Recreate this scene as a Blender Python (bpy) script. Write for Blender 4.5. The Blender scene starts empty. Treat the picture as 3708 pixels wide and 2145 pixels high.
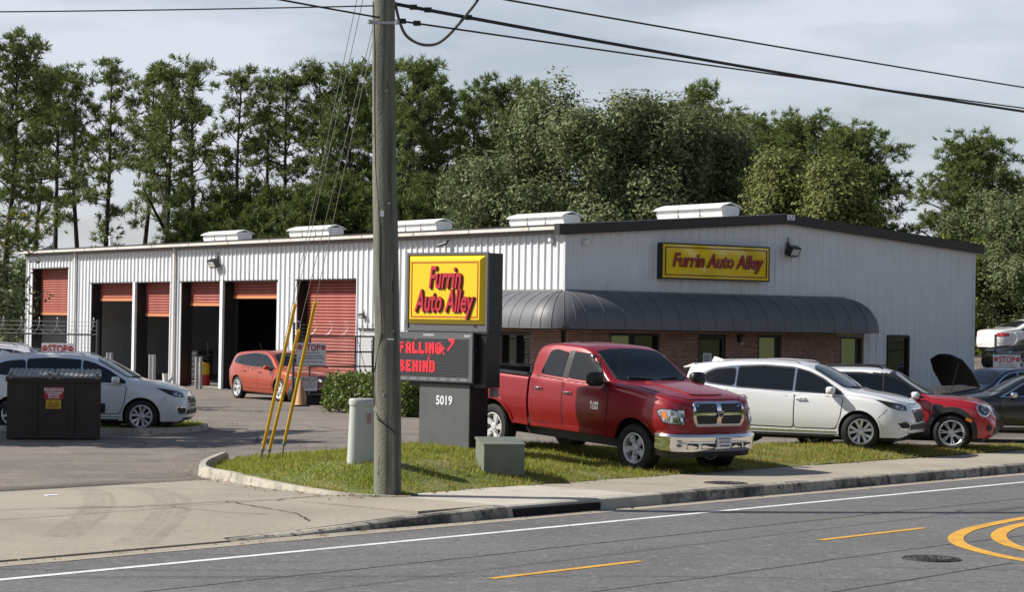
import bpy, bmesh, math, random
import numpy as np
from mathutils import Vector, Matrix
from mathutils.bvhtree import BVHTree
from mathutils.geometry import delaunay_2d_cdt

random.seed(7)
rng = np.random.default_rng(7)
S = bpy.context.scene
COL = S.collection
R = math.radians
SUN_AZ, SUN_EL = 178.0, 40.0          # direction towards the sun, measured from +X counter-clockwise

# ------------------------------------------------------------------ camera
cam_d = bpy.data.cameras.new("camera")
cam = bpy.data.objects.new("camera", cam_d)
COL.objects.link(cam)
cam_d.sensor_width = 36.0
cam_d.lens = 36.0 * 8021 / 3708
cam_d.clip_start = 0.5
cam_d.clip_end = 3000
cam.location = (0, 0, 2.3)
cam.rotation_euler = (Matrix.Rotation(math.pi / 2 + 0.0133, 3, 'X') @ Matrix.Rotation(0.0161, 3, 'Z')).to_euler()
S.camera = cam

# ------------------------------------------------------------------ sky and sun
world = bpy.data.worlds.new("World")
S.world = world
world.use_nodes = True
wn, wl = world.node_tree.nodes, world.node_tree.links
wn.clear()
w_out = wn.new('ShaderNodeOutputWorld')
w_bg = wn.new('ShaderNodeBackground')
w_bg.inputs['Strength'].default_value = 0.072
sky = wn.new('ShaderNodeTexSky')
sky.sky_type = 'NISHITA'
sky.sun_disc = False
sky.sun_elevation = R(SUN_EL)
sky.sun_rotation = R(90 - SUN_AZ)
sky.air_density = 1.0
sky.dust_density = 1.2
# thin veil of high cloud over the blue
tc = wn.new('ShaderNodeTexCoord')
mp = wn.new('ShaderNodeMapping')
mp.inputs['Scale'].default_value = (1.0, 1.0, 4.5)
nz = wn.new('ShaderNodeTexNoise')
nz.inputs['Scale'].default_value = 5.5
nz.inputs['Detail'].default_value = 7
nz.inputs['Roughness'].default_value = 0.55
cr = wn.new('ShaderNodeValToRGB')
cr.color_ramp.elements[0].position = 0.38
cr.color_ramp.elements[0].color = (0.42, 0.42, 0.42, 1)
cr.color_ramp.elements[1].position = 0.60
cr.color_ramp.elements[1].color = (0.93, 0.93, 0.93, 1)
mx = wn.new('ShaderNodeMixRGB')
mx.inputs['Color2'].default_value = (7.9, 8.3, 9.3, 1)
wl.new(tc.outputs['Generated'], mp.inputs['Vector'])
wl.new(mp.outputs['Vector'], nz.inputs['Vector'])
wl.new(nz.outputs['Fac'], cr.inputs['Fac'])
# the veil thins out overhead into clear blue
sx = wn.new('ShaderNodeSeparateXYZ')
wl.new(tc.outputs['Generated'], sx.inputs['Vector'])
vr = wn.new('ShaderNodeMapRange')
vr.interpolation_type = 'SMOOTHSTEP'
for k_, v_ in (('From Min', .10), ('From Max', .45), ('To Min', 1.0), ('To Max', .03)):
    vr.inputs[k_].default_value = v_
wl.new(sx.outputs['Z'], vr.inputs['Value'])
vm = wn.new('ShaderNodeMath'); vm.operation = 'MULTIPLY'
wl.new(cr.outputs['Color'], vm.inputs[0]); wl.new(vr.outputs['Result'], vm.inputs[1])
wl.new(vm.outputs['Value'], mx.inputs['Fac'])
wl.new(sky.outputs['Color'], mx.inputs['Color1'])
wl.new(mx.outputs['Color'], w_bg.inputs['Color'])
wl.new(w_bg.outputs['Background'], w_out.inputs['Surface'])

sun_d = bpy.data.lights.new("sun", 'SUN')
sun_d.energy = 5.0
sun_d.angle = R(0.53)
sun_d.color = (1.0, 0.945, 0.86)
sun = bpy.data.objects.new("sun", sun_d)
COL.objects.link(sun)
sv = Vector((math.cos(R(SUN_AZ)) * math.cos(R(SUN_EL)), math.sin(R(SUN_AZ)) * math.cos(R(SUN_EL)), math.sin(R(SUN_EL))))
sun.rotation_euler = sv.to_track_quat('Z', 'Y').to_euler()
sun.location = sv * 100

S.view_settings.view_transform = 'Standard'
S.view_settings.look = 'None'
S.view_settings.exposure = 0.40
S.view_settings.gamma = 1.0
S.view_settings.use_curve_mapping = False
S.cycles.max_bounces = 6
S.cycles.transparent_max_bounces = 8

# ------------------------------------------------------------------ materials
MATS = {}
def mat(name, col, rough=0.6, metal=0.0, spec=0.5, coat=0.0, noise=None, bump=None, emit=None, trans=0.0, alpha=None):
    """noise = (scale, second colour, contrast lo, hi[, detail]); bump = (scale, strength, distance)"""
    if name in MATS:
        return MATS[name]
    m = bpy.data.materials.new(name)
    m.use_nodes = True
    n, l = m.node_tree.nodes, m.node_tree.links
    b = n['Principled BSDF']
    b.inputs['Base Color'].default_value = (*col, 1)
    b.inputs['Roughness'].default_value = rough
    b.inputs['Metallic'].default_value = metal
    b.inputs['Specular IOR Level'].default_value = spec
    b.inputs['Coat Weight'].default_value = coat
    b.inputs['Coat Roughness'].default_value = 0.09
    b.inputs['Transmission Weight'].default_value = trans
    co = None
    if noise or bump:
        t = n.new('ShaderNodeTexCoord')
        co = t.outputs['Object']
    if noise:
        last = None
        lst = noise if isinstance(noise, list) else [noise]
        for nn in lst:
            z = n.new('ShaderNodeTexNoise')
            z.inputs['Scale'].default_value = nn[0]
            z.inputs['Detail'].default_value = nn[4] if len(nn) > 4 else 6
            z.inputs['Roughness'].default_value = 0.6
            vec = co
            if len(nn) > 5:
                mpn = n.new('ShaderNodeMapping')
                mpn.inputs['Scale'].default_value = nn[5]
                if len(nn) > 6:
                    mpn.inputs['Rotation'].default_value = nn[6]
                l.new(co, mpn.inputs['Vector'])
                vec = mpn.outputs['Vector']
            l.new(vec, z.inputs['Vector'])
            mr = n.new('ShaderNodeMapRange')
            mr.inputs['From Min'].default_value = nn[2]
            mr.inputs['From Max'].default_value = nn[3]
            l.new(z.outputs['Fac'], mr.inputs['Value'])
            mxn = n.new('ShaderNodeMixRGB')
            if last is None:
                mxn.inputs['Color1'].default_value = (*col, 1)
            else:
                l.new(last, mxn.inputs['Color1'])
            mxn.inputs['Color2'].default_value = (*nn[1], 1)
            l.new(mr.outputs['Result'], mxn.inputs['Fac'])
            last = mxn.outputs['Color']
        l.new(last, b.inputs['Base Color'])
    if bump:
        z = n.new('ShaderNodeTexNoise')
        z.inputs['Scale'].default_value = bump[0]
        z.inputs['Detail'].default_value = 4
        l.new(co, z.inputs['Vector'])
        bp = n.new('ShaderNodeBump')
        bp.inputs['Strength'].default_value = bump[1]
        bp.inputs['Distance'].default_value = bump[2]
        l.new(z.outputs['Fac'], bp.inputs['Height'])
        l.new(bp.outputs['Normal'], b.inputs['Normal'])
    if emit:
        b.inputs['Emission Color'].default_value = (*emit[0], 1)
        b.inputs['Emission Strength'].default_value = emit[1]
    MATS[name] = m
    return m

def leafmat(name, col, col2, trans=0.25, rough=0.55):
    """foliage: per-piece random colour between two greens, some light passing through"""
    if name in MATS:
        return MATS[name]
    m = bpy.data.materials.new(name)
    m.use_nodes = True
    n, l = m.node_tree.nodes, m.node_tree.links
    b = n['Principled BSDF']
    b.inputs['Roughness'].default_value = rough
    b.inputs['Specular IOR Level'].default_value = 0.2
    g = n.new('ShaderNodeNewGeometry')
    mxn = n.new('ShaderNodeMixRGB')
    mxn.inputs['Color1'].default_value = (*col, 1)
    mxn.inputs['Color2'].default_value = (*col2, 1)
    l.new(g.outputs['Random Per Island'], mxn.inputs['Fac'])
    l.new(mxn.outputs['Color'], b.inputs['Base Color'])
    tr = n.new('ShaderNodeBsdfTranslucent')
    l.new(mxn.outputs['Color'], tr.inputs['Color'])
    ms = n.new('ShaderNodeMixShader')
    ms.inputs['Fac'].default_value = trans
    l.new(b.outputs['BSDF'], ms.inputs[1])
    l.new(tr.outputs['BSDF'], ms.inputs[2])
    l.new(ms.outputs['Shader'], n['Material Output'].inputs['Surface'])
    MATS[name] = m
    return m

M_BLACK = mat('black_plastic', (0.012, 0.012, 0.013), 0.5)
M_DARKBLUE = mat('dark_navy_metal', (0.012, 0.014, 0.022), 0.42)
M_RUBBER = mat('tyre_rubber', (0.009, 0.009, 0.0095), 0.7, noise=(9, (0.018, 0.017, 0.016), .5, .75))
M_ALLOY = mat('alloy_rim', (0.66, 0.66, 0.67), 0.30, metal=0.35, coat=.5)
M_CHROME = mat('chrome', (0.82, 0.82, 0.83), 0.07, metal=1.0)
M_GLASS = mat('tinted_car_glass', (0.006, 0.008, 0.010), 0.03, spec=0.55)
M_LENS = mat('clear_lamp_lens', (0.55, 0.56, 0.58), 0.06, metal=0.55, coat=1.0, noise=(14, (0.10, 0.10, 0.11), .42, .58, 2))
M_AMBER = mat('amber_lens', (0.75, 0.22, 0.02), 0.15, coat=1.0)
M_REDLENS = mat('red_lens', (0.45, 0.01, 0.01), 0.12, coat=1.0)
M_GAP = mat('panel_gap', (0.010, 0.010, 0.010), 0.8)
M_WHITE_PRINT = mat('white_print', (0.80, 0.80, 0.80), 0.5)
M_GALV = mat('galvanised_steel', (0.42, 0.43, 0.44), 0.42, metal=0.6, noise=(20, (0.30, 0.31, 0.32), .4, .6))
M_CONC = mat('concrete', (0.36, 0.315, 0.25), 0.9, noise=[(0.7, (0.28, 0.245, 0.195), .42, .68), (12, (0.24, 0.21, 0.165), .52, .75), (60, (0.20, 0.175, 0.135), .58, .72, 2)], bump=(60, .35, .01))

# ------------------------------------------------------------------ mesh helpers
class MB:
    def __init__(s):
        s.v, s.f, s.m = [], [], []
    def add(s, verts, faces, m=0):
        o = len(s.v)
        s.v.extend([tuple(p) for p in verts])
        for f in faces:
            s.f.append(tuple(i + o for i in f))
            s.m.append(m)
        return s
    def box(s, x0, x1, y0, y1, z0, z1, m=0):
        v = [(x0, y0, z0), (x1, y0, z0), (x1, y1, z0), (x0, y1, z0), (x0, y0, z1), (x1, y0, z1), (x1, y1, z1), (x0, y1, z1)]
        return s.add(v, [(3, 2, 1, 0), (4, 5, 6, 7), (0, 1, 5, 4), (1, 2, 6, 5), (2, 3, 7, 6), (3, 0, 4, 7)], m)
    def bar(s, a, b, w, h, m=0):
        a, b = Vector(a), Vector(b)
        d = (b - a).normalized()
        up = Vector((0, 0, 1)) if abs(d.z) < .95 else Vector((0, 1, 0))
        x = d.cross(up).normalized() * w / 2
        y = x.cross(d).normalized() * h / 2
        v = [p + sx * x + sy * y for p in (a, b) for sx, sy in ((-1, -1), (1, -1), (1, 1), (-1, 1))]
        return s.add(v, [(0, 1, 2, 3), (7, 6, 5, 4), (0, 4, 5, 1), (1, 5, 6, 2), (2, 6, 7, 3), (3, 7, 4, 0)], m)
    def tube(s, pts, r, n=8, m=0, cap=True):
        pts = [Vector(p) for p in pts]
        rs = r if isinstance(r, (list, tuple)) else [r] * len(pts)
        ref = None
        rings = []
        for i, p in enumerate(pts):
            d = (pts[min(i + 1, len(pts) - 1)] - pts[max(i - 1, 0)])
            if d.length < 1e-9:
                d = Vector((0, 0, 1))
            d.normalize()
            if ref is None:
                ref = Vector((0, 0, 1)) if abs(d.z) < .9 else Vector((1, 0, 0))
            x = d.cross(ref)
            if x.length < 1e-4:
                x = d.cross(Vector((0, 1, .1)))
            x.normalize()
            y = d.cross(x).normalized()
            ref = -y if False else ref
            rings.append([p + (x * math.cos(2 * math.pi * k / n) + y * math.sin(2 * math.pi * k / n)) * rs[i] for k in range(n)])
        v = [q for ring in rings for q in ring]
        f = []
        for i in range(len(pts) - 1):
            for k in range(n):
                a, b = i * n + k, i * n + (k + 1) % n
                f.append((a, a + n, b + n, b))
        if cap:
            f.append(tuple(range(n)))
            f.append(tuple(reversed(range((len(pts) - 1) * n, len(pts) * n))))
        return s.add(v, f, m)
    def lathe(s, prof, n=24, m=0, axis='Z', c=(0, 0, 0), closed=False):
        v, f = [], []
        for k in range(n):
            a = 2 * math.pi * k / n
            for (r, h) in prof:
                if axis == 'Z':
                    v.append((c[0] + r * math.cos(a), c[1] + r * math.sin(a), c[2] + h))
                else:
                    v.append((c[0] + r * math.cos(a), c[1] + h, c[2] + r * math.sin(a)))
        L = len(prof)
        rr = range(L) if closed else range(L - 1)
        for k in range(n):
            for i in rr:
                j = (i + 1) % L
                q = (k * L + i, ((k + 1) % n) * L + i, ((k + 1) % n) * L + j, k * L + j)
                f.append(q if axis == 'Z' else tuple(reversed(q)))
        return s.add(v, f, m)
    def prism(s, poly, fn0, fn1, m=0):
        """poly of 2D points; fn0/fn1 map (a,b) to 3D for the two ends"""
        n = len(poly)
        v = [fn0(*p) for p in poly] + [fn1(*p) for p in poly]
        f = [tuple(reversed(range(n))), tuple(range(n, 2 * n))]
        for i in range(n):
            j = (i + 1) % n
            f.append((i, j, n + j, n + i))
        return s.add(v, f, m)
    def build(s, name, mats, parent=None, smooth=False, fixn=True):
        me = bpy.data.meshes.new(name)
        me.from_pydata(s.v, [], s.f)
        if not isinstance(mats, (list, tuple)):
            mats = [mats]
        for q in mats:
            me.materials.append(q)
        if len(mats) > 1:
            me.polygons.foreach_set('material_index', s.m)
        if fixn:
            bm = bmesh.new(); bm.from_mesh(me)
            bmesh.ops.recalc_face_normals(bm, faces=bm.faces)
            bm.to_mesh(me); bm.free()
        if smooth:
            me.shade_smooth()
            if smooth is not True:
                me.set_sharp_from_angle(angle=R(smooth))
        return link(name, me, parent)

def link(name, me, parent=None):
    o = bpy.data.objects.new(name, me)
    COL.objects.link(o)
    if parent is not None:
        o.parent = parent
    return o

def fastmesh(name, verts, faces, mats, mi=None, smooth=False):
    """verts (n,3) array, faces (m,k) array"""
    me = bpy.data.meshes.new(name)
    verts = np.asarray(verts, np.float32); faces = np.asarray(faces, np.int32)
    k = faces.shape[1]
    me.vertices.add(len(verts)); me.vertices.foreach_set('co', verts.ravel())
    me.loops.add(faces.size); me.loops.foreach_set('vertex_index', faces.ravel())
    me.polygons.add(len(faces)); me.polygons.foreach_set('loop_start', np.arange(len(faces), dtype=np.int32) * k)
    for q in (mats if isinstance(mats, (list, tuple)) else [mats]):
        me.materials.append(q)
    if mi is not None:
        me.polygons.foreach_set('material_index', np.asarray(mi, np.int32))
    me.update(calc_edges=True)
    me.validate()
    if smooth:
        me.shade_smooth()
    return me

def thing(name, label, cat, loc=(0, 0, 0), rotz=0.0, group=None):
    o = bpy.data.objects.new(name, None)
    COL.objects.link(o)
    o.empty_display_size = .2
    o.location = loc
    o.rotation_euler = (0, 0, rotz)
    o['label'] = label; o['category'] = cat
    if group: o['group'] = group
    return o
def tag(o, label, cat, group=None):
    o['label'] = label; o['category'] = cat
    if group: o['group'] = group
    return o
def struct(o):
    o['kind'] = 'structure'; return o
def dup(o, parent=None, name=None):
    c = o.copy(); COL.objects.link(c)
    c.parent = parent
    for ch in o.children:
        dup(ch, c)
    return c

def text_geo(s, size, shear=0.0, offset=0.0, extrude=0.0, sx=1.0, align='CENTER', spacing=1.0, res=2):
    """returns verts, faces of a line of text in its own XY plane, centred"""
    cu = bpy.data.curves.new('txt', 'FONT')
    cu.body = s; cu.size = size; cu.shear = shear; cu.offset = offset; cu.extrude = extrude
    cu.align_x = align; cu.align_y = 'CENTER'; cu.resolution_u = res
    cu.space_character = spacing
    o = bpy.data.objects.new('txt', cu); COL.objects.link(o)
    dg = bpy.context.evaluated_depsgraph_get()
    me = bpy.data.meshes.new_from_object(o.evaluated_get(dg))
    v = [(p.co.x * sx, p.co.y, p.co.z) for p in me.vertices]
    f = [tuple(p.vertices) for p in me.polygons]
    bpy.data.objects.remove(o); bpy.data.curves.remove(cu); bpy.data.meshes.remove(me)
    return v, f
def text_to(mb, s, size, fn, m=0, **k):
    v, f = text_geo(s, size, **k)
    mb.add([fn(*p) for p in v], f, m)

def smoothstep(a, b, x):
    t = np.clip((x - a) / (b - a), 0, 1)
    return t * t * (3 - 2 * t)

def fillet(poly, r, n=4):
    """round the corners of a 2D polygon"""
    out = []
    N = len(poly)
    for i in range(N):
        p0, p1, p2 = (np.array(poly[(i + k) % N], float) for k in (-1, 0, 1))
        rr = r[i] if isinstance(r, (list, tuple)) else r
        d1, d2 = p0 - p1, p2 - p1
        l1, l2 = np.linalg.norm(d1), np.linalg.norm(d2)
        c = min(rr, l1 * .48, l2 * .48)
        if c < 1e-4:
            out.append(tuple(p1)); continue
        a, b = p1 + d1 / l1 * c, p1 + d2 / l2 * c
        for k in range(n + 1):
            t = k / n
            out.append(tuple((1 - t) ** 2 * a + 2 * t * (1 - t) * p1 + t * t * b))
    return out

def flatpoly(poly, step=None):
    """triangulate a (non-convex) polygon, with optional interior grid; returns 2D verts, faces"""
    pts = [Vector((p[0], p[1])) for p in poly]
    if step:
        q = []
        for i in range(len(pts)):
            a, b = pts[i], pts[(i + 1) % len(pts)]
            k = max(1, int((b - a).length / step))
            for j in range(k):
                q.append(a.lerp(b, j / k))
        pts = q
    n = len(pts)
    extra = []
    if step:
        P = np.array([(p.x, p.y) for p in pts])
        x0, y0 = P.min(0); x1, y1 = P.max(0)
        for i, gx in enumerate(np.arange(x0 + step / 2, x1, step)):
            for gy in np.arange(y0 + step / 2, y1, step):
                inside = False
                x, y = gx, gy + (step * .25 if i % 2 else 0)
                A, B = P, np.roll(P, -1, 0)
                cnd = (A[:, 1] > y) != (B[:, 1] > y)
                if cnd.any():
                    xs = A[cnd, 0] + (y - A[cnd, 1]) / (B[cnd, 1] - A[cnd, 1]) * (B[cnd, 0] - A[cnd, 0])
                    inside = (xs > x).sum() % 2 == 1
                if inside:
                    d = np.min(np.hypot(P[:, 0] - x, P[:, 1] - y))
                    if d > step * .35:
                        extra.append(Vector((x, y)))
    v, e, f, *_ = delaunay_2d_cdt(pts + extra, [], [list(range(n))], 1, 1e-5)
    return [(p.x, p.y) for p in v], [tuple(q) for q in f], n

# ================================================================== GROUND, ROAD, SIDEWALK
W0 = np.array([-4.7, 20.56]); RA = np.array([0.640, 0.768]); RB = np.array([0.768, -0.640])
def rd(t, q, z=0.0):
    p = W0 + RA * t + RB * q
    return (p[0], p[1], z)
def to_rd(x, y):
    d = np.array([x, y]) - W0
    return d @ RA, d @ RB
def road_z(q):
    """crown of the road"""
    return -0.15 + 0.10 * float(smoothstep(-1.3, 5.2, q)) - 0.10 * float(smoothstep(5.2, 12.0, q))

M_ASPH = mat('road_asphalt', (0.125, 0.124, 0.123), 0.85,
             noise=[(0.35, (0.100, 0.099, 0.099), .40, .62), (1.0, (0.050, 0.050, 0.051), .56, .70, 5, (0.06, 3.2, 1), (0, 0, R(-50.2 + 4))),
                    (1.0, (0.155, 0.153, 0.15), .56, .70, 5, (0.05, 1.2, 1), (0, 0, R(-50.2))),
                    (9, (0.19, 0.188, 0.185), .56, .70, 3), (13, (0.048, 0.048, 0.049), .58, .72, 3), (30, (0.23, 0.228, 0.225), .60, .74, 2)], bump=(26, .5, .02))
M_LOT = mat('worn_lot_asphalt', (0.185, 0.158, 0.134), 0.92,
            noise=[(0.16, (0.130, 0.113, 0.099), .42, .64), (1.0, (0.070, 0.063, 0.058), .54, .70, 5, (0.10, 1.1, 1), (0, 0, R(8))),
                   (0.9, (0.23, 0.198, 0.168), .50, .72), (5, (0.255, 0.222, 0.19), .58, .74, 4), (8, (0.065, 0.06, 0.055), .58, .76, 4), (22, (0.30, 0.265, 0.23), .60, .74, 3)], bump=(20, .6, .02))
M_SOIL = mat('dry_turf_soil', (0.115, 0.14, 0.026), 0.95, noise=[(1.4, (0.22, 0.18, 0.07), .48, .66), (14, (0.03, 0.036, 0.012), .5, .7)])
M_FIELD = mat('field_grass', (0.075, 0.095, 0.028), 0.95, noise=[(0.05, (0.10, 0.105, 0.04), .4, .6), (3, (0.05, 0.06, 0.02), .5, .7)])
M_WHITE = mat('white_road_paint', (0.72, 0.72, 0.70), 0.7, noise=[(2.5, (0.55, 0.55, 0.53), .45, .65), (14, (0.20, 0.20, 0.20), .60, .70, 5), (40, (0.25, 0.25, 0.25), .58, .7, 3)])
M_YELLOW = mat('yellow_road_paint', (0.66, 0.345, 0.035), 0.7, noise=[(2.5, (0.52, 0.28, 0.04), .45, .65), (14, (0.17, 0.115, 0.05), .60, .70, 5), (40, (0.22, 0.15, 0.06), .58, .7, 3)])

# one sheet to the horizon
b = MB(); b.box(-1500, 1500, -900, 2200, -1.2, -0.62)
struct(b.build('ground', M_FIELD))
# grassy bank on the far side of the street, behind the viewpoint (seen only in reflections)
gx = np.linspace(-120, 120, 25); v = []; f = []
for i, x in enumerate(gx):
    for (y, z) in ((-16, -.55), (-24, 2.5), (-40, 7.5), (-60, 9), (-75, -.55)):
        p = W0 + RA * x + RB * (20 - y)
        v.append((p[0], p[1], z))
for i in range(24):
    for k in range(4):
        a = i * 5 + k
        f.append((a, a + 5, a + 6, a + 1))
b = MB(); b.add(v, f)
struct(b.build('grass_bank', M_FIELD, smooth=True))

# unseen wood added behind the viewpoint for car glass and windows to mirror
K_ = 60000
tx_ = rng.uniform(-75, 75, K_); th_ = 9 + 3.5 * np.sin(tx_ * .22) + 2.2 * np.sin(tx_ * .61 + 1)
uz = rng.uniform(0, 1, K_) ** .8
off_ = 52 + rng.normal(0, 2.2, K_)
C_ = np.stack([W0[0] + RA[0] * tx_ + RB[0] * off_, W0[1] + RA[1] * tx_ + RB[1] * off_, 1 + uz * th_], 1)
A_ = rng.normal(0, .28, (K_, 3)); B_ = rng.normal(0, .28, (K_, 3))
o = link('added_reflection_wood', fastmesh('added_reflection_wood', np.stack([C_ - A_, C_ + B_, C_ + A_, C_ - B_], 1).reshape(-1, 3), np.arange(K_ * 4).reshape(-1, 4), leafmat('reflection_wood_leaves', (0.045, 0.065, 0.024), (0.11, 0.125, 0.05), .2)))
o['kind'] = 'stuff'; o['label'] = 'unseen leafy wood added across the street for reflections'
# lot sheet (asphalt forecourt and yard, around and under the building)
def strip(name, m, ts, qs, zf, mats=None):
    v = []; f = []
    for t in ts:
        for q in qs:
            v.append(rd(t, q, zf(t, q)))
    n = len(qs)
    for i in range(len(ts) - 1):
        for k in range(n - 1):
            a = i * n + k
            f.append((a, a + n, a + n + 1, a + 1))
    b = MB(); b.add(v, f)
    return b.build(name, m, smooth=True)
def dip(x, y):
    """the lot sinks a little around the dumpster and the white cars"""
    return -.11 * float(smoothstep(2.5, 6.5, -x) * (1 - smoothstep(51, 60, y)) * smoothstep(33, 39, y))
def lot_z(t, q):
    x, y, _ = rd(t, q)
    return 0.012 * math.sin(t * .31) * math.sin(q * .23) + dip(x, y)
o = strip('parking_lot', M_LOT, np.linspace(-70, 110, 181), [-3.3, -4.5, -5.6, -6.98, -7.01] + list(np.arange(-8, -34, -1.0)) + [-36, -40, -45, -60, -80, -110],
          lambda t, q: ((-0.25 if t < 7.9 else -.02) if q > -7.0 else lot_z(t, q)))
struct(o)
# road
o = strip('road', M_ASPH, np.linspace(-80, 140, 111), list(np.linspace(-1.30, 13, 16)), lambda t, q: road_z(q))
struct(o)
o = strip('far_pavement', M_CONC, np.linspace(-80, 140, 40), [13.0, 13.02, 18.5], lambda t, q: road_z(13) if q == 13.0 else 0.0)
struct(o)
# concrete gutter along the near edge of the road
o = strip('gutter', M_CONC, np.linspace(-80, 140, 140), [-1.27, -0.92], lambda t, q: road_z(q) + 0.006)
struct(o)

# painted lines
def ribbon(name, m, path, w, zoff=.005):
    v = []; f = []
    P = [np.array(p, float) for p in path]
    for i, p in enumerate(P):
        d = P[min(i + 1, len(P) - 1)] - P[max(i - 1, 0)]
        d /= np.linalg.norm(d)
        nn = np.array([-d[1], d[0]]) * w / 2
        for s in (1, -1):
            q = p + nn * s
            v.append(rd(q[0], q[1], road_z(q[1]) + zoff))
    for i in range(len(P) - 1):
        f.append((2 * i, 2 * i + 1, 2 * i + 3, 2 * i + 2))
    b = MB(); b.add(v, f)
    return struct(b.build(name, m))
ribbon('white_edge_line', M_WHITE, [(t, 0) for t in np.linspace(-60, 130, 96)], .13)
for t0 in (-8.2, -2.6, 3.0, 8.65):
    ribbon('yellow_centre_dash', M_YELLOW, [(t0 + k * .46, 3.42 + .012 * (t0 + k * .46 - 3)) for k in range(6)], .11)
def smoothpath(pts, n=10):
    P = [np.array(p, float) for p in pts]; out = []
    for i in range(len(P) - 1):
        p0, p1, p2, p3 = P[max(i - 1, 0)], P[i], P[i + 1], P[min(i + 2, len(P) - 1)]
        for k in range(n):
            t = k / n
            out.append(.5 * (2 * p1 + (p2 - p0) * t + (2 * p0 - 5 * p1 + 4 * p2 - p3) * t ** 2 + (3 * p1 - p0 - 3 * p2 + p3) * t ** 3))
    out.append(P[-1]); return out
nose = [(60, 3.5), (20, 3.52), (14.5, 3.6), (12.0, 3.85), (10.6, 4.2), (9.5, 4.75), (8.75, 5.45), (8.3, 6.2), (8.15, 7.0), (8.4, 7.9), (9.4, 8.7), (11.5, 9.2), (16, 9.4), (60, 9.4)]
nose2 = [(60, 3.8), (20, 3.82), (14.5, 3.92), (12.2, 4.16), (11.0, 4.5), (10.0, 5.05), (9.35, 5.65), (8.95, 6.35), (8.85, 7.0), (9.1, 7.7), (9.9, 8.35), (11.8, 8.85), (16, 9.05), (60, 9.05)]
ribbon('yellow_median_line', M_YELLOW, smoothpath(nose), .18)
ribbon('yellow_median_line', M_YELLOW, smoothpath(nose2), .18)

# ---- kerb and sidewalk: slabs lying side by side
def kerb_rise(t):
    return float(smoothstep(4.2, 8.8, t))
M_CURB = mat('dark_stained_kerb', (0.40, 0.37, 0.31), 0.9, noise=[(1.6, (0.055, 0.052, 0.045), .42, .60), (9, (0.03, 0.03, 0.028), .52, .66), (80, (0.26, 0.24, 0.20), .55, .7, 2)], bump=(40, .4, .01))
M_CONC2 = mat('pale_new_concrete', (0.47, 0.44, 0.375), 0.9, noise=[(2, (0.38, 0.35, 0.295), .45, .65), (20, (0.30, 0.275, 0.23), .58, .72, 3)], bump=(60, .3, .008))
def slab(name, m, t0, t1, q0, q1, z0, z1, parent, gap=.010, bottom=-.3):
    """four corner slab with its own top heights: z0/z1 functions of (t,q)"""
    b = MB()
    c = [(t0 + gap, q0), (t1 - gap, q0), (t1 - gap, q1), (t0 + gap, q1)]
    v = [rd(t, q, bottom) for t, q in c] + [rd(t, q, z0(t, q)) for t, q in c]
    b.add(v, [(3, 2, 1, 0), (4, 5, 6, 7), (0, 1, 5, 4), (1, 2, 6, 5), (2, 3, 7, 6), (3, 0, 4, 7)])
    return b.build(name, m, parent)
sw = bpy.data.objects.new('sidewalk', None); COL.objects.link(sw); struct(sw)
t = 7.35
k = 0
while t < 75:
    w = 1.52
    q0 = -3.42
    if 8.85 < t + .7 < 12.0:
        mm = M_CONC2
    else:
        mm = M_CONC
    tilt = random.uniform(-.004, .004)
    slab('concrete_slab', mm, t, t + w, -1.46, q0, lambda tt, q, a=tilt: -.0 + a + .004 * (tt % 1.5), None, sw)
    t += w; k += 1
kb = bpy.data.objects.new('kerb', None); COL.objects.link(kb); struct(kb)
t = 4.2
while t < 80:
    w = 3.05 if t > 12.3 else (1.55 if t < 8.8 else 3.35)
    mm = M_CONC2 if abs(t - 8.85) < .3 else M_CURB
    b = MB()
    prof = [(-1.245, None), (-1.285, -0.012), (-1.33, .006), (-1.45, .004)]
    v = []
    for tt in (t + .006, t + w - .006):
        for q, z in prof:
            if z is None: zz = -.17
            else: zz = -.13 * (1 - kerb_rise(tt)) + z
            v.append(rd(tt, q, zz))
        v.append(rd(tt, -1.45, -.3)); v.append(rd(tt, -1.245, -.3))
    n = 6
    ff = [(i, i + 1, n + i + 1, n + i) for i in range(n - 1)] + [(n - 1, 0, n, 2 * n - 1), tuple(range(n)), tuple(reversed(range(n, 2 * n)))]
    b.add(v, ff)
    b.build('kerb_stone', mm, kb)
    t += w
# storm drain opening in the kerb
b = MB()
t0, t1 = 8.95, 10.75
v = [rd(t0, -1.238, -.155), rd(t1, -1.238, -.155), rd(t1, -1.238, -.045), rd(t0, -1.238, -.04), rd(t0, -1.30, -.155), rd(t1, -1.30, -.155), rd(t1, -1.30, -.045), rd(t0, -1.30, -.04)]
b.add(v, [(0, 1, 2, 3), (4, 7, 6, 5), (0, 4, 5, 1), (1, 5, 6, 2), (2, 6, 7, 3), (3, 7, 4, 0)])
tag(b.build('storm_drain', mat('drain_void', (0.006, 0.006, 0.006), .9)), 'dark slot of a storm drain inlet in the kerb face', 'storm drain')

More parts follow.
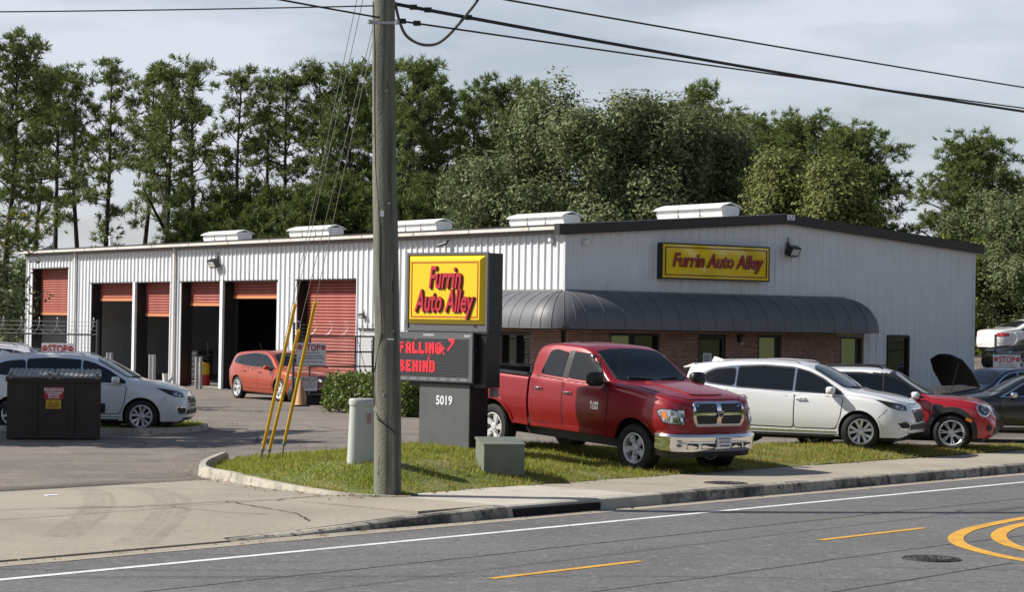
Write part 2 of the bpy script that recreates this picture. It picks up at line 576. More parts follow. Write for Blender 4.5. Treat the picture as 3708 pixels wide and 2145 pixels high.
# ---- driveway apron: big cracked concrete slabs rising from the gutter to the lot
ap = bpy.data.objects.new('driveway_apron', None); COL.objects.link(ap); struct(ap)
def apron_z(t, q):
    a = min(1, max(0, (-1.25 - q) / 3.2))
    return max(-.13 * (1 - kerb_rise(t)) * (1 - a), -.13) + .004
def jit(i):
    return .05 * math.sin(i * 12.9898) 
M_APRON = mat('apron_concrete', (0.35, 0.31, 0.25), 0.92,
    noise=[(0.45, (0.27, 0.24, 0.195), .42, .66), (1.0, (0.30, 0.27, 0.215), .5, .7, 5, (.3, 2.5, 1), (0, 0, R(-50))), (14, (0.22, 0.195, 0.155), .54, .74), (60, (0.19, 0.17, 0.135), .58, .72, 2)], bump=(60, .4, .01))
def gslab(ts, qs, parent):
    """slab with a finely divided, slightly wavy outline; ts/qs: functions give the border"""
    NT, NQ = 14, 8
    v = []; f = []
    for i in range(NT + 1):
        for j in range(NQ + 1):
            u, w = i / NT, j / NQ
            q = qs[0] + (qs[1] - qs[0]) * w
            tt = ts[0](q) + (ts[1](q) - ts[0](q)) * u
            q += .05 * math.sin(tt * 2.3 + qs[0]) * (4 * w * (1 - w) + (0.7 if qs[0] == -3.9 and j == 0 or qs[1] == -3.9 and j == NQ else 0))
            v.append(rd(tt, q, apron_z(tt, q)))
    for i in range(NT):
        for j in range(NQ):
            a = i * (NQ + 1) + j
            f.append((a, a + NQ + 1, a + NQ + 2, a + 1))
    n0 = len(v)
    ring = [i * (NQ + 1) for i in range(NT + 1)] + [NT * (NQ + 1) + j for j in range(1, NQ + 1)] + [i * (NQ + 1) + NQ for i in range(NT - 1, -1, -1)] + [j for j in range(NQ - 1, 0, -1)]
    for r_ in ring:
        p = v[r_]; v.append((p[0], p[1], -.3))
    m_ = len(ring)
    for i in range(m_):
        j = (i + 1) % m_
        f.append((ring[i], ring[j], n0 + j, n0 + i))
    b = MB(); b.add(v, f)
    return b.build('concrete_slab', M_APRON, parent, smooth=25)
cuts = [-40, -30, -22, -14, -8.6, -2.9, 2.3, 5.1]
def cf(c, s):
    return lambda q: c + .9 * (q + 3.9) * s + .05 * math.sin(q * 3.1 + c)
for i in range(len(cuts) - 1):
    s0 = -.5 if i % 2 else .35
    gslab((cf(cuts[i] + .012, -.45 if i else 0), cf(cuts[i + 1] - .012, -.45)), (-1.26, -3.89), ap)
    gslab((lambda q, c=cuts[i] + .012: c + 1.2 + .06 * math.sin(q * 2.7 + c), lambda q, c=cuts[i + 1] - .012: c + 1.2 + .06 * math.sin(q * 2.7 + c) if c < 5 else 8.5 + .16 * (-3.66 - q)), (-3.91, -7.0), ap)
gslab((lambda q: 7.36 + 0 * q, lambda q: 8.6 + 0 * q), (-3.44, -3.89), ap)
gslab((lambda q: cf(5.112, -.45)(q), lambda q: 7.33 + 0 * q), (-1.46, -3.89), ap)
b = MB()

# ---- mound of turf with the kerb round it
EDGE = [(-4.50, 33.35), (-4.62, 34.4), (-4.62, 36.0), (-4.25, 37.6), (-2.9, 38.8), (-1.5, 39.5), (.3, 40.6), (4, 42.3), (7, 43.4), (10.3, 45.0), (14, 49.8), (20, 57.4), (30, 70.0)]
BACK = [rd(t, -3.43)[:2] for t in (61, 45, 30, 24, 20, 16, 13, 11, 9.5)]
FRONT = [(-1.20, 29.62), (-2.1, 29.45), (-3.0, 30.35), (-3.8, 31.55), (-4.32, 32.45)]
MOUND = EDGE + BACK + FRONT
MP = np.array(MOUND)
def edge_dist(x, y):
    A, B = MP, np.roll(MP, -1, 0)
    d = B - A
    t = np.clip(((np.array([x, y]) - A) * d).sum(1) / (d * d).sum(1), 0, 1)
    c = A + d * t[:, None]
    return np.hypot(c[:, 0] - x, c[:, 1] - y).min()
def inside(x, y):
    A, B = MP, np.roll(MP, -1, 0)
    c = (A[:, 1] > y) != (B[:, 1] > y)
    if not c.any(): return False
    xs = A[c, 0] + (y - A[c, 1]) / (B[c, 1] - A[c, 1]) * (B[c, 0] - A[c, 0])
    return (xs > x).sum() % 2 == 1
def bump_h(x, y):
    h = .30 * math.exp(-((x + 1.2) ** 2 / 3.6 + (y - 35.2) ** 2 / 12))
    h += .22 * math.exp(-((x + 2.4) ** 2 / 2.5 + (y - 31.6) ** 2 / 5))
    h += .14 * math.exp(-((x - .6) ** 2 / 4 + (y - 38.9) ** 2 / 3))
    h += .10 * math.exp(-((x - .2) ** 2 / 1.2 + (y - 32.6) ** 2 / 1.5))
    h += .16 * math.exp(-((x - 6.6) ** 2 / 9 + (y - 41.2) ** 2 / 3))
    return h
def mound_z(x, y):
    return .012 + bump_h(x, y) * float(smoothstep(0, 1.3, edge_dist(x, y))) + .02 * float(smoothstep(0, .3, edge_dist(x, y)))
vv, ff, nb = flatpoly(MOUND, .30)
vz = [(x, y, mound_z(x, y) + (.008 * math.sin(x * 5.1) * math.sin(y * 4.3))) for x, y in vv]
b = MB(); b.add(vz, ff)
struct(b.build('turf_mound', M_SOIL, smooth=True))
# blades of grass: one mass
M_GRASS = leafmat('grass_blades', (0.20, 0.275, 0.022), (0.38, 0.36, 0.085), .42, .6)
M_GRASS2 = leafmat('dry_grass_blades', (0.40, 0.31, 0.11), (0.26, 0.25, 0.05), .42, .6)
def grass_mass(name, ok, bbox, n, zf, hgt, parent=None, dryf=None):
    x = rng.uniform(bbox[0], bbox[1], n); y = rng.uniform(bbox[2], bbox[3], n)
    keep = [i for i in range(n) if ok(x[i], y[i])]
    x, y = x[keep], y[keep]
    z = np.array([zf(a, c) for a, c in zip(x, y)])
    m = len(x)
    patch_ = np.sin(x * 2.7 + 1.3 * np.sin(y * 1.9)) * np.sin(y * 2.3 + 1.1 * np.sin(x * 3.1)) + .6 * np.sin(x * 7.3 + y * 5.1)
    kp_ = rng.uniform(0, 1, m) < np.clip(.95 + .55 * patch_, .28, 1)
    x, y, z, patch_ = x[kp_], y[kp_], z[kp_], patch_[kp_]; m = len(x)
    h = hgt * rng.uniform(.45, 1.3, m) * (1 + .35 * np.clip(patch_, -1, 1)) * np.where(rng.uniform(0, 1, m) < .012, 2.3, 1)
    a = rng.uniform(0, 2 * np.pi, m); w = rng.uniform(.006, .014, m)
    lean = rng.normal(0, .5, (m, 2)) * h[:, None]
    V = np.zeros((m, 3, 3))
    V[:, 0] = np.stack([x - np.cos(a) * w, y - np.sin(a) * w, z - .01], 1)
    V[:, 1] = np.stack([x + np.cos(a) * w, y + np.sin(a) * w, z - .01], 1)
    V[:, 2] = np.stack([x + lean[:, 0], y + lean[:, 1], z + h], 1)
    F = np.arange(m * 3).reshape(m, 3)
    mi = None
    if dryf is not None:
        mi = (rng.uniform(0, 1, m) < np.array([dryf(p, q) for p, q in zip(x, y)])).astype(int)
    o = link(name, fastmesh(name, V.reshape(-1, 3), F, [M_GRASS, M_GRASS2], mi))
    o['kind'] = 'stuff'; o['label'] = 'short green and straw coloured turf'
    return o
def fastz():
    """bilinear table of the mound height"""
    xs = np.arange(-5, 21, .2); ys = np.arange(29, 58, .2)
    T = np.array([[mound_z(a, c) if inside(a, c) else -1 for c in ys] for a in xs])
    def f(x, y):
        u, v_ = min(max((x + 5) / .2, 0), len(xs) - 1.001), min(max((y - 29) / .2, 0), len(ys) - 1.001)
        i, j = int(u), int(v_); u -= i; v_ -= j
        q = np.maximum(T[i:i + 2, j:j + 2], .01)
        return q[0, 0] * (1 - u) * (1 - v_) + q[1, 0] * u * (1 - v_) + q[0, 1] * (1 - u) * v_ + q[1, 1] * u * v_
    def ins(x, y):
        i = min(int((x + 5) / .2 + .5), len(xs) - 1); j = min(int((y - 29) / .2 + .5), len(ys) - 1)
        return T[i, j] > -.5
    return f, ins
FZ, FIN = fastz()
def dryness(x, y):
    return min(.85, max(.08, .12 + .5 * float(smoothstep(-1, 4, x)) + .25 * math.sin(x * 2.1 + 1.3 * y) * math.sin(y * 1.7)))
grass_mass('turf', FIN, (-4.8, 14, 29.3, 51), 420000, FZ, .052, dryf=dryness)

# concrete kerb round the street end of the turf
M_KERB2 = mat('weathered_island_kerb', (0.44, 0.405, 0.335), 0.92, noise=[(2.5, (0.30, 0.275, 0.225), .45, .62), (10, (0.13, 0.115, 0.09), .55, .7), (90, (0.28, 0.26, 0.21), .56, .7, 2)], bump=(40, .5, .01))
kp = smoothpath([(-4.66, 36.2), (-4.68, 34.6), (-4.60, 33.35), (-4.40, 32.45), (-3.86, 31.5), (-3.05, 30.28), (-2.15, 29.38), (-1.3, 29.45)], 8)
def island_kerb(name, path, h, w=.17, taper=True, z0=0.0):
    v = []; f = []
    N = len(path)
    for i, p in enumerate(path):
        d = path[min(i + 1, N - 1)] - path[max(i - 1, 0)]; d = d / np.linalg.norm(d)
        nn = np.array([d[1], -d[0]])
        e = min(1.0, (N - 1 - i) / (N * .45)) if taper else 1
        e = max(e, .12)
        hh = h * e
        for off, z in ((w / 2, -.05), (w / 2 - .01, hh * .75), (w / 2 - .05, hh), (-w / 2 + .03, hh), (-w / 2, -.05)):
            v.append((p[0] - nn[0] * off, p[1] - nn[1] * off, z + z0))
    for i in range(N - 1):
        for k in range(4):
            a = i * 5 + k
            f.append((a, a + 5, a + 6, a + 1))
    f += [(0, 1, 2, 3, 4), tuple(reversed(range((N - 1) * 5, N * 5)))]
    b = MB(); b.add(v, f)
    return struct(b.build(name, M_KERB2, smooth=40))
island_kerb('island_kerb', kp, .15)

# small planted island beside the white car on the left
isl = fillet([(-12.5, 46.9), (-7.55, 46.45), (-6.65, 48.1), (-6.85, 50.2), (-8.3, 51.4), (-12.5, 51.6)], 1.0, 5)
vv, ff, nb = flatpoly(isl, .6)
b = MB(); b.add([(x, y, -.03) for x, y in vv], ff)
struct(b.build('planting_island', M_SOIL, smooth=True))
island_kerb('planting_island_kerb', [np.array(p) for p in smoothpath(isl + [isl[0]], 1)], .12, .15, False, -.11)
IP = np.array(isl)
def in_isl(x, y):
    A, B = IP, np.roll(IP, -1, 0)
    c = (A[:, 1] > y) != (B[:, 1] > y)
    if not c.any(): return False
    xs = A[c, 0] + (y - A[c, 1]) / (B[c, 1] - A[c, 1]) * (B[c, 0] - A[c, 0])
    return (xs > x).sum() % 2 == 1
grass_mass('island_turf', in_isl, (-12.5, -6.6, 46.4, 51.6), 26000, lambda x, y: -.03, .06)

# raised yard at the right, beyond the shop
def yard_z(x, y):
    return 1.45 * float(smoothstep(62, 77, y - .25 * (x - 14)))
v = []; f = []
xs = np.linspace(14.3, 70, 16); ys = np.linspace(58, 125, 30)
for x in xs:
    for y in ys:
        v.append((x, y, yard_z(x, y) + .012))
for i in range(15):
    for j in range(29):
        a = i * 30 + j
        f.append((a, a + 30, a + 31, a + 1))
b = MB(); b.add(v, f)
struct(b.build('raised_yard', M_LOT, smooth=True))

# manhole covers and litter
M_IRON = mat('worn_iron', (0.035, 0.034, 0.036), 0.5, metal=.5, noise=(9, (0.14, 0.13, 0.115), .52, .6, 3))
def cover(name, x, y, z, r, label):
    b = MB()
    b.lathe([(0, .012), (r * .86, .012), (r * .88, .004), (r * .92, .004), (r * .93, .014), (r, .012), (r * 1.02, -.02)], 36)
    for k in range(7):
        a = -r * .72 + k * r * .24
        h = math.sqrt(max(0, (r * .8) ** 2 - a * a))
        b.box(a - .012, a + .012, -h, h, .010, .019)
    o = b.build(name, M_IRON)
    o.location = (x, y, z); o.rotation_euler.z = R(20)
    return tag(o, label, 'manhole')
tt, qq = to_rd(4.38, 22.95)
cover('manhole_cover', 4.38, 22.95, road_z(qq), .30, 'round iron manhole cover in the asphalt by the yellow median nose')
cover('manhole_cover', 3.22, 32.95, .0, .33, 'round iron cover set in the sidewalk in front of the red pickup')
tt = to_rd(-5.65, 28.3)
b = MB(); b.box(-.085, .085, -.06, .06, 0, .006); o = b.build('scrap_of_paper', M_WHITE_PRINT); o.location = (-5.9, 28.65, .006); o.rotation_euler.z = .5
tag(o, 'white scrap of paper lying on the concrete driveway', 'litter')

# tar-sealed seams and cracks in the asphalt
M_TAR = mat('crack_tar', (0.045, 0.044, 0.043), .85, noise=(6, (0.10, 0.098, 0.095), .48, .6, 4))
def wobble(t0, t1, q, amp, seed, n=60, dq=0.0):
    r_ = np.random.default_rng(seed)
    w = np.cumsum(r_.normal(0, amp, n)); w -= np.linspace(0, w[-1], n)
    return [(t0 + (t1 - t0) * i / (n - 1), q + dq * i / (n - 1) + w[i]) for i in range(n)]
for k, (t0, t1, q, dq) in enumerate(((-14, 40, 1.8, .1), (-12, 18, 4.6, .3), (-14, 8, 6.4, -.2))):
    ribbon('tar_seam', M_TAR, wobble(t0, t1, q, .012, 40 + k, 90, dq), .022 if k else .03, .004)
def lot_crack(pts, w, zf, seed, name='crack'):
    r_ = np.random.default_rng(seed)
    P = smoothpath(pts, 8); P = [p + r_.normal(0, .018, 2) for p in P]
    v = []; f = []
    for i, p in enumerate(P):
        d = P[min(i + 1, len(P) - 1)] - P[max(i - 1, 0)]; d = d / (np.linalg.norm(d) + 1e-9)
        nn = np.array([-d[1], d[0]]) * w / 2 * r_.uniform(.5, 1.4)
        for s_ in (1, -1):
            q = p + nn * s_; v.append((q[0], q[1], zf(q[0], q[1])))
    for i in range(len(P) - 1): f.append((2 * i, 2 * i + 1, 2 * i + 3, 2 * i + 2))
    b = MB(); b.add(v, f); return struct(b.build(name, M_TAR))
apz = lambda x, y: apron_z(*to_rd(x, y)) + .010
lot_crack([(-7.2, 25.6), (-5.6, 26.6), (-4.5, 27.3), (-3.6, 28.2), (-2.9, 28.6)], .03, apz, 1)
lot_crack([(-3.6, 28.2), (-3.0, 27.5), (-2.6, 27.0), (-2.35, 26.3)], .025, apz, 2)
lot_crack([(-3.0, 28.5), (-2.7, 29.0), (-2.45, 29.2)], .02, apz, 3)
lot_crack([(-4.2, 27.4), (-3.5, 27.0), (-2.9, 26.9)], .018, apz, 4)
for k, pts in enumerate([[(-9, 36), (-7, 36.6), (-5.2, 38.4)], [(-8, 52), (-5, 50.5), (-2.8, 46.5), (0, 45.2)], [(-6, 40), (-5, 43), (-5.4, 47)], [(-9, 33.6), (-7.2, 34.1), (-5.6, 33.4)], [(-4, 55), (-3, 50), (-1.2, 47.6)]]):
    lot_crack(pts, .035, lambda x, y: .018 + dip(x, y), 10 + k)

# fallen leaves and grit blown along the kerbs and across the lot
pts = []
for k in range(900):
    c_ = rng.integers(0, 4)
    if c_ == 0: t_ = rng.uniform(-8, 30); p = rd(t_, -1.16 + abs(rng.normal(0, .07)), 0); z = road_z(-1.1) + .014
    elif c_ == 1: p = (rng.uniform(-9, 0), rng.uniform(40, 58), 0); z = .02 + dip(p[0], p[1])
    elif c_ == 2: a_ = kp[int(rng.integers(0, len(kp)))]; p = (a_[0] - abs(rng.normal(.18, .12)), a_[1] - abs(rng.normal(.12, .1)), 0); z = .018
    else: t_ = rng.uniform(7.5, 30); p = rd(t_, -3.35 + rng.normal(0, .12), 0); z = .018
    pts.append((p[0], p[1], z))
P_ = np.array(pts); K_ = len(P_); a_ = rng.uniform(0, 6.28, K_); sz = rng.uniform(.012, .035, K_)
U_ = np.stack([np.cos(a_) * sz, np.sin(a_) * sz, rng.uniform(-.3, .3, K_) * sz], 1); V_ = np.stack([-np.sin(a_) * sz * .6, np.cos(a_) * sz * .6, rng.uniform(-.2, .4, K_) * sz], 1)
Q_ = np.stack([P_ - U_, P_ + V_, P_ + U_, P_ - V_], 1).reshape(-1, 3)
o = link('fallen_leaves', fastmesh('fallen_leaves', Q_, np.arange(len(Q_)).reshape(-1, 4), leafmat('dead_leaves', (0.16, 0.10, 0.045), (0.30, 0.22, 0.11), .1)))
o['kind'] = 'stuff'; o['label'] = 'dry fallen leaves scattered along the kerbs'

# ================================================================== THE SHOP BUILDING
# local frame: x along the gable end, y along the long workshop side, origin at the street corner
YAW = 0.6032
BC = (1.386, 58.246)
bld = thing('auto_repair_shop', 'long off-white metal auto repair shop with red roll-up doors and grey barrel awning', 'building', (*BC, 0), YAW)
GW, LL, EH, PK = 15.24, 36.58, 4.74, 5.32
M_SIDING = mat('white_ribbed_siding', (0.69, 0.71, 0.735), 0.45, noise=[(.8, (0.64, 0.655, 0.675), .45, .7), (1.0, (0.50, 0.495, 0.475), .60, .8, 4, (6, 6, .5))])
M_TRIM = mat('dark_bronze_trim', (0.022, 0.018, 0.017), 0.5)
M_GUTTER = mat('cream_gutter', (0.60, 0.58, 0.53), 0.5, noise=(1.5, (0.50, 0.47, 0.42), .5, .7))
M_TAUPE = mat('taupe_trim', (0.21, 0.195, 0.18), 0.6)
M_ROOF = mat('galvalume_roof', (0.45, 0.45, 0.45), 0.4, metal=.4)
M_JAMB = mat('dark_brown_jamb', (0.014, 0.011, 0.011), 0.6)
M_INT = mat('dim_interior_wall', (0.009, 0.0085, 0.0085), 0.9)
M_FLOOR = mat('workshop_floor', (0.26, 0.25, 0.235), 0.8, noise=(2, (0.12, 0.11, 0.10), .45, .65))
M_WFRAME = mat('brown_window_frame', (0.018, 0.014, 0.012), 0.45)
M_WGLASS = mat('shop_window_glass', (0.012, 0.014, 0.014), 0.02, spec=0.9)
M_WMIRROR = mat('mirror_film_glass', (0.36, 0.37, 0.34), 0.015, metal=.8, bump=(1.6, .10, .05))
M_BLIND = mat('window_blind', (0.10, 0.10, 0.10), 0.8)

def rib_profile(a, b, rh=.032):
    """ribbed panel cross-section from a to b, ribs every foot: (pos, height)"""
    P = .3048
    pts = set([a, b])
    k0 = math.floor(a / P) - 1
    out = []
    for k in range(k0, int(b / P) + 2):
        c = k * P
        for d, h in ((-.045, 0), (-.018, rh), (.018, rh), (.045, 0), (.085, 0), (.095, .006), (.110, .006), (.120, 0), (.180, 0), (.190, .006), (.205, .006), (.215, 0)):
            out.append((c + d, h))
    res = []
    def val(x):
        for (p, h), (q, g) in zip(out, out[1:]):
            if p <= x <= q:
                return h + (g - h) * (x - p) / (q - p) if q > p else h
        return 0
    res.append((a, val(a)))
    res += [(p, h) for p, h in out if a + 1e-4 < p < b - 1e-4]
    res.append((b, val(b)))
    return res

def side_panel(a, b, z0, z1, name='wall_panel'):       # on plane x=0, outward -x
    pr = rib_profile(a, b, .048)
    poly = pr + [(b, -.03), (a, -.03)]
    mb = MB()
    mb.prism(poly, lambda p, h: (-h, p, z0), lambda p, h: (-h, p, z1))
    return mb.build(name, M_SIDING, bld)
def gable_top(x):
    return PK - (PK - EH) * abs(x - GW / 2) / (GW / 2)
def gable_panel(a, b, z0, name='wall_panel'):          # on plane y=0, outward -y
    pr = rib_profile(a, b)
    mid = GW / 2
    if a < mid < b:
        i = next(k for k, p in enumerate(pr) if p[0] > mid)
        pr.insert(i, (mid, pr[i][1]))
    n = len(pr)
    v = []
    for p, h in pr:
        v += [(p, -h, z0), (p, -h, gable_top(p)), (p, .03, z0), (p, .03, gable_top(p))]
    f = []
    for i in range(n - 1):
        a_, c = i * 4, i * 4 + 4
        f += [(a_, c, c + 1, a_ + 1), (a_ + 1, c + 1, c + 3, a_ + 3), (a_ + 3, c + 3, c + 2, a_ + 2), (a_ + 2, c + 2, c, a_)]
    f += [(0, 1, 3, 2), (4 * n - 4, 4 * n - 2, 4 * n - 1, 4 * n - 3)]
    mb = MB(); mb.add(v, f)
    return mb.build(name, M_SIDING, bld)

DOORS = [  # y0, y1, top, curtain bottom
    (10.72, 14.46, 3.64, 0.02), (15.77, 19.49, 3.64, 3.05), (19.67, 22.71, 3.64, 2.80),
    (23.60, 26.34, 3.64, 2.42), (26.58, 30.31, 3.64, 2.97), (32.49, 36.02, 4.25, 2.42)]
OPEN = [(d[0], d[1], d[2]) for d in DOORS] + [(9.55, 10.52, 2.14)]
PW = .9144
bp = sorted(set([round(i * PW, 4) for i in range(41)] + [o[0] for o in OPEN] + [o[1] for o in OPEN] + [LL]))
bp = [p for p in bp if p <= LL + 1e-6]
for a, c in zip(bp, bp[1:]):
    if c - a < .03: continue
    m = (a + c) / 2
    z0 = 0.02
    for o in OPEN:
        if o[0] - 1e-4 <= m <= o[1] + 1e-4: z0 = o[2]
    if m < 6.9: z0 = 2.22           # brick below the awning
    side_panel(a, c, z0, EH + .06)
k = 0
for i in range(17):
    a, c = i * PW, min((i + 1) * PW, GW)
    if c - a < .02: continue
    segs = [(a, c)]
    m0 = 2.22 if a < 10.6 else 0.02
    if a < 10.66 < c: segs = [(a, 10.66), (10.66, c)]
    for s in segs:
        z0 = 2.22 if s[0] < 10.6 else 0.02
        ww = (11.66, 12.55)
        if s[1] <= ww[0] or s[0] >= ww[1]:
            gable_panel(s[0], s[1], z0)
        else:
            if s[0] < ww[0]: gable_panel(s[0], ww[0], z0)
            gable_panel(max(s[0], ww[0]), min(s[1], ww[1]), 2.20)
            if s[1] > ww[1]: gable_panel(ww[1], s[1], z0)
# wall below the tall window
b = MB(); b.box(11.66, 12.55, -.02, .03, .02, .72); b.build('wall_panel', M_SIDING, bld)

# shell: floor, inner walls, back, roof
b = MB()
b.box(.32, GW - .05, .05, LL - .05, .0, .045, 0)
b.build('workshop_floor', M_FLOOR, bld)
b = MB()
b.box(GW - .05, GW, 0, LL, 0, EH, 0)
b.box(0.04, GW - .05, LL - .04, LL, 0, EH, 0)
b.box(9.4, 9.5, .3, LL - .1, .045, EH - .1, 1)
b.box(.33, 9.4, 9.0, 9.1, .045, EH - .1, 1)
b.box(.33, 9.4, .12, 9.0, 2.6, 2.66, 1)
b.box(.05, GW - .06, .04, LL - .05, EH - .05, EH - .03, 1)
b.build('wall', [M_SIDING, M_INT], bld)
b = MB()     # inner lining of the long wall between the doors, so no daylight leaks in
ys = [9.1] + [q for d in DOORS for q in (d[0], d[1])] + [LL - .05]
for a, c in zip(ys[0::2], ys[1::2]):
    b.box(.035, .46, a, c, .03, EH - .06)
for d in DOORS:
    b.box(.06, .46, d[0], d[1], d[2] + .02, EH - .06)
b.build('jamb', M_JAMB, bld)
b = MB()
for s in (0, 1):
    x0, x1 = (-.06, GW / 2) if s == 0 else (GW / 2, GW + .06)
    z0, z1 = (EH + .02, PK + .06) if s == 0 else (PK + .06, EH + .02)
    b.add([(x0, -.02, z0), (x1, -.02, z1), (x1, LL + .05, z1), (x0, LL + .05, z0), (x0, -.02, z0 + .06), (x1, -.02, z1 + .06), (x1, LL + .05, z1 + .06), (x0, LL + .05, z0 + .06)],
          [(3, 2, 1, 0), (4, 5, 6, 7), (0, 1, 5, 4), (1, 2, 6, 5), (2, 3, 7, 6), (3, 0, 4, 7)])
b.build('roof', M_ROOF, bld)
# rake trim along the gable
b = MB()
def rake(xa, za, xb, zb, h=.245):
    pr = [(-.20, -.03), (-.20, h), (-.0, h + .02), (.03, h), (.03, -.02)]
    v = [(xa, y, za + z) for y, z in pr] + [(xb, y, zb + z) for y, z in pr]
    f = [(i, (i + 1) % 5, 5 + (i + 1) % 5, 5 + i) for i in range(5)] + [tuple(range(5)), tuple(reversed(range(5, 10)))]
    b.add(v, f)
rake(-.22, EH - .01, GW / 2, PK); rake(GW / 2, PK, GW + .24, EH - .02)
b.build('rake_trim', M_TRIM, bld)
b = MB(); b.box(-.35, -.04, -.21, .035, EH - .02, EH + .25); b.build('trim_cap', M_TRIM, bld)
# eave gutter and trim along the workshop side
b = MB()
b.box(-.34, -.20, .04, LL + .1, EH + .10, EH + .205); b.build('gutter', M_GUTTER, bld)
b = MB(); b.box(-.36, -.10, .04, LL + .1, EH + .2055, EH + .235); b.build('roof_edge', M_TRIM, bld)
b = MB(); b.box(-.335, -.034, .04, LL + .05, EH + .092, EH + .0995); b.build('eave_soffit', M_TAUPE, bld)
b = MB(); b.box(-.10, -.034, .04, LL + .05, EH - .005, EH + .091); b.build('eave_trim', M_TAUPE, bld)
for i in range(12):
    b = MB(); b.box(-.345, -.338, 2.9 * i + 1.2, 2.9 * i + 1.24, EH + .10, EH + .2053); b.build('gutter_joint', M_TAUPE, bld)
# downspouts and corner trims
M_SPOUT = mat('white_downspout', (0.64, 0.63, 0.60), 0.45)
for y in (31.66, 23.12, 8.75):
    b = MB()
    b.box(-.12, -.034, y - .055, y + .055, .25, EH + .10)
    b.bar((-.08, y, .30), (-.24, y, .08), .10, .10)
    for z in (1.2, 2.6, 3.9): b.box(-.125, -.033, y - .075, y + .075, z, z + .03)
    b.build('downspout', M_SPOUT, bld)
b = MB(); b.box(-.04, -.033 + .05, -.042, .02, 2.22, EH); b.build('corner_trim', M_SIDING, bld)
b = MB(); b.box(GW - .02, GW + .03, -.042, .02, .02, EH); b.build('corner_trim', M_SIDING, bld)
# pale column trims beside the doors
for y in (26.46, 19.58):
    b = MB(); b.box(-.05, .034, y - .10, y + .10, .02, 3.64); b.build('door_post', M_SIDING, bld)
    b = MB(); b.box(.036, .47, y - .095, y + .125, .02, 3.63); b.build('jamb', M_JAMB, bld)

# roll-up doors: separate slats hung in the openings
M_SLAT = mat('faded_red_roll_door', (0.33, 0.080, 0.058), 0.55, noise=[(1.2, (0.38, 0.115, 0.085), .45, .7), (6, (0.27, 0.062, 0.048), .5, .7)])
M_BAR = mat('sunlit_orange_bar', (0.55, 0.22, 0.10), 0.5)  # lighter orange of the sunlit bottom slat is put into the colour
slat_me = {}
for d in DOORS:
    y0, y1, top, bot = d
    rl = bpy.data.objects.new('roll_up_door', None); COL.objects.link(rl); rl.parent = bld
    rl.location = (.38, y0, 0)
    w = y1 - y0
    H_ = .098
    key = round(w, 2)
    mb = MB()
    prof = [(.006, 0), (-.014, .012), (-.028, .035), (-.028, .060), (-.012, .085), (.006, .094), (.018, .094), (.018, 0)]
    mb.prism(prof, lambda x, z: (x, .05, z), lambda x, z: (x, w - .05, z))
    first = None
    z = bot + .10
    while z < top + .02:
        if first is None:
            first = mb.build('slat', M_SLAT, rl); me = first.data; o = first
        else:
            o = link('slat', me, rl)
        o.location.z = z
        z += H_
    b = MB(); b.box(-.04, .03, .03, w - .03, bot, bot + .10); b.build('bottom_bar', M_BAR if bot > .1 else M_BLACK, rl)
    for yy in (0.0, w - .06):
        b = MB(); b.box(-.05, .05, yy, yy + .06, .02, top); b.build('guide_rail', M_JAMB, rl)
    b = MB(); b.box(.06, .55, .02, w - .02, top + .02, top + .5); b.build('curtain_box', M_JAMB, rl)
# thin drip trim over each opening
for d in OPEN:
    b = MB(); b.box(-.045, .0, d[0] - .04, d[1] + .04, d[2] - .03, d[2] + .012); b.build('lintel_trim', M_JAMB, bld)
# white personnel door on the workshop side
b = MB(); b.box(.03, .07, 9.55, 10.52, .03, 2.14)
dr = b.build('door', mat('grey_white_door', (0.50, 0.51, 0.52), .4), bld)
b = MB(); b.tube([(.02, 9.68, 1.0), (-.05, 9.68, 1.0), (-.05, 9.80, 1.0)], .015); b.build('handle', M_GALV, dr)

# brick skirt under the awning
M_BRICK = mat('tan_red_brick', (0.45, 0.285, 0.225), 0.9, noise=[(7, (0.36, 0.215, 0.17), .42, .6), (40, (0.36, 0.22, 0.17), .55, .75)])
M_BRICK2 = mat('brown_brick', (0.38, 0.235, 0.185), 0.9, noise=[(7, (0.30, 0.175, 0.135), .45, .65), (40, (0.19, 0.10, 0.08), .55, .75)])
M_MORTAR = mat('mortar', (0.075, 0.062, 0.055), 0.95)
WIN_R = [(1.43, 3.12), (6.62, 7.50), (9.73, 10.60)]
DOOR_R = (4.45, 5.45)
WIN_L = [(1.40, 2.81)]
def brick_holes(face):
    if face == 'R':
        return [(a, c, .75, 2.13) for a, c in WIN_R] + [(DOOR_R[0], DOOR_R[1], 0, 2.14)]
    return [(a, c, .75, 2.10) for a, c in WIN_L]
b = MB()
def mortar(face, L):
    hs = brick_holes(face)
    xs = sorted(set([0, L] + [q for h in hs for q in h[:2]]))
    for a, c in zip(xs, xs[1:]):
        zz = [(0, 2.26)]
        for h in hs:
            if h[0] <= (a + c) / 2 <= h[1]:
                zz = ([(0, h[2])] if h[2] > .01 else []) + [(h[3], 2.26)]
        for z0, z1 in zz:
            if face == 'R': b.box(a, c, -.088, .10, z0, z1)
            else: b.box(-.088, .10, max(a, .101), c, z0, z1)
mortar('R', 10.66); mortar('L', 6.9)
b.build('mortar_wall', M_MORTAR, bld)
bk_me = [None, None]
def brick_mesh(m):
    mb = MB()
    l, h, d, c = .201 / 2, .053 / 2, .022, .004
    v = [(-l, 0, -h), (l, 0, -h), (l, 0, h), (-l, 0, h), (-l + c, -d, -h + c), (l - c, -d, -h + c), (l - c, -d, h - c), (-l + c, -d, h - c)]
    mb.add(v, [(4, 5, 6, 7), (0, 1, 5, 4), (1, 2, 6, 5), (2, 3, 7, 6), (3, 0, 4, 7)])
    me = mb.build('brick', m); mesh = me.data; bpy.data.objects.remove(me); return mesh
bk_me = [brick_mesh(M_BRICK), brick_mesh(M_BRICK2)]
bricks = []
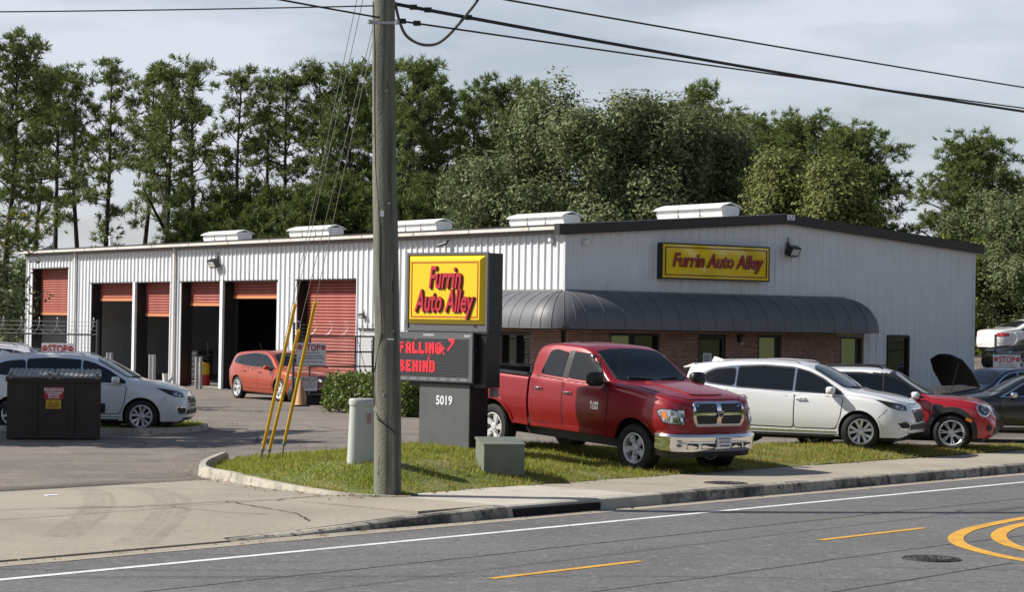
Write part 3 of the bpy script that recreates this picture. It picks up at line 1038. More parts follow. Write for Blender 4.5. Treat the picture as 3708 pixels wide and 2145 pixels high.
for face, L in (('R', 10.66), ('L', 6.9)):
    hs = brick_holes(face)
    for row in range(33):
        z = .035 + row * .067
        off = .1065 if row % 2 else 0
        free = [(.006, L - .006)]
        for h in hs:
            if h[2] - .03 < z < h[3] + .03:
                free = [q for (a_, c_) in free for q in ((a_, min(c_, h[0])), (max(a_, h[1]), c_)) if q[1] - q[0] > .03]
        for k in range(-1, int(L / .213) + 2):
            x0, x1 = k * .213 + off + .006, (k + 1) * .213 + off - .006
            for a_, c_ in free:
                p0, p1 = max(x0, a_), min(x1, c_)
                if p1 - p0 > .03: bricks.append((face, (p0 + p1) / 2, z, (p1 - p0) / .201))
# the ones the street sees best (high on the wall, above the cars) stand alone
def vis(q):
    f, x, z, w_ = q
    s = z
    if f == 'L': s += .25 if x < 1.3 else -.9
    elif x < 1.45: s += .55
    elif x > 8.4: s -= .15
    return -s
bricks.sort(key=vis)
for f_, x, z, w_ in bricks[:300]:
    o = link('brick', bk_me[0 if random.random() < .6 else 1], bld); o.scale.x = w_
    if f_ == 'R': o.location = (x, -.088 - random.uniform(0, .004), z)
    else: o.location = (-.088 - random.uniform(0, .004), x, z); o.rotation_euler.z = -math.pi / 2
v = []; f = []; mi = []
for f_, x, z, w_ in bricks[300:]:
    l, h, c, d = .1005 * w_, .0265, .004, .022 + random.uniform(-.003, .003)
    w = [(-l, 0, -h), (l, 0, -h), (l, 0, h), (-l, 0, h), (-l + c, -d, -h + c), (l - c, -d, -h + c), (l - c, -d, h - c), (-l + c, -d, h - c)]
    n = len(v)
    for p in w:
        v.append((x + p[0], -.088 + p[1], z + p[2]) if f_ == 'R' else (-.088 + p[1], x - p[0], z + p[2]))
    f += [tuple(n + i for i in q) for q in ((4, 5, 6, 7), (0, 1, 5, 4), (1, 2, 6, 5), (2, 3, 7, 6), (3, 0, 4, 7))]
    mi += [0 if random.random() < .6 else 1] * 5
o = link('brickwork', fastmesh('brickwork', v, f, [M_BRICK, M_BRICK2], mi), bld); o['kind'] = 'stuff'

def window(face, a, c, z0, z1, out, panes=1, blinds=True, name='window'):
    """recessed window; face R on y, L on x"""
    def T(p, d, z):
        return (p, d, z) if face == 'R' else (d, p, z)
    def bx(mb, p0, p1, d0, d1, z0_, z1_):
        if face == 'R': mb.box(p0, p1, d0, d1, z0_, z1_)
        else: mb.box(d0, d1, p0, p1, z0_, z1_)
    mb = MB(); t = .06
    bx(mb, a, a + t, out, .09, z0, z1); bx(mb, c - t, c, out, .09, z0, z1)
    bx(mb, a + t, c - t, out, .09, z1 - t, z1); bx(mb, a + t, c - t, out, .09, z0, z0 + t)
    fr = mb.build(name, M_WFRAME, bld)
    L = (c - a - 2 * t) / panes
    for k in range(panes):
        mb = MB(); bx(mb, a + t + k * L + (.03 if k else 0), a + t + (k + 1) * L - (.03 if k < panes - 1 else 0), .035, .045, z0 + t, z1 - t)
        mb.build('pane', M_WMIRROR if face == 'R' and k == 0 and a < 11 else M_WGLASS, fr)
        if k:
            mb = MB(); bx(mb, a + t + k * L - .03, a + t + k * L + .03, out + .01, .085, z0 + t, z1 - t); mb.build('mullion', M_WFRAME, fr)
    mb = MB(); bx(mb, a - .02, c + .02, out - .03, .03, z0 - .06, z0 - .002); mb.build('sill', M_WFRAME, fr)
    return fr
window('R', 1.43, 3.12, .75, 2.13, -.085, 2)
window('R', 6.62, 7.50, .75, 2.13, -.085, 1)
window('R', 9.73, 10.60, .75, 2.13, -.085, 1)
window('R', 11.66, 12.55, .74, 2.18, -.055, 1)
window('L', 1.40, 2.81, .75, 2.10, -.085, 2)
# glass office door
mb = MB()
mb.box(4.45, 4.55, -.06, .09, 0.03, 2.14); mb.box(5.35, 5.45, -.06, .09, 0.03, 2.14); mb.box(4.55, 5.35, -.06, .09, 2.02, 2.14)
fr = mb.build('door', M_WFRAME, bld)
mb = MB(); mb.box(4.57, 5.33, .0, .012, .10, 2.0); mb.build('glass_leaf', M_WGLASS, fr)
mb = MB(); mb.tube([(4.68, -.01, 1.0), (4.68, -.07, 1.0), (4.68, -.07, 1.35), (4.68, -.01, 1.35)], .014); mb.build('handle', M_GALV, fr)
mb = MB(); mb.box(4.72, 5.02, -.012, -.006, 1.30, 1.62)
nt = mb.build('notice', M_WHITE_PRINT, fr)
mb = MB()
for k in range(5):
    mb.box(4.75, 4.98 - .03 * (k % 2), -.016, -.0125, 1.35 + k * .05, 1.375 + k * .05)
mb.build('notice_lines', mat('blue_print', (0.03, 0.05, .2), .6), fr)
# porch lamp beside the door
mb = MB(); mb.box(5.86, 5.98, -.20, -.09, 1.93, 2.10); mb.box(5.84, 6.0, -.22, -.09, 2.10, 2.13)
lp = mb.build('wall_lamp', M_BLACK, bld)
mb = MB(); mb.box(5.955, 6.0, -.19, -.10, 1.86, 2.05); mb.build('lamp_glass', mat('frosted_lamp_glass', (0.6, 0.6, 0.58), .3), lp)

# barrel awning wrapping the corner
M_AWN = mat('grey_awning_metal', (0.112, 0.117, 0.128), 0.50, spec=.5, noise=(2.0, (0.095, 0.10, 0.11), .45, .65))
M_SEAM = mat('awning_seam', (0.098, 0.102, 0.112), 0.5)
AZ0, AZ1, AR = 2.235, 3.22, 1.05
aw = bpy.data.objects.new('awning', None); COL.objects.link(aw); aw.parent = bld
def aw_path(s):
    """plan direction: returns base point on the wall line and outward unit vector for path parameter"""
    return None
def awning_piece(frames, name='awning_panel', m=M_AWN):
    """frames: list of (base(x,y), outward(x,y)); swept quarter-ellipse with a thin return"""
    v = []; f = []
    N = 12
    prof = []
    for i in range(N + 1):
        a = math.pi / 2 * i / N
        prof.append((AR * math.sin(a), AZ0 + .03 + (AZ1 - AZ0 - .03) * math.cos(a)))
    prof.append((AR, AZ0)); prof.append((AR - .05, AZ0)); 
    n = len(prof)
    for (bx_, by_), (ox, oy) in frames:
        for r_, z in prof:
            v.append((bx_ + ox * r_, by_ + oy * r_, z))
    for i in range(len(frames) - 1):
        for k in range(n - 1):
            a = i * n + k
            f.append((a, a + n, a + n + 1, a + 1))
    mb = MB(); mb.add(v, f)
    o = mb.build(name, m, aw, smooth=40, fixn=False)
    return o
def seam(base, out):
    pts = []
    for i in range(13):
        a = math.pi / 2 * i / 12
        rr = AR * math.sin(a) + .004; z = AZ0 + .03 + (AZ1 - AZ0 - .03) * math.cos(a) + .004
        pts.append((base[0] + out[0] * rr, base[1] + out[1] * rr, z))
    mb = MB(); mb.tube(pts, .007, 5); mb.build('seam', M_SEAM, aw, smooth=True)
WO = .06
def fan(cx, cy, a0, a1, n, sub=3):
    for i in range(n):
        fr_ = []
        for k in range(sub + 1):
            a = R(a0 + (a1 - a0) * (i + k / sub) / n)
            fr_.append(((cx, cy), (math.cos(a), math.sin(a))))
        awning_piece(fr_)
        if i or True: seam(*fr_[0])
    seam(*fr_[-1])
YE, XE = 5.85, 9.82
fan(-WO, YE, 90, 180, 4)
n = 12
for i in range(n):
    y0, y1 = YE * (1 - i / n), YE * (1 - (i + 1) / n)
    y1 = max(y1, -WO) if i < n - 1 else -WO
    awning_piece([((-WO, y0), (-1, 0)), ((-WO, y1), (-1, 0))]); 
    if i: seam((-WO, y0), (-1, 0))
fan(-WO, -WO, 180, 270, 5)
n = 16
for i in range(n):
    x0, x1 = -WO + (XE + WO) * i / n, -WO + (XE + WO) * (i + 1) / n
    awning_piece([((x0, -WO), (0, -1)), ((x1, -WO), (0, -1))])
    if i: seam((x0, -WO), (0, -1))
fan(XE, -WO, 270, 360, 4)
# dark soffit under it, and the flashing where it meets the wall
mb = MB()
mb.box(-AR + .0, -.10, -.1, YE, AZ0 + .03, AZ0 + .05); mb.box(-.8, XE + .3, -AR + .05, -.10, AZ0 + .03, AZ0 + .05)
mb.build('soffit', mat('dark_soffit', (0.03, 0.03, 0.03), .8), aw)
mb = MB(); mb.box(-.075, -.034, .04, YE + .1, AZ1 - .03, AZ1 + .05); mb.box(.0, XE + .1, -.075, -.036, AZ1 - .03, AZ1 + .05)
mb.build('flashing', M_TAUPE, aw)

# ridge ventilators
M_VENT = mat('white_ventilator', (0.72, 0.72, 0.71), 0.4, noise=(3, (0.60, 0.59, 0.57), .5, .72))
for y in (2.35, 10.2, 17.75, 25.25, 32.6):
    L = 3.05
    rv = bpy.data.objects.new('roof_ventilator', None); COL.objects.link(rv); rv.parent = bld
    rv.location = (GW / 2, y, PK + .09)
    pr = [(-.22, 0), (-.22, .04), (-.30, .20), (-.33, .32), (-.30, .42), (-.22, .47), (.22, .47), (.30, .42), (.33, .32), (.30, .20), (.22, .04), (.22, 0)]
    mb = MB(); mb.prism(pr, lambda x, z: (x, 0.03, z), lambda x, z: (x, L - .03, z)); mb.build('vent_body', M_VENT, rv)
    for yy in (0.0, L - .03):
        mb = MB(); mb.prism([(x * 1.03, z * 1.02) for x, z in pr], lambda x, z: (x, yy, z), lambda x, z: (x, yy + .028, z)); mb.build('end_cap', M_VENT, rv)
    mb = MB()
    cp = [(-.43, .42), (-.30, .50), (0, .585), (.30, .50), (.43, .42), (.42, .40), (.29, .47), (0, .555), (-.29, .47), (-.42, .40)]
    mb.prism(cp, lambda x, z: (x, -.05, z), lambda x, z: (x, L + .05, z)); mb.build('rain_cap', M_VENT, rv)
    for k in (1, 2):
        mb = MB(); mb.box(-.335, -.30, L * k / 3 - .008, L * k / 3 + .008, .18, .44); mb.build('joint_strip', M_TAUPE, rv)
# small vent pipes on the roof
for x, y, h in ((1.6, 11.6, .35), (2.2, 33.5, .45)):
    mb = MB(); mb.lathe([(.07, -.1), (.07, h), (.11, h), (.11, h + .08), (0, h + .10)], 10)
    o = mb.build('vent_pipe', M_VENT, bld); o.location = (x, y, gable_top(x) + .12)

def floodlight(loc, rz, parent, tilt=28):
    fl = bpy.data.objects.new('floodlight', None); COL.objects.link(fl); fl.parent = parent
    fl.location = loc; fl.rotation_euler.z = rz
    mb = MB(); mb.box(-.05, .05, -.04, .0, -.02, .18); mb.tube([(0, -.03, .1), (0, -.14, .02)], .02, 6); mb.tube([(0, -.02, .15), (0, -.02, .32)], .018, 6); mb.build('bracket', M_BLACK, fl)
    # housing tilted down, facing -y
    ca, sa = math.cos(R(tilt)), math.sin(R(tilt))
    def T(x, y, z):
        y2, z2 = y * ca + z * sa, -y * -sa * 1 + z * ca
        return (x, -.17 + y * ca - z * sa, -.06 + y * sa + z * ca)
    mb = MB(); mb.add([T(x, y, z) for x in (-.24, .24) for y in (-.10, .08) for z in (-.15, .13)],
                      [(0, 1, 3, 2), (4, 6, 7, 5), (0, 4, 5, 1), (2, 3, 7, 6), (0, 2, 6, 4), (1, 5, 7, 3)]); mb.build('housing', M_DARKBLUE, fl)
    mb = MB(); mb.add([T(x, -.104, z) for x, z in ((-.19, -.10), (.19, -.10), (.19, .09), (-.19, .09))], [(0, 1, 2, 3)]); mb.build('lens', mat('floodlight_glass', (0.62, 0.62, 0.60), .25), fl)
    return fl
floodlight((7.72, -.04, 4.60), R(18), bld)
floodlight((-.04, 19.84, 4.30), -math.pi / 2, bld)
floodlight((-.04, 10.2, 2.55), -math.pi / 2, bld).scale = (.5, .5, .5)
# round dome fittings near the corner
for loc in ((.62, -.06, 4.53), (-.06, .55, 4.58)):
    mb = MB(); mb.lathe([(0, .09), (.06, .075), (.09, .03), (.10, 0)], 16, axis='Y')
    o = mb.build('dome_camera', M_VENT, bld); o.location = loc
    o.rotation_euler = (math.pi, 0, 0) if loc[0] > 0 else (0, 0, math.pi / 2)
mb = MB(); mb.tube([(-.03, 5.6, 4.68), (-.20, 5.6, 4.60)], .02); mb.tube([(-.16, 5.5, 4.62), (-.30, 5.75, 4.52)], .045, 8)
mb.build('camera_bracket', M_DARKBLUE, bld)
# small placard at the peak of the gable
mb = MB(); mb.box(7.55, 7.82, -.215, -.202, PK + .08, PK + .23); o = mb.build('placard', M_WHITE_PRINT, bld)
mb = MB()
for s in (-1, 1):
    mb.add([(7.685 + s * .09, -.219, PK + .205), (7.685 + s * .06, -.219, PK + .205), (7.685 + s * .0, -.219, PK + .10), (7.685 + s * .03, -.219, PK + .10)], [(0, 1, 2, 3)])
mb.build('placard_mark', mat('blue_mark', (0.02, 0.06, .22), .5), bld)
# leftover weathered beam ends under the awning
mb = MB(); mb.box(9.6, 10.62, -.095, -.03, 2.135, 2.232); mb.build('header_board', M_GUTTER, bld)

# ---- wall sign on the gable
M_SIGNY = mat('sign_yellow', (0.86, 0.60, 0.015), 0.16, coat=.8, noise=[(1.1, (0.74, 0.52, 0.03), .45, .62)], bump=(2.2, .35, .05))
M_SIGNY2 = mat('sign_yellow_clean', (0.83, 0.56, 0.008), 0.25, coat=.5)
M_SRED = mat('sign_red', (0.42, 0.010, 0.022), 0.3, coat=.4)
M_SDARK = mat('sign_dark_red', (0.075, 0.004, 0.008), 0.4)
ca, sa = math.cos(YAW), math.sin(YAW)
def bw(x, y, z):
    return (BC[0] + ca * x - sa * y, BC[1] + sa * x + ca * y, z)
ws = thing('wall_sign', 'yellow sign with dark red lettering high on the grey gable wall above the awning', 'sign', bw(4.95, -.04, 4.12), YAW)
mb = MB()
hw, hh, dp = 1.92, .49, .22
mb.box(-hw, hw, -dp, -.02, hh - .035, hh); mb.box(-hw, hw, -dp, -.02, -hh, -hh + .035)
mb.box(-hw, -hw + .035, -dp, -.02, -hh + .035, hh - .035); mb.box(hw - .035, hw, -dp, -.02, -hh + .035, hh - .035); mb.box(-hw + .035, hw - .035, -.06, -.02, -hh + .035, hh - .035)
mb.build('cabinet', M_BLACK, ws)
nx, nzz = 36, 10
v = []; f = []
for i in range(nx + 1):
    for j in range(nzz + 1):
        u, w = i / nx * 2 - 1, j / nzz * 2 - 1
        ed = (1 - u ** 4) * (1 - w ** 4)
        v.append((u * (hw - .04), -dp + .004 - .012 * ed - .010 * ed * (math.sin(u * 7 + 1.4 * w) + .6 * math.sin(u * 13 + 2.5 * w + 1)), w * (hh - .04)))
for i in range(nx):
    for j in range(nzz):
        a = i * (nzz + 1) + j
        f.append((a, a + nzz + 1, a + nzz + 2, a + 1))
mb = MB(); mb.add(v, f); mb.build('face_panel', M_SIGNY, ws, smooth=True)
mb = MB()
for z in (.375, -.375): mb.box(-1.80, 1.80, -dp - .022, -dp - .004, z - .011, z + .011)
for x in (1.80, -1.80): mb.box(x - .011, x + .011, -dp - .022, -dp - .004, -.364, .364)
mb.build('border', M_SDARK, ws)
M_SWALL = mat('faded_maroon_letters', (0.30, 0.012, 0.026), .25, coat=.5, noise=(2.5, (0.32, 0.06, 0.07), .5, .62))
for dx, dz, dy, m_, nm in ((.018, -.014, -.024, M_SDARK, 'letter_shadow'), (0, 0, -.034, M_SWALL, 'lettering')):
    mb = MB()
    text_to(mb, 'Furrin Auto Alley', .52, lambda x, y, z: (x + dx, -dp + dy - z, y + dz + .02), shear=.28, offset=.008, extrude=.012, sx=.86)
    mb.build(nm, m_, ws)

# ---- things standing inside the open bays
M_YEL = mat('yellow_drum_paint', (0.62, 0.36, 0.02), .45)
M_RED = mat('red_drum_paint', (0.34, 0.02, 0.015), .5)
d = thing('oil_drain_drum', 'yellow and red oil drain drum standing just inside an open bay', 'drum', bw(.55, 22.05, .045), YAW)
mb = MB(); mb.lathe([(0, 0), (.26, 0), (.26, .36), (.24, .38)], 20); mb.build('drum_base', M_RED, d, smooth=40)
mb = MB(); mb.lathe([(.24, .38), (.25, .40), (.25, .78), (.22, .80), (0, .80)], 20); mb.build('drum', M_YEL, d, smooth=40)
mb = MB(); mb.lathe([(0, .95), (.20, .97), (.28, 1.06), (.29, 1.06), (.22, .93), (.03, .86), (.03, .80), (0, .80)], 20); mb.tube([(.1, -.2, .8), (.1, -.2, 1.42)], .02); mb.lathe([(0, -.05), (.04, -.03), (.04, .03), (0, .05)], 8, c=(.1, -.2, 1.45)); mb.build('funnel', M_BLACK, d, smooth=40)
def lift(x, y, m, label):
    t = thing('vehicle_lift', label, 'car lift', bw(x, y, .045), YAW)
    mb = MB(); mb.box(-.10, .10, -.14, .14, 0, 2.3); mb.build('column', m, t)
    mb = MB(); mb.add([(-.14, -.2, 0), (.14, -.2, 0), (.14, .2, 0), (-.14, .2, 0), (-.10, -.14, .5), (.10, -.14, .5), (.10, .14, .5), (-.10, .14, .5)], [(0, 1, 5, 4), (1, 2, 6, 5), (2, 3, 7, 6), (3, 0, 4, 7), (3, 2, 1, 0)]); mb.box(-.3, .3, -.3, .3, -.01, .02); mb.build('foot', m, t)
    return t
lift(.9, 20.65, mat('pale_lift_paint', (0.45, 0.46, 0.50), .4), 'pale grey lift column just inside the third bay from the gate')
lift(1.6, 17.9, mat('dark_lift_paint', (0.06, 0.07, 0.10), .4), 'dark lift column deep inside the bay behind the orange hatchback')
mb = MB(); mb.tube([(0, 0, 0), (.15, .75, 1.75)], .018, 6); mb.box(-.2, .2, -.05, .05, 0, .06)
o = mb.build('broom', mat('wood_handle', (0.30, 0.19, .11), .6)); o.location = bw(1.2, 24.2, .05); o.rotation_euler.z = YAW
tag(o, 'broom leaning just inside an open workshop bay', 'broom')
sh = thing('workbench', 'dim workbench with clutter at the back of an open bay', 'workbench', bw(5.5, 24.6, .045), YAW)
mb = MB(); mb.box(-.4, .4, -1.3, 1.3, .86, .92); mb.build('bench_top', mat('bench_wood', (0.25, 0.16, .09), .7), sh)
mb = MB()
for a in (-1.2, 1.2):
    for c in (-.35, .35): mb.box(c - .03, c + .03, a - .03, a + .03, 0, .86)
mb.build('bench_legs', M_GALV, sh)
mb = MB()
for k in range(9):
    y = -1.2 + k * .28; h = random.uniform(.1, .45); mb.box(-.2, .1, y, y + .2, .925, .925 + h)
o = mb.build('clutter', mat('clutter', (0.22, 0.2, .18), .6, noise=(3, (0.05, .08, .2), .4, .6))); o.parent = sh

# tool chest, bucket and tyre stack in the gloom of the bays
tcst = thing('tool_chest', 'dark tool chest against the side of an open workshop bay', 'tool chest', bw(2.4, 26.0, .045), YAW)
mb = MB(); mb.box(-.3, .3, -.45, .45, .12, 1.15); mb.build('cabinet', mat('chest_dark', (.03, .03, .036), .4), tcst)
for k in range(5):
    mb = MB(); mb.box(-.32, -.301, -.42, .42, .16 + k * .19, .32 + k * .19); d_ = mb.build('drawer', MATS['chest_dark'], tcst)
    mb = MB(); mb.box(-.335, -.321, -.38, .38, .285 + k * .19, .30 + k * .19); mb.build('drawer_pull', M_GALV, d_)
mb = MB(); mb.lathe([(0, 0), (.13, 0), (.16, .32), (.165, .33), (.15, .33), (.12, .02), (0, .02)], 16); o = mb.build('bucket', M_VENT, smooth=40); o.location = bw(.75, 25.3, .045)
tag(o, 'white plastic bucket on the floor just inside an open bay', 'bucket')
tr = MB(); tr.lathe([(.19, -.10), (.30, -.105), (.325, -.08), (.33, 0), (.325, .08), (.30, .105), (.19, .10)], 24, closed=True)
o0 = tr.build('stacked_tyre', M_RUBBER, smooth=40)
for k in range(4):
    o = o0 if k == 0 else link('stacked_tyre', o0.data)
    o.location = bw(1.6 + .02 * k, 29.2 - .03 * k, .15 + k * .215)
    tag(o, ('bottom tyre of', 'second tyre from the ground in', 'third tyre from the ground in', 'topmost tyre of')[k] + ' the dim stack inside the second bay from the left', 'tyre', 'tyre stack in the bay')
# ceiling tube lamps, unlit
for y in (18.0, 21.2, 25.0, 28.4):
    mb = MB(); mb.box(2.2, 2.35, y - .7, y + .7, 4.2, 4.28); mb.build('ceiling_lamp', M_VENT, bld)

# ================================================================== VEHICLES
def pchip(pts):
    X = np.array([p[0] for p in pts], float); Y = np.array([p[1] for p in pts], float)
    o = np.argsort(X); X, Y = X[o], Y[o]
    h = np.diff(X); d = np.diff(Y) / h
    m = np.zeros(len(X))
    m[0], m[-1] = d[0], d[-1]
    for i in range(1, len(X) - 1):
        if d[i - 1] * d[i] > 0:
            w1, w2 = 2 * h[i] + h[i - 1], h[i] + 2 * h[i - 1]
            m[i] = (w1 + w2) / (w1 / d[i - 1] + w2 / d[i])
    def f(x):
        x = min(max(x, X[0]), X[-1])
        i = min(max(np.searchsorted(X, x) - 1, 0), len(h) - 1)
        t = (x - X[i]) / h[i]
        return float((2 * t ** 3 - 3 * t ** 2 + 1) * Y[i] + (t ** 3 - 2 * t ** 2 + t) * h[i] * m[i] + (-2 * t ** 3 + 3 * t ** 2) * Y[i + 1] + (t ** 3 - t ** 2) * h[i] * m[i + 1])
    return f

def superell(mb, c, r, e1=.5, e2=.5, nu=14, nv=8, m=0, rot=None):
    def sp(a, e): return math.copysign(abs(a) ** e, a)
    v = []; f = []
    for j in range(nv + 1):
        ph = -math.pi / 2 + math.pi * j / nv
        for i in range(nu):
            th = 2 * math.pi * i / nu
            p = Vector((r[0] * sp(math.cos(ph), e1) * sp(math.cos(th), e2), r[1] * sp(math.cos(ph), e1) * sp(math.sin(th), e2), r[2] * sp(math.sin(ph), e1)))
            if rot is not None: p = rot @ p
            v.append((c[0] + p.x, c[1] + p.y, c[2] + p.z))
    for j in range(nv):
        for i in range(nu):
            a, b_ = j * nu + i, j * nu + (i + 1) % nu
            f.append((a, b_, b_ + nu, a + nu))
    mb.add(v, f, m)

WHEELS = {}
def wheel_meshes(key, Rt, Wt, rr, style, rim_m):
    if key in WHEELS: return WHEELS[key]
    hw = Wt / 2
    mb = MB()
    mb.lathe([(rr - .01, -hw * .72), (rr + .015, -hw * .86), (rr + (Rt - rr) * .45, -hw), (Rt - .03, -hw * .93), (Rt - .006, -hw * .74), (Rt, -hw * .5), (Rt, hw * .5), (Rt - .006, hw * .74), (Rt - .03, hw * .93), (rr + (Rt - rr) * .45, hw), (rr + .015, hw * .86), (rr - .01, hw * .72)], 40, axis='Y')
    for k in range(60):     # tread blocks
        a = 2 * math.pi * k / 60
        for s in (-1, 1):
            ca_, sa_ = math.cos(a), math.sin(a); cb, sb = math.cos(a + .055), math.sin(a + .055)
            y0, y1 = s * hw * .12, s * hw * .78
            mb.add([(ca_ * Rt, y0, sa_ * Rt), (cb * Rt, y0, sb * Rt), (cb * Rt, y1, sb * Rt), (ca_ * Rt, y1, sa_ * Rt), (ca_ * (Rt + .008), y0, sa_ * (Rt + .008)), (cb * (Rt + .008), y0, sb * (Rt + .008)), (cb * (Rt + .004), y1, sb * (Rt + .004)), (ca_ * (Rt + .004), y1, sa_ * (Rt + .004))],
                   [(4, 5, 6, 7), (0, 1, 5, 4), (1, 2, 6, 5), (2, 3, 7, 6), (3, 0, 4, 7)])
    o = mb.build('tyre', M_RUBBER, smooth=35); tyre = o.data; bpy.data.objects.remove(o)
    # rim: outer lip + spokes, outer face at y = -hw*.8 (face towards -y)
    mb = MB()
    yl = -hw * .80
    mb.lathe([(rr + .012, yl + .012), (rr + .014, yl - .006), (rr - .004, yl - .010), (rr - .018, yl + .004), (rr - .03, yl + .10), (rr - .03, hw * .7), (rr, hw * .75)], 40, axis='Y')
    def spoke(a, w0, w1, y0, y1, r0=.05, r1=None, skew=0.0):
        r1 = r1 or rr - .012
        n = 4; v = []; f = []
        for i in range(n + 1):
            t = i / n
            r_ = r0 + (r1 - r0) * t; w = w0 + (w1 - w0) * t; y = y0 + (y1 - y0) * t ** 1.5; aa = a + skew * t
            c_, s_ = math.cos(aa), math.sin(aa)
            for (dw, dy) in ((-w / 2, .035), (-w / 2 * .75, 0), (w / 2 * .75, 0), (w / 2, .035)):
                v.append((c_ * r_ - s_ * dw, y + dy, s_ * r_ + c_ * dw))
        for i in range(n):
            for k in range(3):
                q = i * 4 + k
                f.append((q, q + 4, q + 5, q + 1))
        mb.add(v, f)
    if style == 'five':
        for k in range(5): spoke(2 * math.pi * k / 5 + .3, .085, .135, yl + .022, yl + .008)
    elif style == 'five_twin':
        for k in range(5):
            for s in (-1, 1): spoke(2 * math.pi * k / 5 + .2 + s * .11, .05, .055, yl + .025, yl + .006, skew=s * .05)
    elif style == 'ten_twist':
        for k in range(5):
            for s in (-1, 1): spoke(2 * math.pi * k / 5 + .1 + s * .19, .045, .075, yl + .03, yl + .006, skew=s * .10)
    elif style == 'multi':
        for k in range(7):
            for s in (-1, 1): spoke(2 * math.pi * k / 7 + .1 + s * .09, .026, .028, yl + .03, yl + .004, skew=s * .03)
    elif style == 'star':
        for k in range(5): spoke(2 * math.pi * k / 5 + math.pi / 2, .06, .125, yl + .03, yl + .004)
    mb.lathe([(0, yl + .008), (.055, yl + .012), (.075, yl + .03), (.08, yl + .06)], 20, axis='Y')
    o = mb.build('rim', rim_m, smooth=30); rim = o.data; bpy.data.objects.remove(o)
    mb = MB()
    mb.lathe([(0, yl + .085), (rr * .62, yl + .085), (rr * .66, yl + .10), (rr * .66, yl + .12), (rr - .02, yl + .12), (rr - .02, hw * .6), (0, hw * .6)], 28, axis='Y')
    o = mb.build('wheel', mat('brake_dark', (0.010, 0.010, 0.011), .5, metal=.4), smooth=30); br = o.data; bpy.data.objects.remove(o)
    mb = MB()
    for k in range(5):
        a = 2 * math.pi * k / 5 + .6
        mb.lathe([(0, yl + .0), (.010, yl + .002), (.011, yl + .03)], 6, axis='Y', c=(.105 * math.cos(a), 0, .105 * math.sin(a)))
    o = mb.build('lug_nuts', M_BLACK); lug = o.data; bpy.data.objects.remove(o)
    WHEELS[key] = (tyre, rim, br, lug)
    return WHEELS[key]

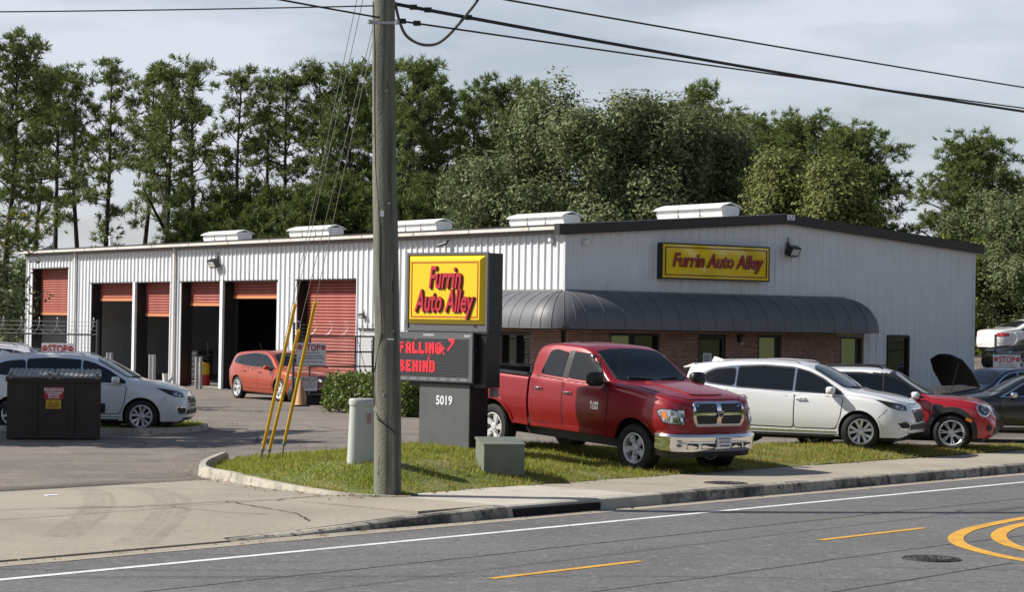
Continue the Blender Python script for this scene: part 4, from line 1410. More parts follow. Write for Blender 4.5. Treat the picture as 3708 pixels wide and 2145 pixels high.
class Car:
    def __init__(s, name, label, cat, loc, heading, paint, spec, pitch=0.0, group=None):
        s.root = thing(name, label, cat, loc, R(heading), group)
        s.root.rotation_euler = (0, R(pitch), R(heading))
        s.paint = paint; s.sp = spec
        s.bodies = []
    def section(s, x, c):
        zt, zb, lo, w = c['top'](x), c['belt'](x), c['low'](x), c['w'](x)
        zb = min(zb, zt - .03)
        lo = min(lo, zb - .08)
        he = zt - zb
        tm = s.sp.get('tumble', .30)
        cr_ = min(s.sp.get('crown', .065), .35 * he + .012)
        wt = max(w * .965 - .02 - tm * max(0, he - .06), w * .35)
        H = zb - lo
        wt_in = s.sp.get('tuck', .03)
        P = [(0, lo), (w * .80, lo), (w - .07, lo + .012), (w - wt_in - .012, lo + .06), (w - wt_in, lo + .16 * H), (w - .010, lo + .36 * H), (w, lo + .55 * H), (w - .012, lo + .80 * H), (w - .030, zb - .035), (w - .055, zb)]
        ze = zt - cr_
        P += [(w - .055 - (w - .055 - wt) * .33, zb + (ze - zb) * .36), (w - .055 - (w - .055 - wt) * .72, zb + (ze - zb) * .76), (wt, ze - .012 if he > .1 else ze - .002), (wt - .05, ze + cr_ * .40), (wt * .62, ze + cr_ * .78), (wt * .3, zt - cr_ * .04), (0, zt)]
        return P
    def loft(s, key='', xr=None, name='body', paint=None, cut=True, wheels=True, cavity=None):
        c = {k: pchip(s.sp[key + k]) for k in ('top', 'belt', 'low', 'w')}
        x0, x1 = xr or (s.sp[key + 'w'][0][0], s.sp[key + 'w'][-1][0])
        n = 84
        u = np.linspace(0, 1, n)
        xs = x0 + (x1 - x0) * (u - .10 * np.sin(2 * np.pi * u) / (1) * .9)
        v = []; f = []
        SUB = 3; tn = s.sp.get('tension', .30)
        rows = []
        for x in xs:
            P = np.array(s.section(x, c))
            Q = []
            for i in range(len(P) - 1):
                p0, p1, p2, p3 = P[max(i - 1, 0)], P[i], P[i + 1], P[min(i + 2, len(P) - 1)]
                for k in range(SUB):
                    t = k / SUB
                    # slightly tightened spline
                    m1, m2 = tn * (p2 - p0), tn * (p3 - p1)
                    L = np.linalg.norm(p2 - p1)
                    for m_ in (m1, m2):
                        l_ = np.linalg.norm(m_)
                        if l_ > L * 1.2: m_ *= L * 1.2 / l_
                    h00, h10, h01, h11 = 2 * t ** 3 - 3 * t ** 2 + 1, t ** 3 - 2 * t ** 2 + t, -2 * t ** 3 + 3 * t ** 2, t ** 3 - t ** 2
                    Q.append(h00 * p1 + h10 * m1 + h01 * p2 + h11 * m2)
            Q.append(P[-1])
            rows.append(Q)
        M = len(rows[0])
        ring = M + M - 2
        for x, Q in zip(xs, rows):
            for q in Q: v.append((x, -q[0], q[1]))            # right side (y negative), bottom to top
            for q in Q[-2:0:-1]: v.append((x, q[0], q[1]))    # left side, top to bottom
        for i in range(n - 1):
            for k in range(ring):
                a, b_ = i * ring + k, i * ring + (k + 1) % ring
                f.append((a, b_, b_ + ring, a + ring))
        f.append(tuple(reversed(range(ring)))); f.append(tuple(range((n - 1) * ring, n * ring)))
        mb = MB(); mb.add(v, f)
        o = mb.build(name, [paint or s.paint, M_BLACK], s.root)
        s.bvh = BVHTree.FromPolygons([Vector(p) for p in v], f)
        s.bodies.append((o, s.bvh))
        me = o.data
        # dark underside
        for p in me.polygons:
            if p.normal.z < -.6 : p.material_index = 1
        if s.sp.get('roof'):
            me.materials.append(s.sp['roof'][0])
            for p in me.polygons:
                if p.center.z > 1.085 and p.center.x < .90: p.material_index = 1
                if p.center.z > s.sp['roof'][1] and s.sp['roof'][2] < p.center.x < s.sp['roof'][3]: p.material_index = 2
        if cut:
            cut_ = []
            if wheels:
                for ax in s.sp['axles']:
                    if not (x0 - .4 < ax < x1 + .4): continue
                    for sd in (-1, 1):
                        mbc = MB()
                        Ra = s.sp['arch']; n_ = 40
                        poly = [(ax + Ra * math.cos(2 * math.pi * k / n_), s.sp['axz'] + Ra * math.sin(2 * math.pi * k / n_)) for k in range(n_)]
                        mbc.prism(poly, lambda a, z: (a, sd * (s.sp['hw'] - .36), z), lambda a, z: (a, sd * 1.5, z))
                        cut_.append(mbc.build('cutter', [M_BLACK]))
            if cavity:
                mbc = MB(); mbc.box(*cavity); cut_.append(mbc.build('cutter', [M_BLACK]))
            for q in cut_:
                q.parent = s.root
                md = o.modifiers.new('b', 'BOOLEAN'); md.operation = 'DIFFERENCE'; md.object = q; md.solver = 'EXACT'
                if hasattr(md, 'material_mode'): md.material_mode = 'TRANSFER'
            if cut_:
                bpy.context.view_layer.update()
                dg = bpy.context.evaluated_depsgraph_get()
                nm = bpy.data.meshes.new_from_object(o.evaluated_get(dg))
                o.modifiers.clear()
                o.data = nm
                for q in cut_: bpy.data.objects.remove(q)
        o.data.shade_smooth()
        o.data.set_sharp_from_angle(angle=R(32))
        return o
    def patch(s, poly, plane, name, m, off=.006, thick=.02, parent=None, step=.09, bvh=None, smooth=40):
        """project a flat outline on to the body. plane: 'R','L' (x,z), 'T' (x,y), 'F' front (y,z), 'B' back (y,z), or (U,V,D)"""
        pl = {'R': ((1, 0, 0), (0, 0, 1), (0, 1, 0)), 'L': ((1, 0, 0), (0, 0, 1), (0, -1, 0)), 'T': ((1, 0, 0), (0, 1, 0), (0, 0, -1)),
              'F': ((0, 1, 0), (0, 0, 1), (-1, 0, 0)), 'B': ((0, 1, 0), (0, 0, 1), (1, 0, 0))}
        U, V, D = [Vector(q) for q in (pl[plane] if isinstance(plane, str) else plane)]
        D.normalize()
        bvh = bvh or s.bvh
        vv, ff, nb = flatpoly(poly, step)
        outer = []; miss = []
        last = 4.0
        for (a, c) in vv:
            o_ = U * a + V * c - D * 6
            hit = bvh.ray_cast(o_, D)
            if hit[0] is None:
                outer.append(None)
            else:
                outer.append(6 - (hit[0] - o_).length)
        known = [(q, d) for q, d in zip(vv, outer) if d is not None]
        if not known: return None
        for i, d in enumerate(outer):
            if d is None:
                q = vv[i]
                outer[i] = min(known, key=lambda k: (k[0][0] - q[0]) ** 2 + (k[0][1] - q[1]) ** 2)[1]
        vo = [U * a + V * c - D * (d + off) for (a, c), d in zip(vv, outer)]
        vi = [p + D * thick for p in vo]
        N = len(vv)
        cnt = {}
        for q in ff:
            for i in range(len(q)):
                e = (q[i], q[(i + 1) % len(q)])
                cnt[e] = 1
        f = list(ff) + [tuple(N + i for i in reversed(q)) for q in ff]
        for (a, c) in list(cnt):
            if (c, a) not in cnt:
                f.append((c, a, N + a, N + c))
        mb = MB(); mb.add(vo + vi, f)
        return mb.build(name, m, parent or s.root, smooth=smooth)
    def grow(s, poly, d):
        P = np.array(poly, float)
        area = .5 * np.sum(P[:, 0] * np.roll(P[:, 1], -1) - np.roll(P[:, 0], -1) * P[:, 1])
        sg = 1 if area > 0 else -1
        out = []
        for i in range(len(P)):
            e1 = P[i] - P[i - 1]; e2 = P[(i + 1) % len(P)] - P[i]
            n1 = np.array([e1[1], -e1[0]]) / (np.linalg.norm(e1) + 1e-9) * sg
            n2 = np.array([e2[1], -e2[0]]) / (np.linalg.norm(e2) + 1e-9) * sg
            n = n1 + n2
            n = n / (np.linalg.norm(n) + 1e-9) / max(.5, math.sqrt((1 + n1 @ n2) / 2 + 1e-6))
            out.append(tuple(P[i] + n * d))
        return out
    def window(s, poly, plane, trim=None, tw=.022, name='window', parent=None, r=.05, m=None):
        q = fillet(poly, r)
        w = s.patch(q, plane, name, m or M_GLASS, .015, .02, parent, step=.05)
        if trim is not None:
            s.patch(s.grow(q, tw), plane, 'window_trim', trim, .009, .02, w, step=.06)
        return w
    def door(s, poly, plane, r=.05, handle=None, hm=None, name='door', win=None, trim=None, tw=.022, wr=.05, paint=None):
        q = fillet(poly, r)
        d = s.patch(q, plane, name, paint or s.paint, .006, .02)
        s.patch(s.grow(q, .015), plane, 'door_gap', M_GAP, .0025, .02, d)
        sd = -1 if plane == 'R' else 1
        if handle:
            hx, hz = handle
            hit = s.bvh.ray_cast(Vector((hx, sd * 5, hz)), Vector((0, -sd, 0)))
            y = hit[0].y if hit[0] else sd * .9
            mb = MB()
            mb.tube([(hx - .10, y + sd * .005, hz), (hx - .085, y + sd * .035, hz + .004), (hx + .085, y + sd * .035, hz + .006), (hx + .10, y + sd * .005, hz)], .014, 6)
            mb.build('handle', hm or s.paint, d, smooth=True)
            mb = MB(); superell(mb, (hx, y, hz - .004), (.06, .008, .028), 1, 1, 12, 6); mb.build('handle_recess', M_BLACK, d, smooth=True)
        if win: s.window(win, plane, trim, tw, parent=d, r=wr)
        return d
    def wheels(s, key, Rt, Wt, rr, style, rim_m=None, steer=0, dz=(0, 0), track=None, only=None):
        ty, ri, br, lg = wheel_meshes(key, Rt, Wt, rr, style, rim_m or M_ALLOY)
        for i, ax in enumerate(s.sp['axles']):
            for sd in (-1, 1):
                w = link('wheel', br, s.root)
                w.location = (ax, sd * (s.sp['hw'] - Wt / 2 - s.sp.get('inset', .015)), s.sp['axz'] + dz[i])
                rz = (0 if sd < 0 else math.pi) + (R(steer) if ax > 0 else 0)
                w.rotation_euler = (0, random.uniform(0, 6), 0)
                w.rotation_euler = (Matrix.Rotation(rz, 3, 'Z') @ Matrix.Rotation(random.uniform(0, 6), 3, 'Y')).to_euler()
                link('tyre', ty, w); link('rim', ri, w); link('lug_nuts', lg, w)
    def mirror(s, x, z, m, size=(.09, .12, .075), out=.13, base=None, m2=None):
        for sd in (-1, 1):
            hit = s.bvh.ray_cast(Vector((x, sd * 5, z - .06)), Vector((0, -sd, 0)))
            y = hit[0].y if hit[0] else sd * .85
            mb = MB(); superell(mb, (x - .02, y + sd * (out + .02), z), size, .6, .65, 18, 10)
            mr = mb.build('side_mirror', m, s.root, smooth=True)
            mb = MB(); mb.bar((x + .0, y - sd * .02, z - .065), (x - .01, y + sd * out, z - .05), .07, .04); mb.build('mirror_arm', m2 or M_BLACK, mr)
            mb = MB(); superell(mb, (x - .02 - size[0] * .78, y + sd * (out + .02), z), (.03, size[1] * .84, size[2] * .8), .5, .5, 12, 6); mb.build('mirror_glass', M_GLASS, mr, smooth=True)
    def lettering(s, txt, size, place, m, parent=None, name='lettering', **k):
        mb = MB(); text_to(mb, txt, size, place, **k); return mb.build(name, m, parent or s.root)
    def plate(s, x, z, w=.30, h=.15, lines=None, m=None, rear=False):
        mb = MB(); sg = -1 if rear else 1
        mb.box(x - .006, x + .006, -w / 2, w / 2, z - h / 2, z + h / 2)
        p = mb.build('number_plate', m or M_WHITE_PRINT, s.root)
        if lines:
            mb = MB()
            for t_, sz, dz in lines:
                text_to(mb, t_, sz, lambda a, c, e: (x + .008 * sg, a * sg, z + dz + c))
            mb.build('plate_lettering', mat('plate_blue', (0.02, 0.04, 0.16), .5), p)
        return p

def paint(name, col, flake=0.0, rough=.32):
    return mat(name, col, rough, metal=flake, spec=.5, coat=1.0)

# ------------------------------------------------------------------ red pickup
P_RED = paint('deep_red_paint', (0.25, 0.003, 0.010), .15, .34)
P_RED.node_tree.nodes['Principled BSDF'].inputs['Coat Weight'].default_value = .55
RAM = dict(tension=.20, crown=.05, axles=(1.785, -1.785), axz=.40, arch=.495, hw=1.0, tumble=.36, tuck=.05, inset=.02,
    top=[(-.84, 1.80), (-.80, 1.875), (-.70, 1.915), (-.3, 1.955), (.15, 1.95), (.42, 1.90), (.60, 1.81), (1.20, 1.435), (1.27, 1.415), (1.6, 1.395), (2.1, 1.335), (2.42, 1.285), (2.58, 1.235), (2.65, 1.17), (2.68, 1.06)],
    belt=[(-.84, 1.36), (.5, 1.345), (1.2, 1.32), (1.6, 1.29), (2.1, 1.225), (2.45, 1.15), (2.68, .94)],
    low=[(-.84, .50), (1.3, .50), (2.2, .56), (2.6, .62), (2.68, .64)],
    w=[(-.84, .985), (-.5, 1.0), (1.2, 1.0), (1.9, 1.005), (2.22, .99), (2.42, .945), (2.56, .86), (2.64, .75), (2.68, .66)],
    btop=[(-3.02, 1.37), (-.89, 1.37)], bbelt=[(-3.02, 1.335), (-.89, 1.335)], blow=[(-3.02, .60), (-2.4, .54), (-.89, .50)],
    bw=[(-3.02, .965), (-2.9, .985), (-1.8, 1.005), (-.89, .99)])
tx = Car('pickup_truck', 'red crew pickup truck parked on the turf mound beside the yellow sign', 'pickup truck', (1.56, 37.2, .07), -50.5, P_RED, RAM, pitch=2.9)
tx.loft('b', name='cargo_bed', cavity=(-2.95, -.95, -.86, .86, .92, 2.0))
bed = tx.bodies[-1]
mb = MB()
for sd in (-1, 1): mb.box(-3.0, -.9, sd * .925 - .065, sd * .925 + .065, 1.372, 1.395)
mb.box(-3.02, -2.94, -.86, .86, 1.372, 1.395); mb.build('bed_rail_cap', M_BLACK, tx.root)
mb = MB(); mb.box(-.98, -.93, -.85, .85, .95, 1.50); mb.build('bed_headboard', M_BLACK, tx.root)
mb = MB(); mb.box(-.875, -.835, -.93, .93, .55, 1.33); mb.build('cab_gap', M_GAP, tx.root)
for sd in (-1, 1):
    mb = MB(); mb.box(-3.045, -3.0, sd * .93 - .045, sd * .93 + .045, .93, 1.25); mb.build('tail_lamp', M_REDLENS, tx.root)
tx.patch(fillet([(-.84, .66), (.84, .66), (.84, 1.33), (-.84, 1.33)], .04), 'B', 'tailgate', P_RED, .008, .02, bvh=bed[1])
mb = MB(); mb.box(-3.20, -3.05, -.95, .95, .52, .68); mb.build('rear_bumper', M_CHROME, tx.root)
tx.loft('')
cab = tx.bodies[-1]
for pl in ('R', 'L'):
    tx.door([(-.74, .62), (.02, .60), (.03, 1.34), (-.72, 1.365)], pl, .06, (-.58, 1.17), M_CHROME,
            win=[(-.60, 1.415), (-.05, 1.395), (-.05, 1.80), (-.36, 1.835), (-.50, 1.80)], wr=.05)
    tx.door([(.05, .60), (1.10, .60), (1.16, 1.05), (1.12, 1.32), (.05, 1.34)], pl, .06, (.17, 1.15), M_CHROME,
            win=[(.10, 1.395), (1.02, 1.375), (1.02, 1.43), (.66, 1.755), (.50, 1.815), (.10, 1.83)], wr=.05)
    tx.patch([(-.045, 1.39), (.092, 1.388), (.092, 1.84), (-.045, 1.83)], pl, 'b_pillar', mat('satin_black', (0.02, 0.02, 0.021), .3), .009, .02, cab[0])
    tx.patch(fillet([(-.70, .53), (1.10, .53), (1.12, .60), (-.70, .60)], .02), pl, 'rocker_moulding', P_RED, .02, .03)
    tx.patch([(1.20, 1.26), (1.208, 1.26), (1.30, 1.385), (1.29, 1.385)], pl, 'fender_gap', M_GAP, .004, .02, step=.2)
    tx.patch([(2.30, .74), (2.308, .74), (2.36, .845), (2.35, .845)], pl, 'bumper_gap', M_GAP, .004, .02, step=.2)
    for ax, bv in ((1.785, None), (-1.785, bed[1])):   # wheel arch lips
        a = [(ax + .55 * math.cos(t), .40 + .55 * math.sin(t)) for t in np.linspace(R(12), R(168), 20)] + [(ax + .492 * math.cos(t), .40 + .492 * math.sin(t)) for t in np.linspace(R(168), R(12), 20)]
        tx.patch(a, pl, 'wheel_arch_lip', P_RED, .016, .03, bvh=bv)
    sg = -1 if pl == 'R' else 1
    yb = sg * 1.012
    for t_, z in (('RAM', 1.035), ('1500', .965)):
        tx.lettering(t_, .085, lambda x, y, z_: (.86 + (x if sg < 0 else -x), yb + sg * z_, z + y), M_CHROME, extrude=.004, sx=1.15, offset=.002)
    # headlamp wrapping the corner
    D = Vector((-.80, -sg * .60, 0)); U = Vector((-sg * -.60 * -1 * -1, 0, 0))
    D = Vector((-.82, -sg * .57, 0)).normalized(); U = Vector((-D.y, D.x, 0))
    c0 = U.dot(Vector((2.50, sg * .80, 0)))
    e = 1 if (U.y * sg) > 0 else -1
    hp = fillet([(c0 - .16 * e, .85), (c0 + .16 * e, .87), (c0 + .26 * e, 1.04), (c0 + .20 * e, 1.075), (c0 - .16 * e, 1.075)], .03)
    hl = tx.patch(hp, (U, (0, 0, 1), D), 'headlight', M_LENS, .014, .03)
    tx.patch(tx.grow(hp, .012), (U, (0, 0, 1), D), 'lamp_bezel', M_BLACK, .006, .03, hl)
    tx.patch(fillet([(c0 + .11 * e, .93), (c0 + .17 * e, .93), (c0 + .20 * e, 1.04), (c0 + .13 * e, 1.05)], .02), (U, (0, 0, 1), D), 'indicator', M_AMBER, .017, .02, hl)
    for k in (-.09, .02):
        mbx = MB()
        q = tx.patch(fillet([(c0 + (k - .045) * e, .885), (c0 + (k + .045) * e, .885), (c0 + (k + .045) * e, .955), (c0 + (k - .045) * e, .955)], .03), (U, (0, 0, 1), D), 'reflector', M_CHROME, .018, .02, hl)
tx.window([(1.185, -.60), (1.215, 0), (1.185, .60), (1.10, .76), (.50, .665), (.46, .35), (.455, 0), (.46, -.35), (.50, -.665), (1.10, -.76)], 'T', M_BLACK, .018, 'windshield', r=.03)
hq = fillet([(1.26, -.80), (2.34, -.76), (2.55, -.58), (2.585, 0), (2.55, .58), (2.34, .76), (1.26, .80), (1.285, 0)], .05)
hd = tx.patch(hq, 'T', 'hood', P_RED, .010, .02)
tx.patch(tx.grow(hq, .012), 'T', 'hood_gap', M_GAP, .003, .02, hd)
tx.patch(fillet([(1.34, -.42), (2.42, -.36), (2.46, 0), (2.42, .36), (1.34, .42)], .10), 'T', 'hood_bulge', P_RED, .030, .03, hd, smooth=60)
for sd in (-1, 1):
    mb = MB(); mb.tube([(1.22, sd * .1, 1.455), (1.14, sd * .55, 1.475)], .012, 5); mb.build('wiper', M_BLACK, tx.root)
tx.mirror(1.02, 1.44, M_BLACK, (.09, .15, .115), .20)
# grille
gp = fillet([(-.50, .82), (.50, .82), (.565, .93), (.545, 1.17), (.47, 1.215), (-.47, 1.215), (-.545, 1.17), (-.565, .93)], .04)
gr = tx.patch(gp, 'F', 'grille', M_CHROME, .030, .06)
for sd in (-1, 1):
    for z0, z1 in ((.860, 1.000), (1.040, 1.180)):
        wdt = .50
        tx.patch(fillet([(sd * .05, z0), (sd * wdt * (1 if z0 > 1 else .93), z0), (sd * (wdt + .01), z1), (sd * .05, z1)][::sd], .035), 'F', 'grille_mesh', mat('grille_black', (0.008, 0.008, 0.009), .4, noise=(60, (.03, .03, .032), .5, .6, 2)), .034, .03, gr)
mb = MB()
xg = 2.735
mb.prism([(-.055, 1.075), (.055, 1.075), (.05, 1.0), (.025, .955), (0, .945), (-.025, .955), (-.05, 1.0)], lambda y, z: (xg - .01, y, z), lambda y, z: (xg + .012, y, z))
mb.build('badge', M_CHROME, gr)
mb = MB()
for sd in (-1, 1):       # curled horns and muzzle of the badge
    mb.tube([(xg + .016, sd * .008, 1.055), (xg + .018, sd * .035, 1.05), (xg + .018, sd * .042, 1.02), (xg + .018, sd * .030, .998), (xg + .018, sd * .022, 1.015)], .007, 5)
mb.prism([(-.012, 1.03), (.012, 1.03), (.009, .972), (-.009, .972)], lambda y, z: (xg + .010, y, z), lambda y, z: (xg + .020, y, z))
mb.build('badge_relief', M_BLACK, gr)
# chrome bumper: profile swept round the front
def sweep(path, prof, name, m, root, smooth=35):
    v = []; f = []
    N = len(path); n = len(prof)
    for i, p in enumerate(path):
        d = np.array(path[min(i + 1, N - 1)]) - np.array(path[max(i - 1, 0)]); d = d / np.linalg.norm(d)
        nn = np.array([d[1], -d[0]])
        for o_, z in prof:
            v.append((p[0] + nn[0] * o_, p[1] + nn[1] * o_, z))
    for i in range(N - 1):
        for k in range(n):
            a, b_ = i * n + k, i * n + (k + 1) % n
            f.append((a, b_, b_ + n, a + n))
    f += [tuple(reversed(range(n))), tuple(range((N - 1) * n, N * n))]
    mb = MB(); mb.add(v, f); return mb.build(name, m, root, smooth=smooth)
bpth = [tuple(p) for p in smoothpath([(2.28, -.965), (2.46, -.95), (2.61, -.885), (2.735, -.66), (2.795, -.33), (2.81, 0), (2.795, .33), (2.735, .66), (2.61, .885), (2.46, .95), (2.28, .965)], 5)]
bmp = sweep(bpth, [(-.08, .42), (-.01, .43), (.015, .50), (.0, .58), (.02, .66), (.0, .70), (-.10, .71)], 'front_bumper', M_CHROME, tx.root)
bv = BVHTree.FromObject(bmp, bpy.context.evaluated_depsgraph_get())
for y0, y1 in ((-.72, -.50), (-.46, -.16), (.16, .46), (.50, .72)):
    tx.patch(fillet([(y0, .475), (y1, .475), (y1, .56), (y0 + (.04 if y0 < 0 else 0), .565)], .03), 'F', 'bumper_intake', M_BLACK, .004, .02, bmp, bvh=bv)
sweep([(p[0] - .05, p[1] * .985) for p in bpth], [(-.10, .33), (-.02, .34), (.0, .42), (-.10, .43)], 'air_dam', M_BLACK, tx.root)
mb = MB()
mb.box(2.835, 2.845, -.145, .165, .50, .665)
pt = mb.build('number_plate', M_WHITE_PRINT, tx.root)
mb = MB()
text_to(mb, 'AIR FORCE', .048, lambda a, c, e: (2.848, a + .01, .585 + c), offset=.001)
mb.box(2.8455, 2.847, -.12, .14, .632, .650); mb.box(2.8455, 2.847, -.09, .11, .515, .535)
mb.build('plate_lettering', mat('plate_blue', (0.02, 0.04, 0.16), .5), pt)
mb = MB(); mb.tube([(1.28, -.86, 1.36), (1.24, -.86, 2.0)], .004, 5); mb.build('antenna', M_BLACK, tx.root)
mb = MB(); superell(mb, (-.55, 0, 1.945), (.05, .20, .022), .7, .5); mb.build('roof_lamp', M_BLACK, tx.root)
mb = MB(); mb.box(-2.7, 2.3, -.62, .62, .34, .52); mb.build('chassis', M_BLACK, tx.root)
tx.wheels('pickup', .395, .27, .235, 'five', mat('silver_alloy', (.62, .62, .63), .32, metal=.3, coat=.5), steer=0)

# ------------------------------------------------------------------ white crossovers
P_WHITE = paint('pearl_white_paint', (0.74, 0.745, 0.75), 0, .3)
ENV = dict(axles=(1.37, -1.37), axz=.352, arch=.405, hw=.92, tumble=.42, tuck=.045,
    top=[(-2.37, .80), (-2.35, .95), (-2.29, 1.10), (-2.235, 1.22), (-2.17, 1.50), (-2.12, 1.565), (-1.6, 1.63), (-.9, 1.675), (-.35, 1.675), (.05, 1.64), (.34, 1.56), (.75, 1.355), (1.10, 1.165), (1.18, 1.13), (1.6, 1.065), (1.95, .985), (2.15, .905), (2.25, .81), (2.30, .66)],
    belt=[(-2.37, 1.06), (-1.5, 1.12), (0, 1.055), (1.1, 1.015), (1.6, .96), (2.0, .865), (2.3, .60)],
    low=[(-2.37, .50), (-2.15, .33), (-1.6, .26), (1.6, .235), (2.1, .235), (2.3, .34)],
    w=[(-2.37, .62), (-2.30, .76), (-2.1, .87), (-1.4, .92), (0, .912), (1.3, .92), (1.75, .89), (2.0, .82), (2.16, .71), (2.25, .59), (2.30, .46)])
def envision(label, loc, heading, steer, name='crossover_car'):
    c = Car(name, label, 'car', loc, heading, P_WHITE, ENV, group='white crossover cars')
    c.loft('')
    for pl in ('R', 'L'):
        sg = -1 if pl == 'R' else 1
        c.door([(-.98, .42), (.06, .40), (.08, 1.03), (-1.30, 1.09), (-1.28, .92), (-1.06, .72)], pl, .06, (-1.02, .98), None,
               win=[(-1.10, 1.155), (.02, 1.105), (.02, 1.515), (-.6, 1.545), (-1.10, 1.515)], trim=M_BLACK, tw=.02, wr=.03)
        c.door([(.085, .40), (.90, .40), (1.00, .62), (1.05, .98), (.10, 1.03)], pl, .06, (.22, .945), None,
               win=[(.09, 1.10), (1.02, 1.06), (.98, 1.10), (.62, 1.315), (.34, 1.44), (.09, 1.505)], trim=M_BLACK, tw=.02, wr=.03)
        c.window([(-1.85, 1.27), (-1.70, 1.215), (-1.16, 1.165), (-1.16, 1.50), (-1.55, 1.465), (-1.75, 1.40)], pl, M_BLACK, .02, 'quarter_window', r=.08)
        dlo = fillet([(1.10, 1.035), (.62, 1.35), (.32, 1.475), (0, 1.55), (-.6, 1.58), (-1.2, 1.55), (-1.6, 1.50), (-1.85, 1.40), (-1.95, 1.26), (-1.75, 1.185), (-1.1, 1.12), (0, 1.07)], .06)
        c.patch(dlo, pl, 'window_surround', M_CHROME, .0045, .02)
        c.patch(fillet([(-.95, .335), (.93, .325), (.95, .345), (-.97, .36)], .008), pl, 'sill_strip', M_CHROME, .010, .02)
        c.patch(fillet([(-.95, .24), (.95, .235), (.95, .285), (-.95, .29)], .008), pl, 'sill_cladding', M_BLACK, .008, .03)
        D = Vector((-.66, -sg * .75, 0)).normalized(); U = Vector((-D.y, D.x, 0)); e = 1 if U.y * sg > 0 else -1
        c0 = U.dot(Vector((2.05, sg * .74, 0)))
        hp = fillet([(c0 - .24 * e, .76), (c0 - .02 * e, .775), (c0 + .14 * e, .83), (c0 + .36 * e, .965), (c0 + .22 * e, .945), (c0 - .22 * e, .865)], .02)
        hl = c.patch(hp, (U, (0, 0, 1), D), 'headlight', M_BLACK, .009, .03, step=.06)
        c.patch(fillet([(c0 - .21 * e, .775), (c0 - .03 * e, .79), (c0 + .08 * e, .835), (c0 + .05 * e, .885), (c0 - .20 * e, .845)], .03), (U, (0, 0, 1), D), 'lamp_lens', M_LENS, .013, .02, hl, step=.06)
        fp = fillet([(c0 - .28 * e, .43), (c0 - .10 * e, .43), (c0 - .02 * e, .53), (c0 - .22 * e, .545), (c0 - .30 * e, .50)], .03)
        fg = c.patch(c.grow(fp, .022), (U, (0, 0, 1), D), 'fog_lamp_bezel', M_CHROME, .008, .03, step=.06)
        c.patch(fp, (U, (0, 0, 1), D), 'fog_lamp', M_BLACK, .013, .02, fg, step=.06)
        c.patch([(1.745, .62), (1.755, .62), (1.905, .785), (1.895, .785)], pl, 'bumper_gap', M_GAP, .004, .02, step=.2)
        c.patch([(1.06, .90), (1.07, .90), (1.13, 1.02), (1.12, 1.02)], pl, 'fender_gap', M_GAP, .004, .02, step=.2)
        # rear lamp
        D = Vector((.7, -sg * .7, 0)).normalized(); U = Vector((-D.y, D.x, 0)); e = 1 if U.y * sg > 0 else -1
        c0 = U.dot(Vector((-2.2, sg * .8, 0)))
        c.patch(fillet([(c0 - .2, .92), (c0 + .2, .92), (c0 + .2, 1.06), (c0 - .2, 1.06)], .03), (U, (0, 0, 1), D), 'tail_lamp', M_REDLENS, .01, .03)
        for ax in (1.37, -1.37):
            a = [(ax + .435 * math.cos(t), .352 + .435 * math.sin(t)) for t in np.linspace(R(-8), R(188), 24)] + [(ax + .402 * math.cos(t), .352 + .402 * math.sin(t)) for t in np.linspace(R(188), R(-8), 24)]
            c.patch(a, pl, 'wheel_arch_lip', P_WHITE, .010, .03)
        mb = MB(); mb.tube([(-1.6, sg * .60, 1.625), (-1.5, sg * .61, 1.645), (-.6, sg * .625, 1.68), (.0, sg * .61, 1.655), (.12, sg * .60, 1.61)], .011, 6); mb.build('roof_rail', mat('silver_rail', (.6, .6, .6), .3, metal=.7), c.root, smooth=True)
    c.window([(1.06, -.56), (1.12, 0), (1.06, .56), (.98, .70), (.42, .60), (.33, .3), (.31, 0), (.33, -.3), (.42, -.60), (.98, -.70)], 'T', M_BLACK, .015, 'windshield', r=.03)
    hq = fillet([(1.14, -.70), (1.7, -.72), (2.05, -.60), (2.17, -.30), (2.19, 0), (2.17, .30), (2.05, .60), (1.7, .72), (1.14, .70), (1.19, 0)], .05)
    hd = c.patch(hq, 'T', 'hood', P_WHITE, .006, .02); c.patch(c.grow(hq, .009), 'T', 'hood_gap', M_GAP, .002, .02, hd)
    gq = fillet([(-.22, .54), (.22, .54), (.40, .66), (.42, .80), (-.42, .80), (-.40, .66)], .05)
    g = c.patch(gq, 'F', 'grille', M_CHROME, .012, .03, step=.06)
    c.patch(c.grow(gq, -.02), 'F', 'grille_mesh', M_BLACK, .016, .03, g, step=.06)
    for k in range(9):
        y = -.32 + k * .08
        c.patch([(y - .009, .60), (y + .009, .60), (y + .009, .78), (y - .009, .78)], 'F', 'grille_slat', M_CHROME, .022, .03, g, step=.2)
    c.patch(fillet([(-.55, .40), (.55, .40), (.50, .50), (-.50, .50)], .03), 'F', 'lower_intake', M_BLACK, .010, .03, step=.08)
    c.patch(fillet([(-.62, .30), (.62, .30), (.60, .34), (-.60, .34)], .01), 'F', 'lip', M_CHROME, .016, .03, step=.08)
    c.window([(-.56, 1.17), (.56, 1.17), (.50, 1.46), (-.50, 1.46)], 'B', M_BLACK, .02, 'rear_window', r=.05)
    mb = MB()
    v = [(-2.08, -.60, 1.575), (-2.08, .60, 1.575), (-2.34, .52, 1.50), (-2.34, -.52, 1.50), (-2.08, -.60, 1.52), (-2.08, .60, 1.52), (-2.32, .52, 1.475), (-2.32, -.52, 1.475)]
    mb.add(v, [(0, 1, 2, 3), (7, 6, 5, 4), (0, 3, 7, 4), (1, 0, 4, 5), (2, 1, 5, 6), (3, 2, 6, 7)]); mb.build('spoiler', P_WHITE, c.root)
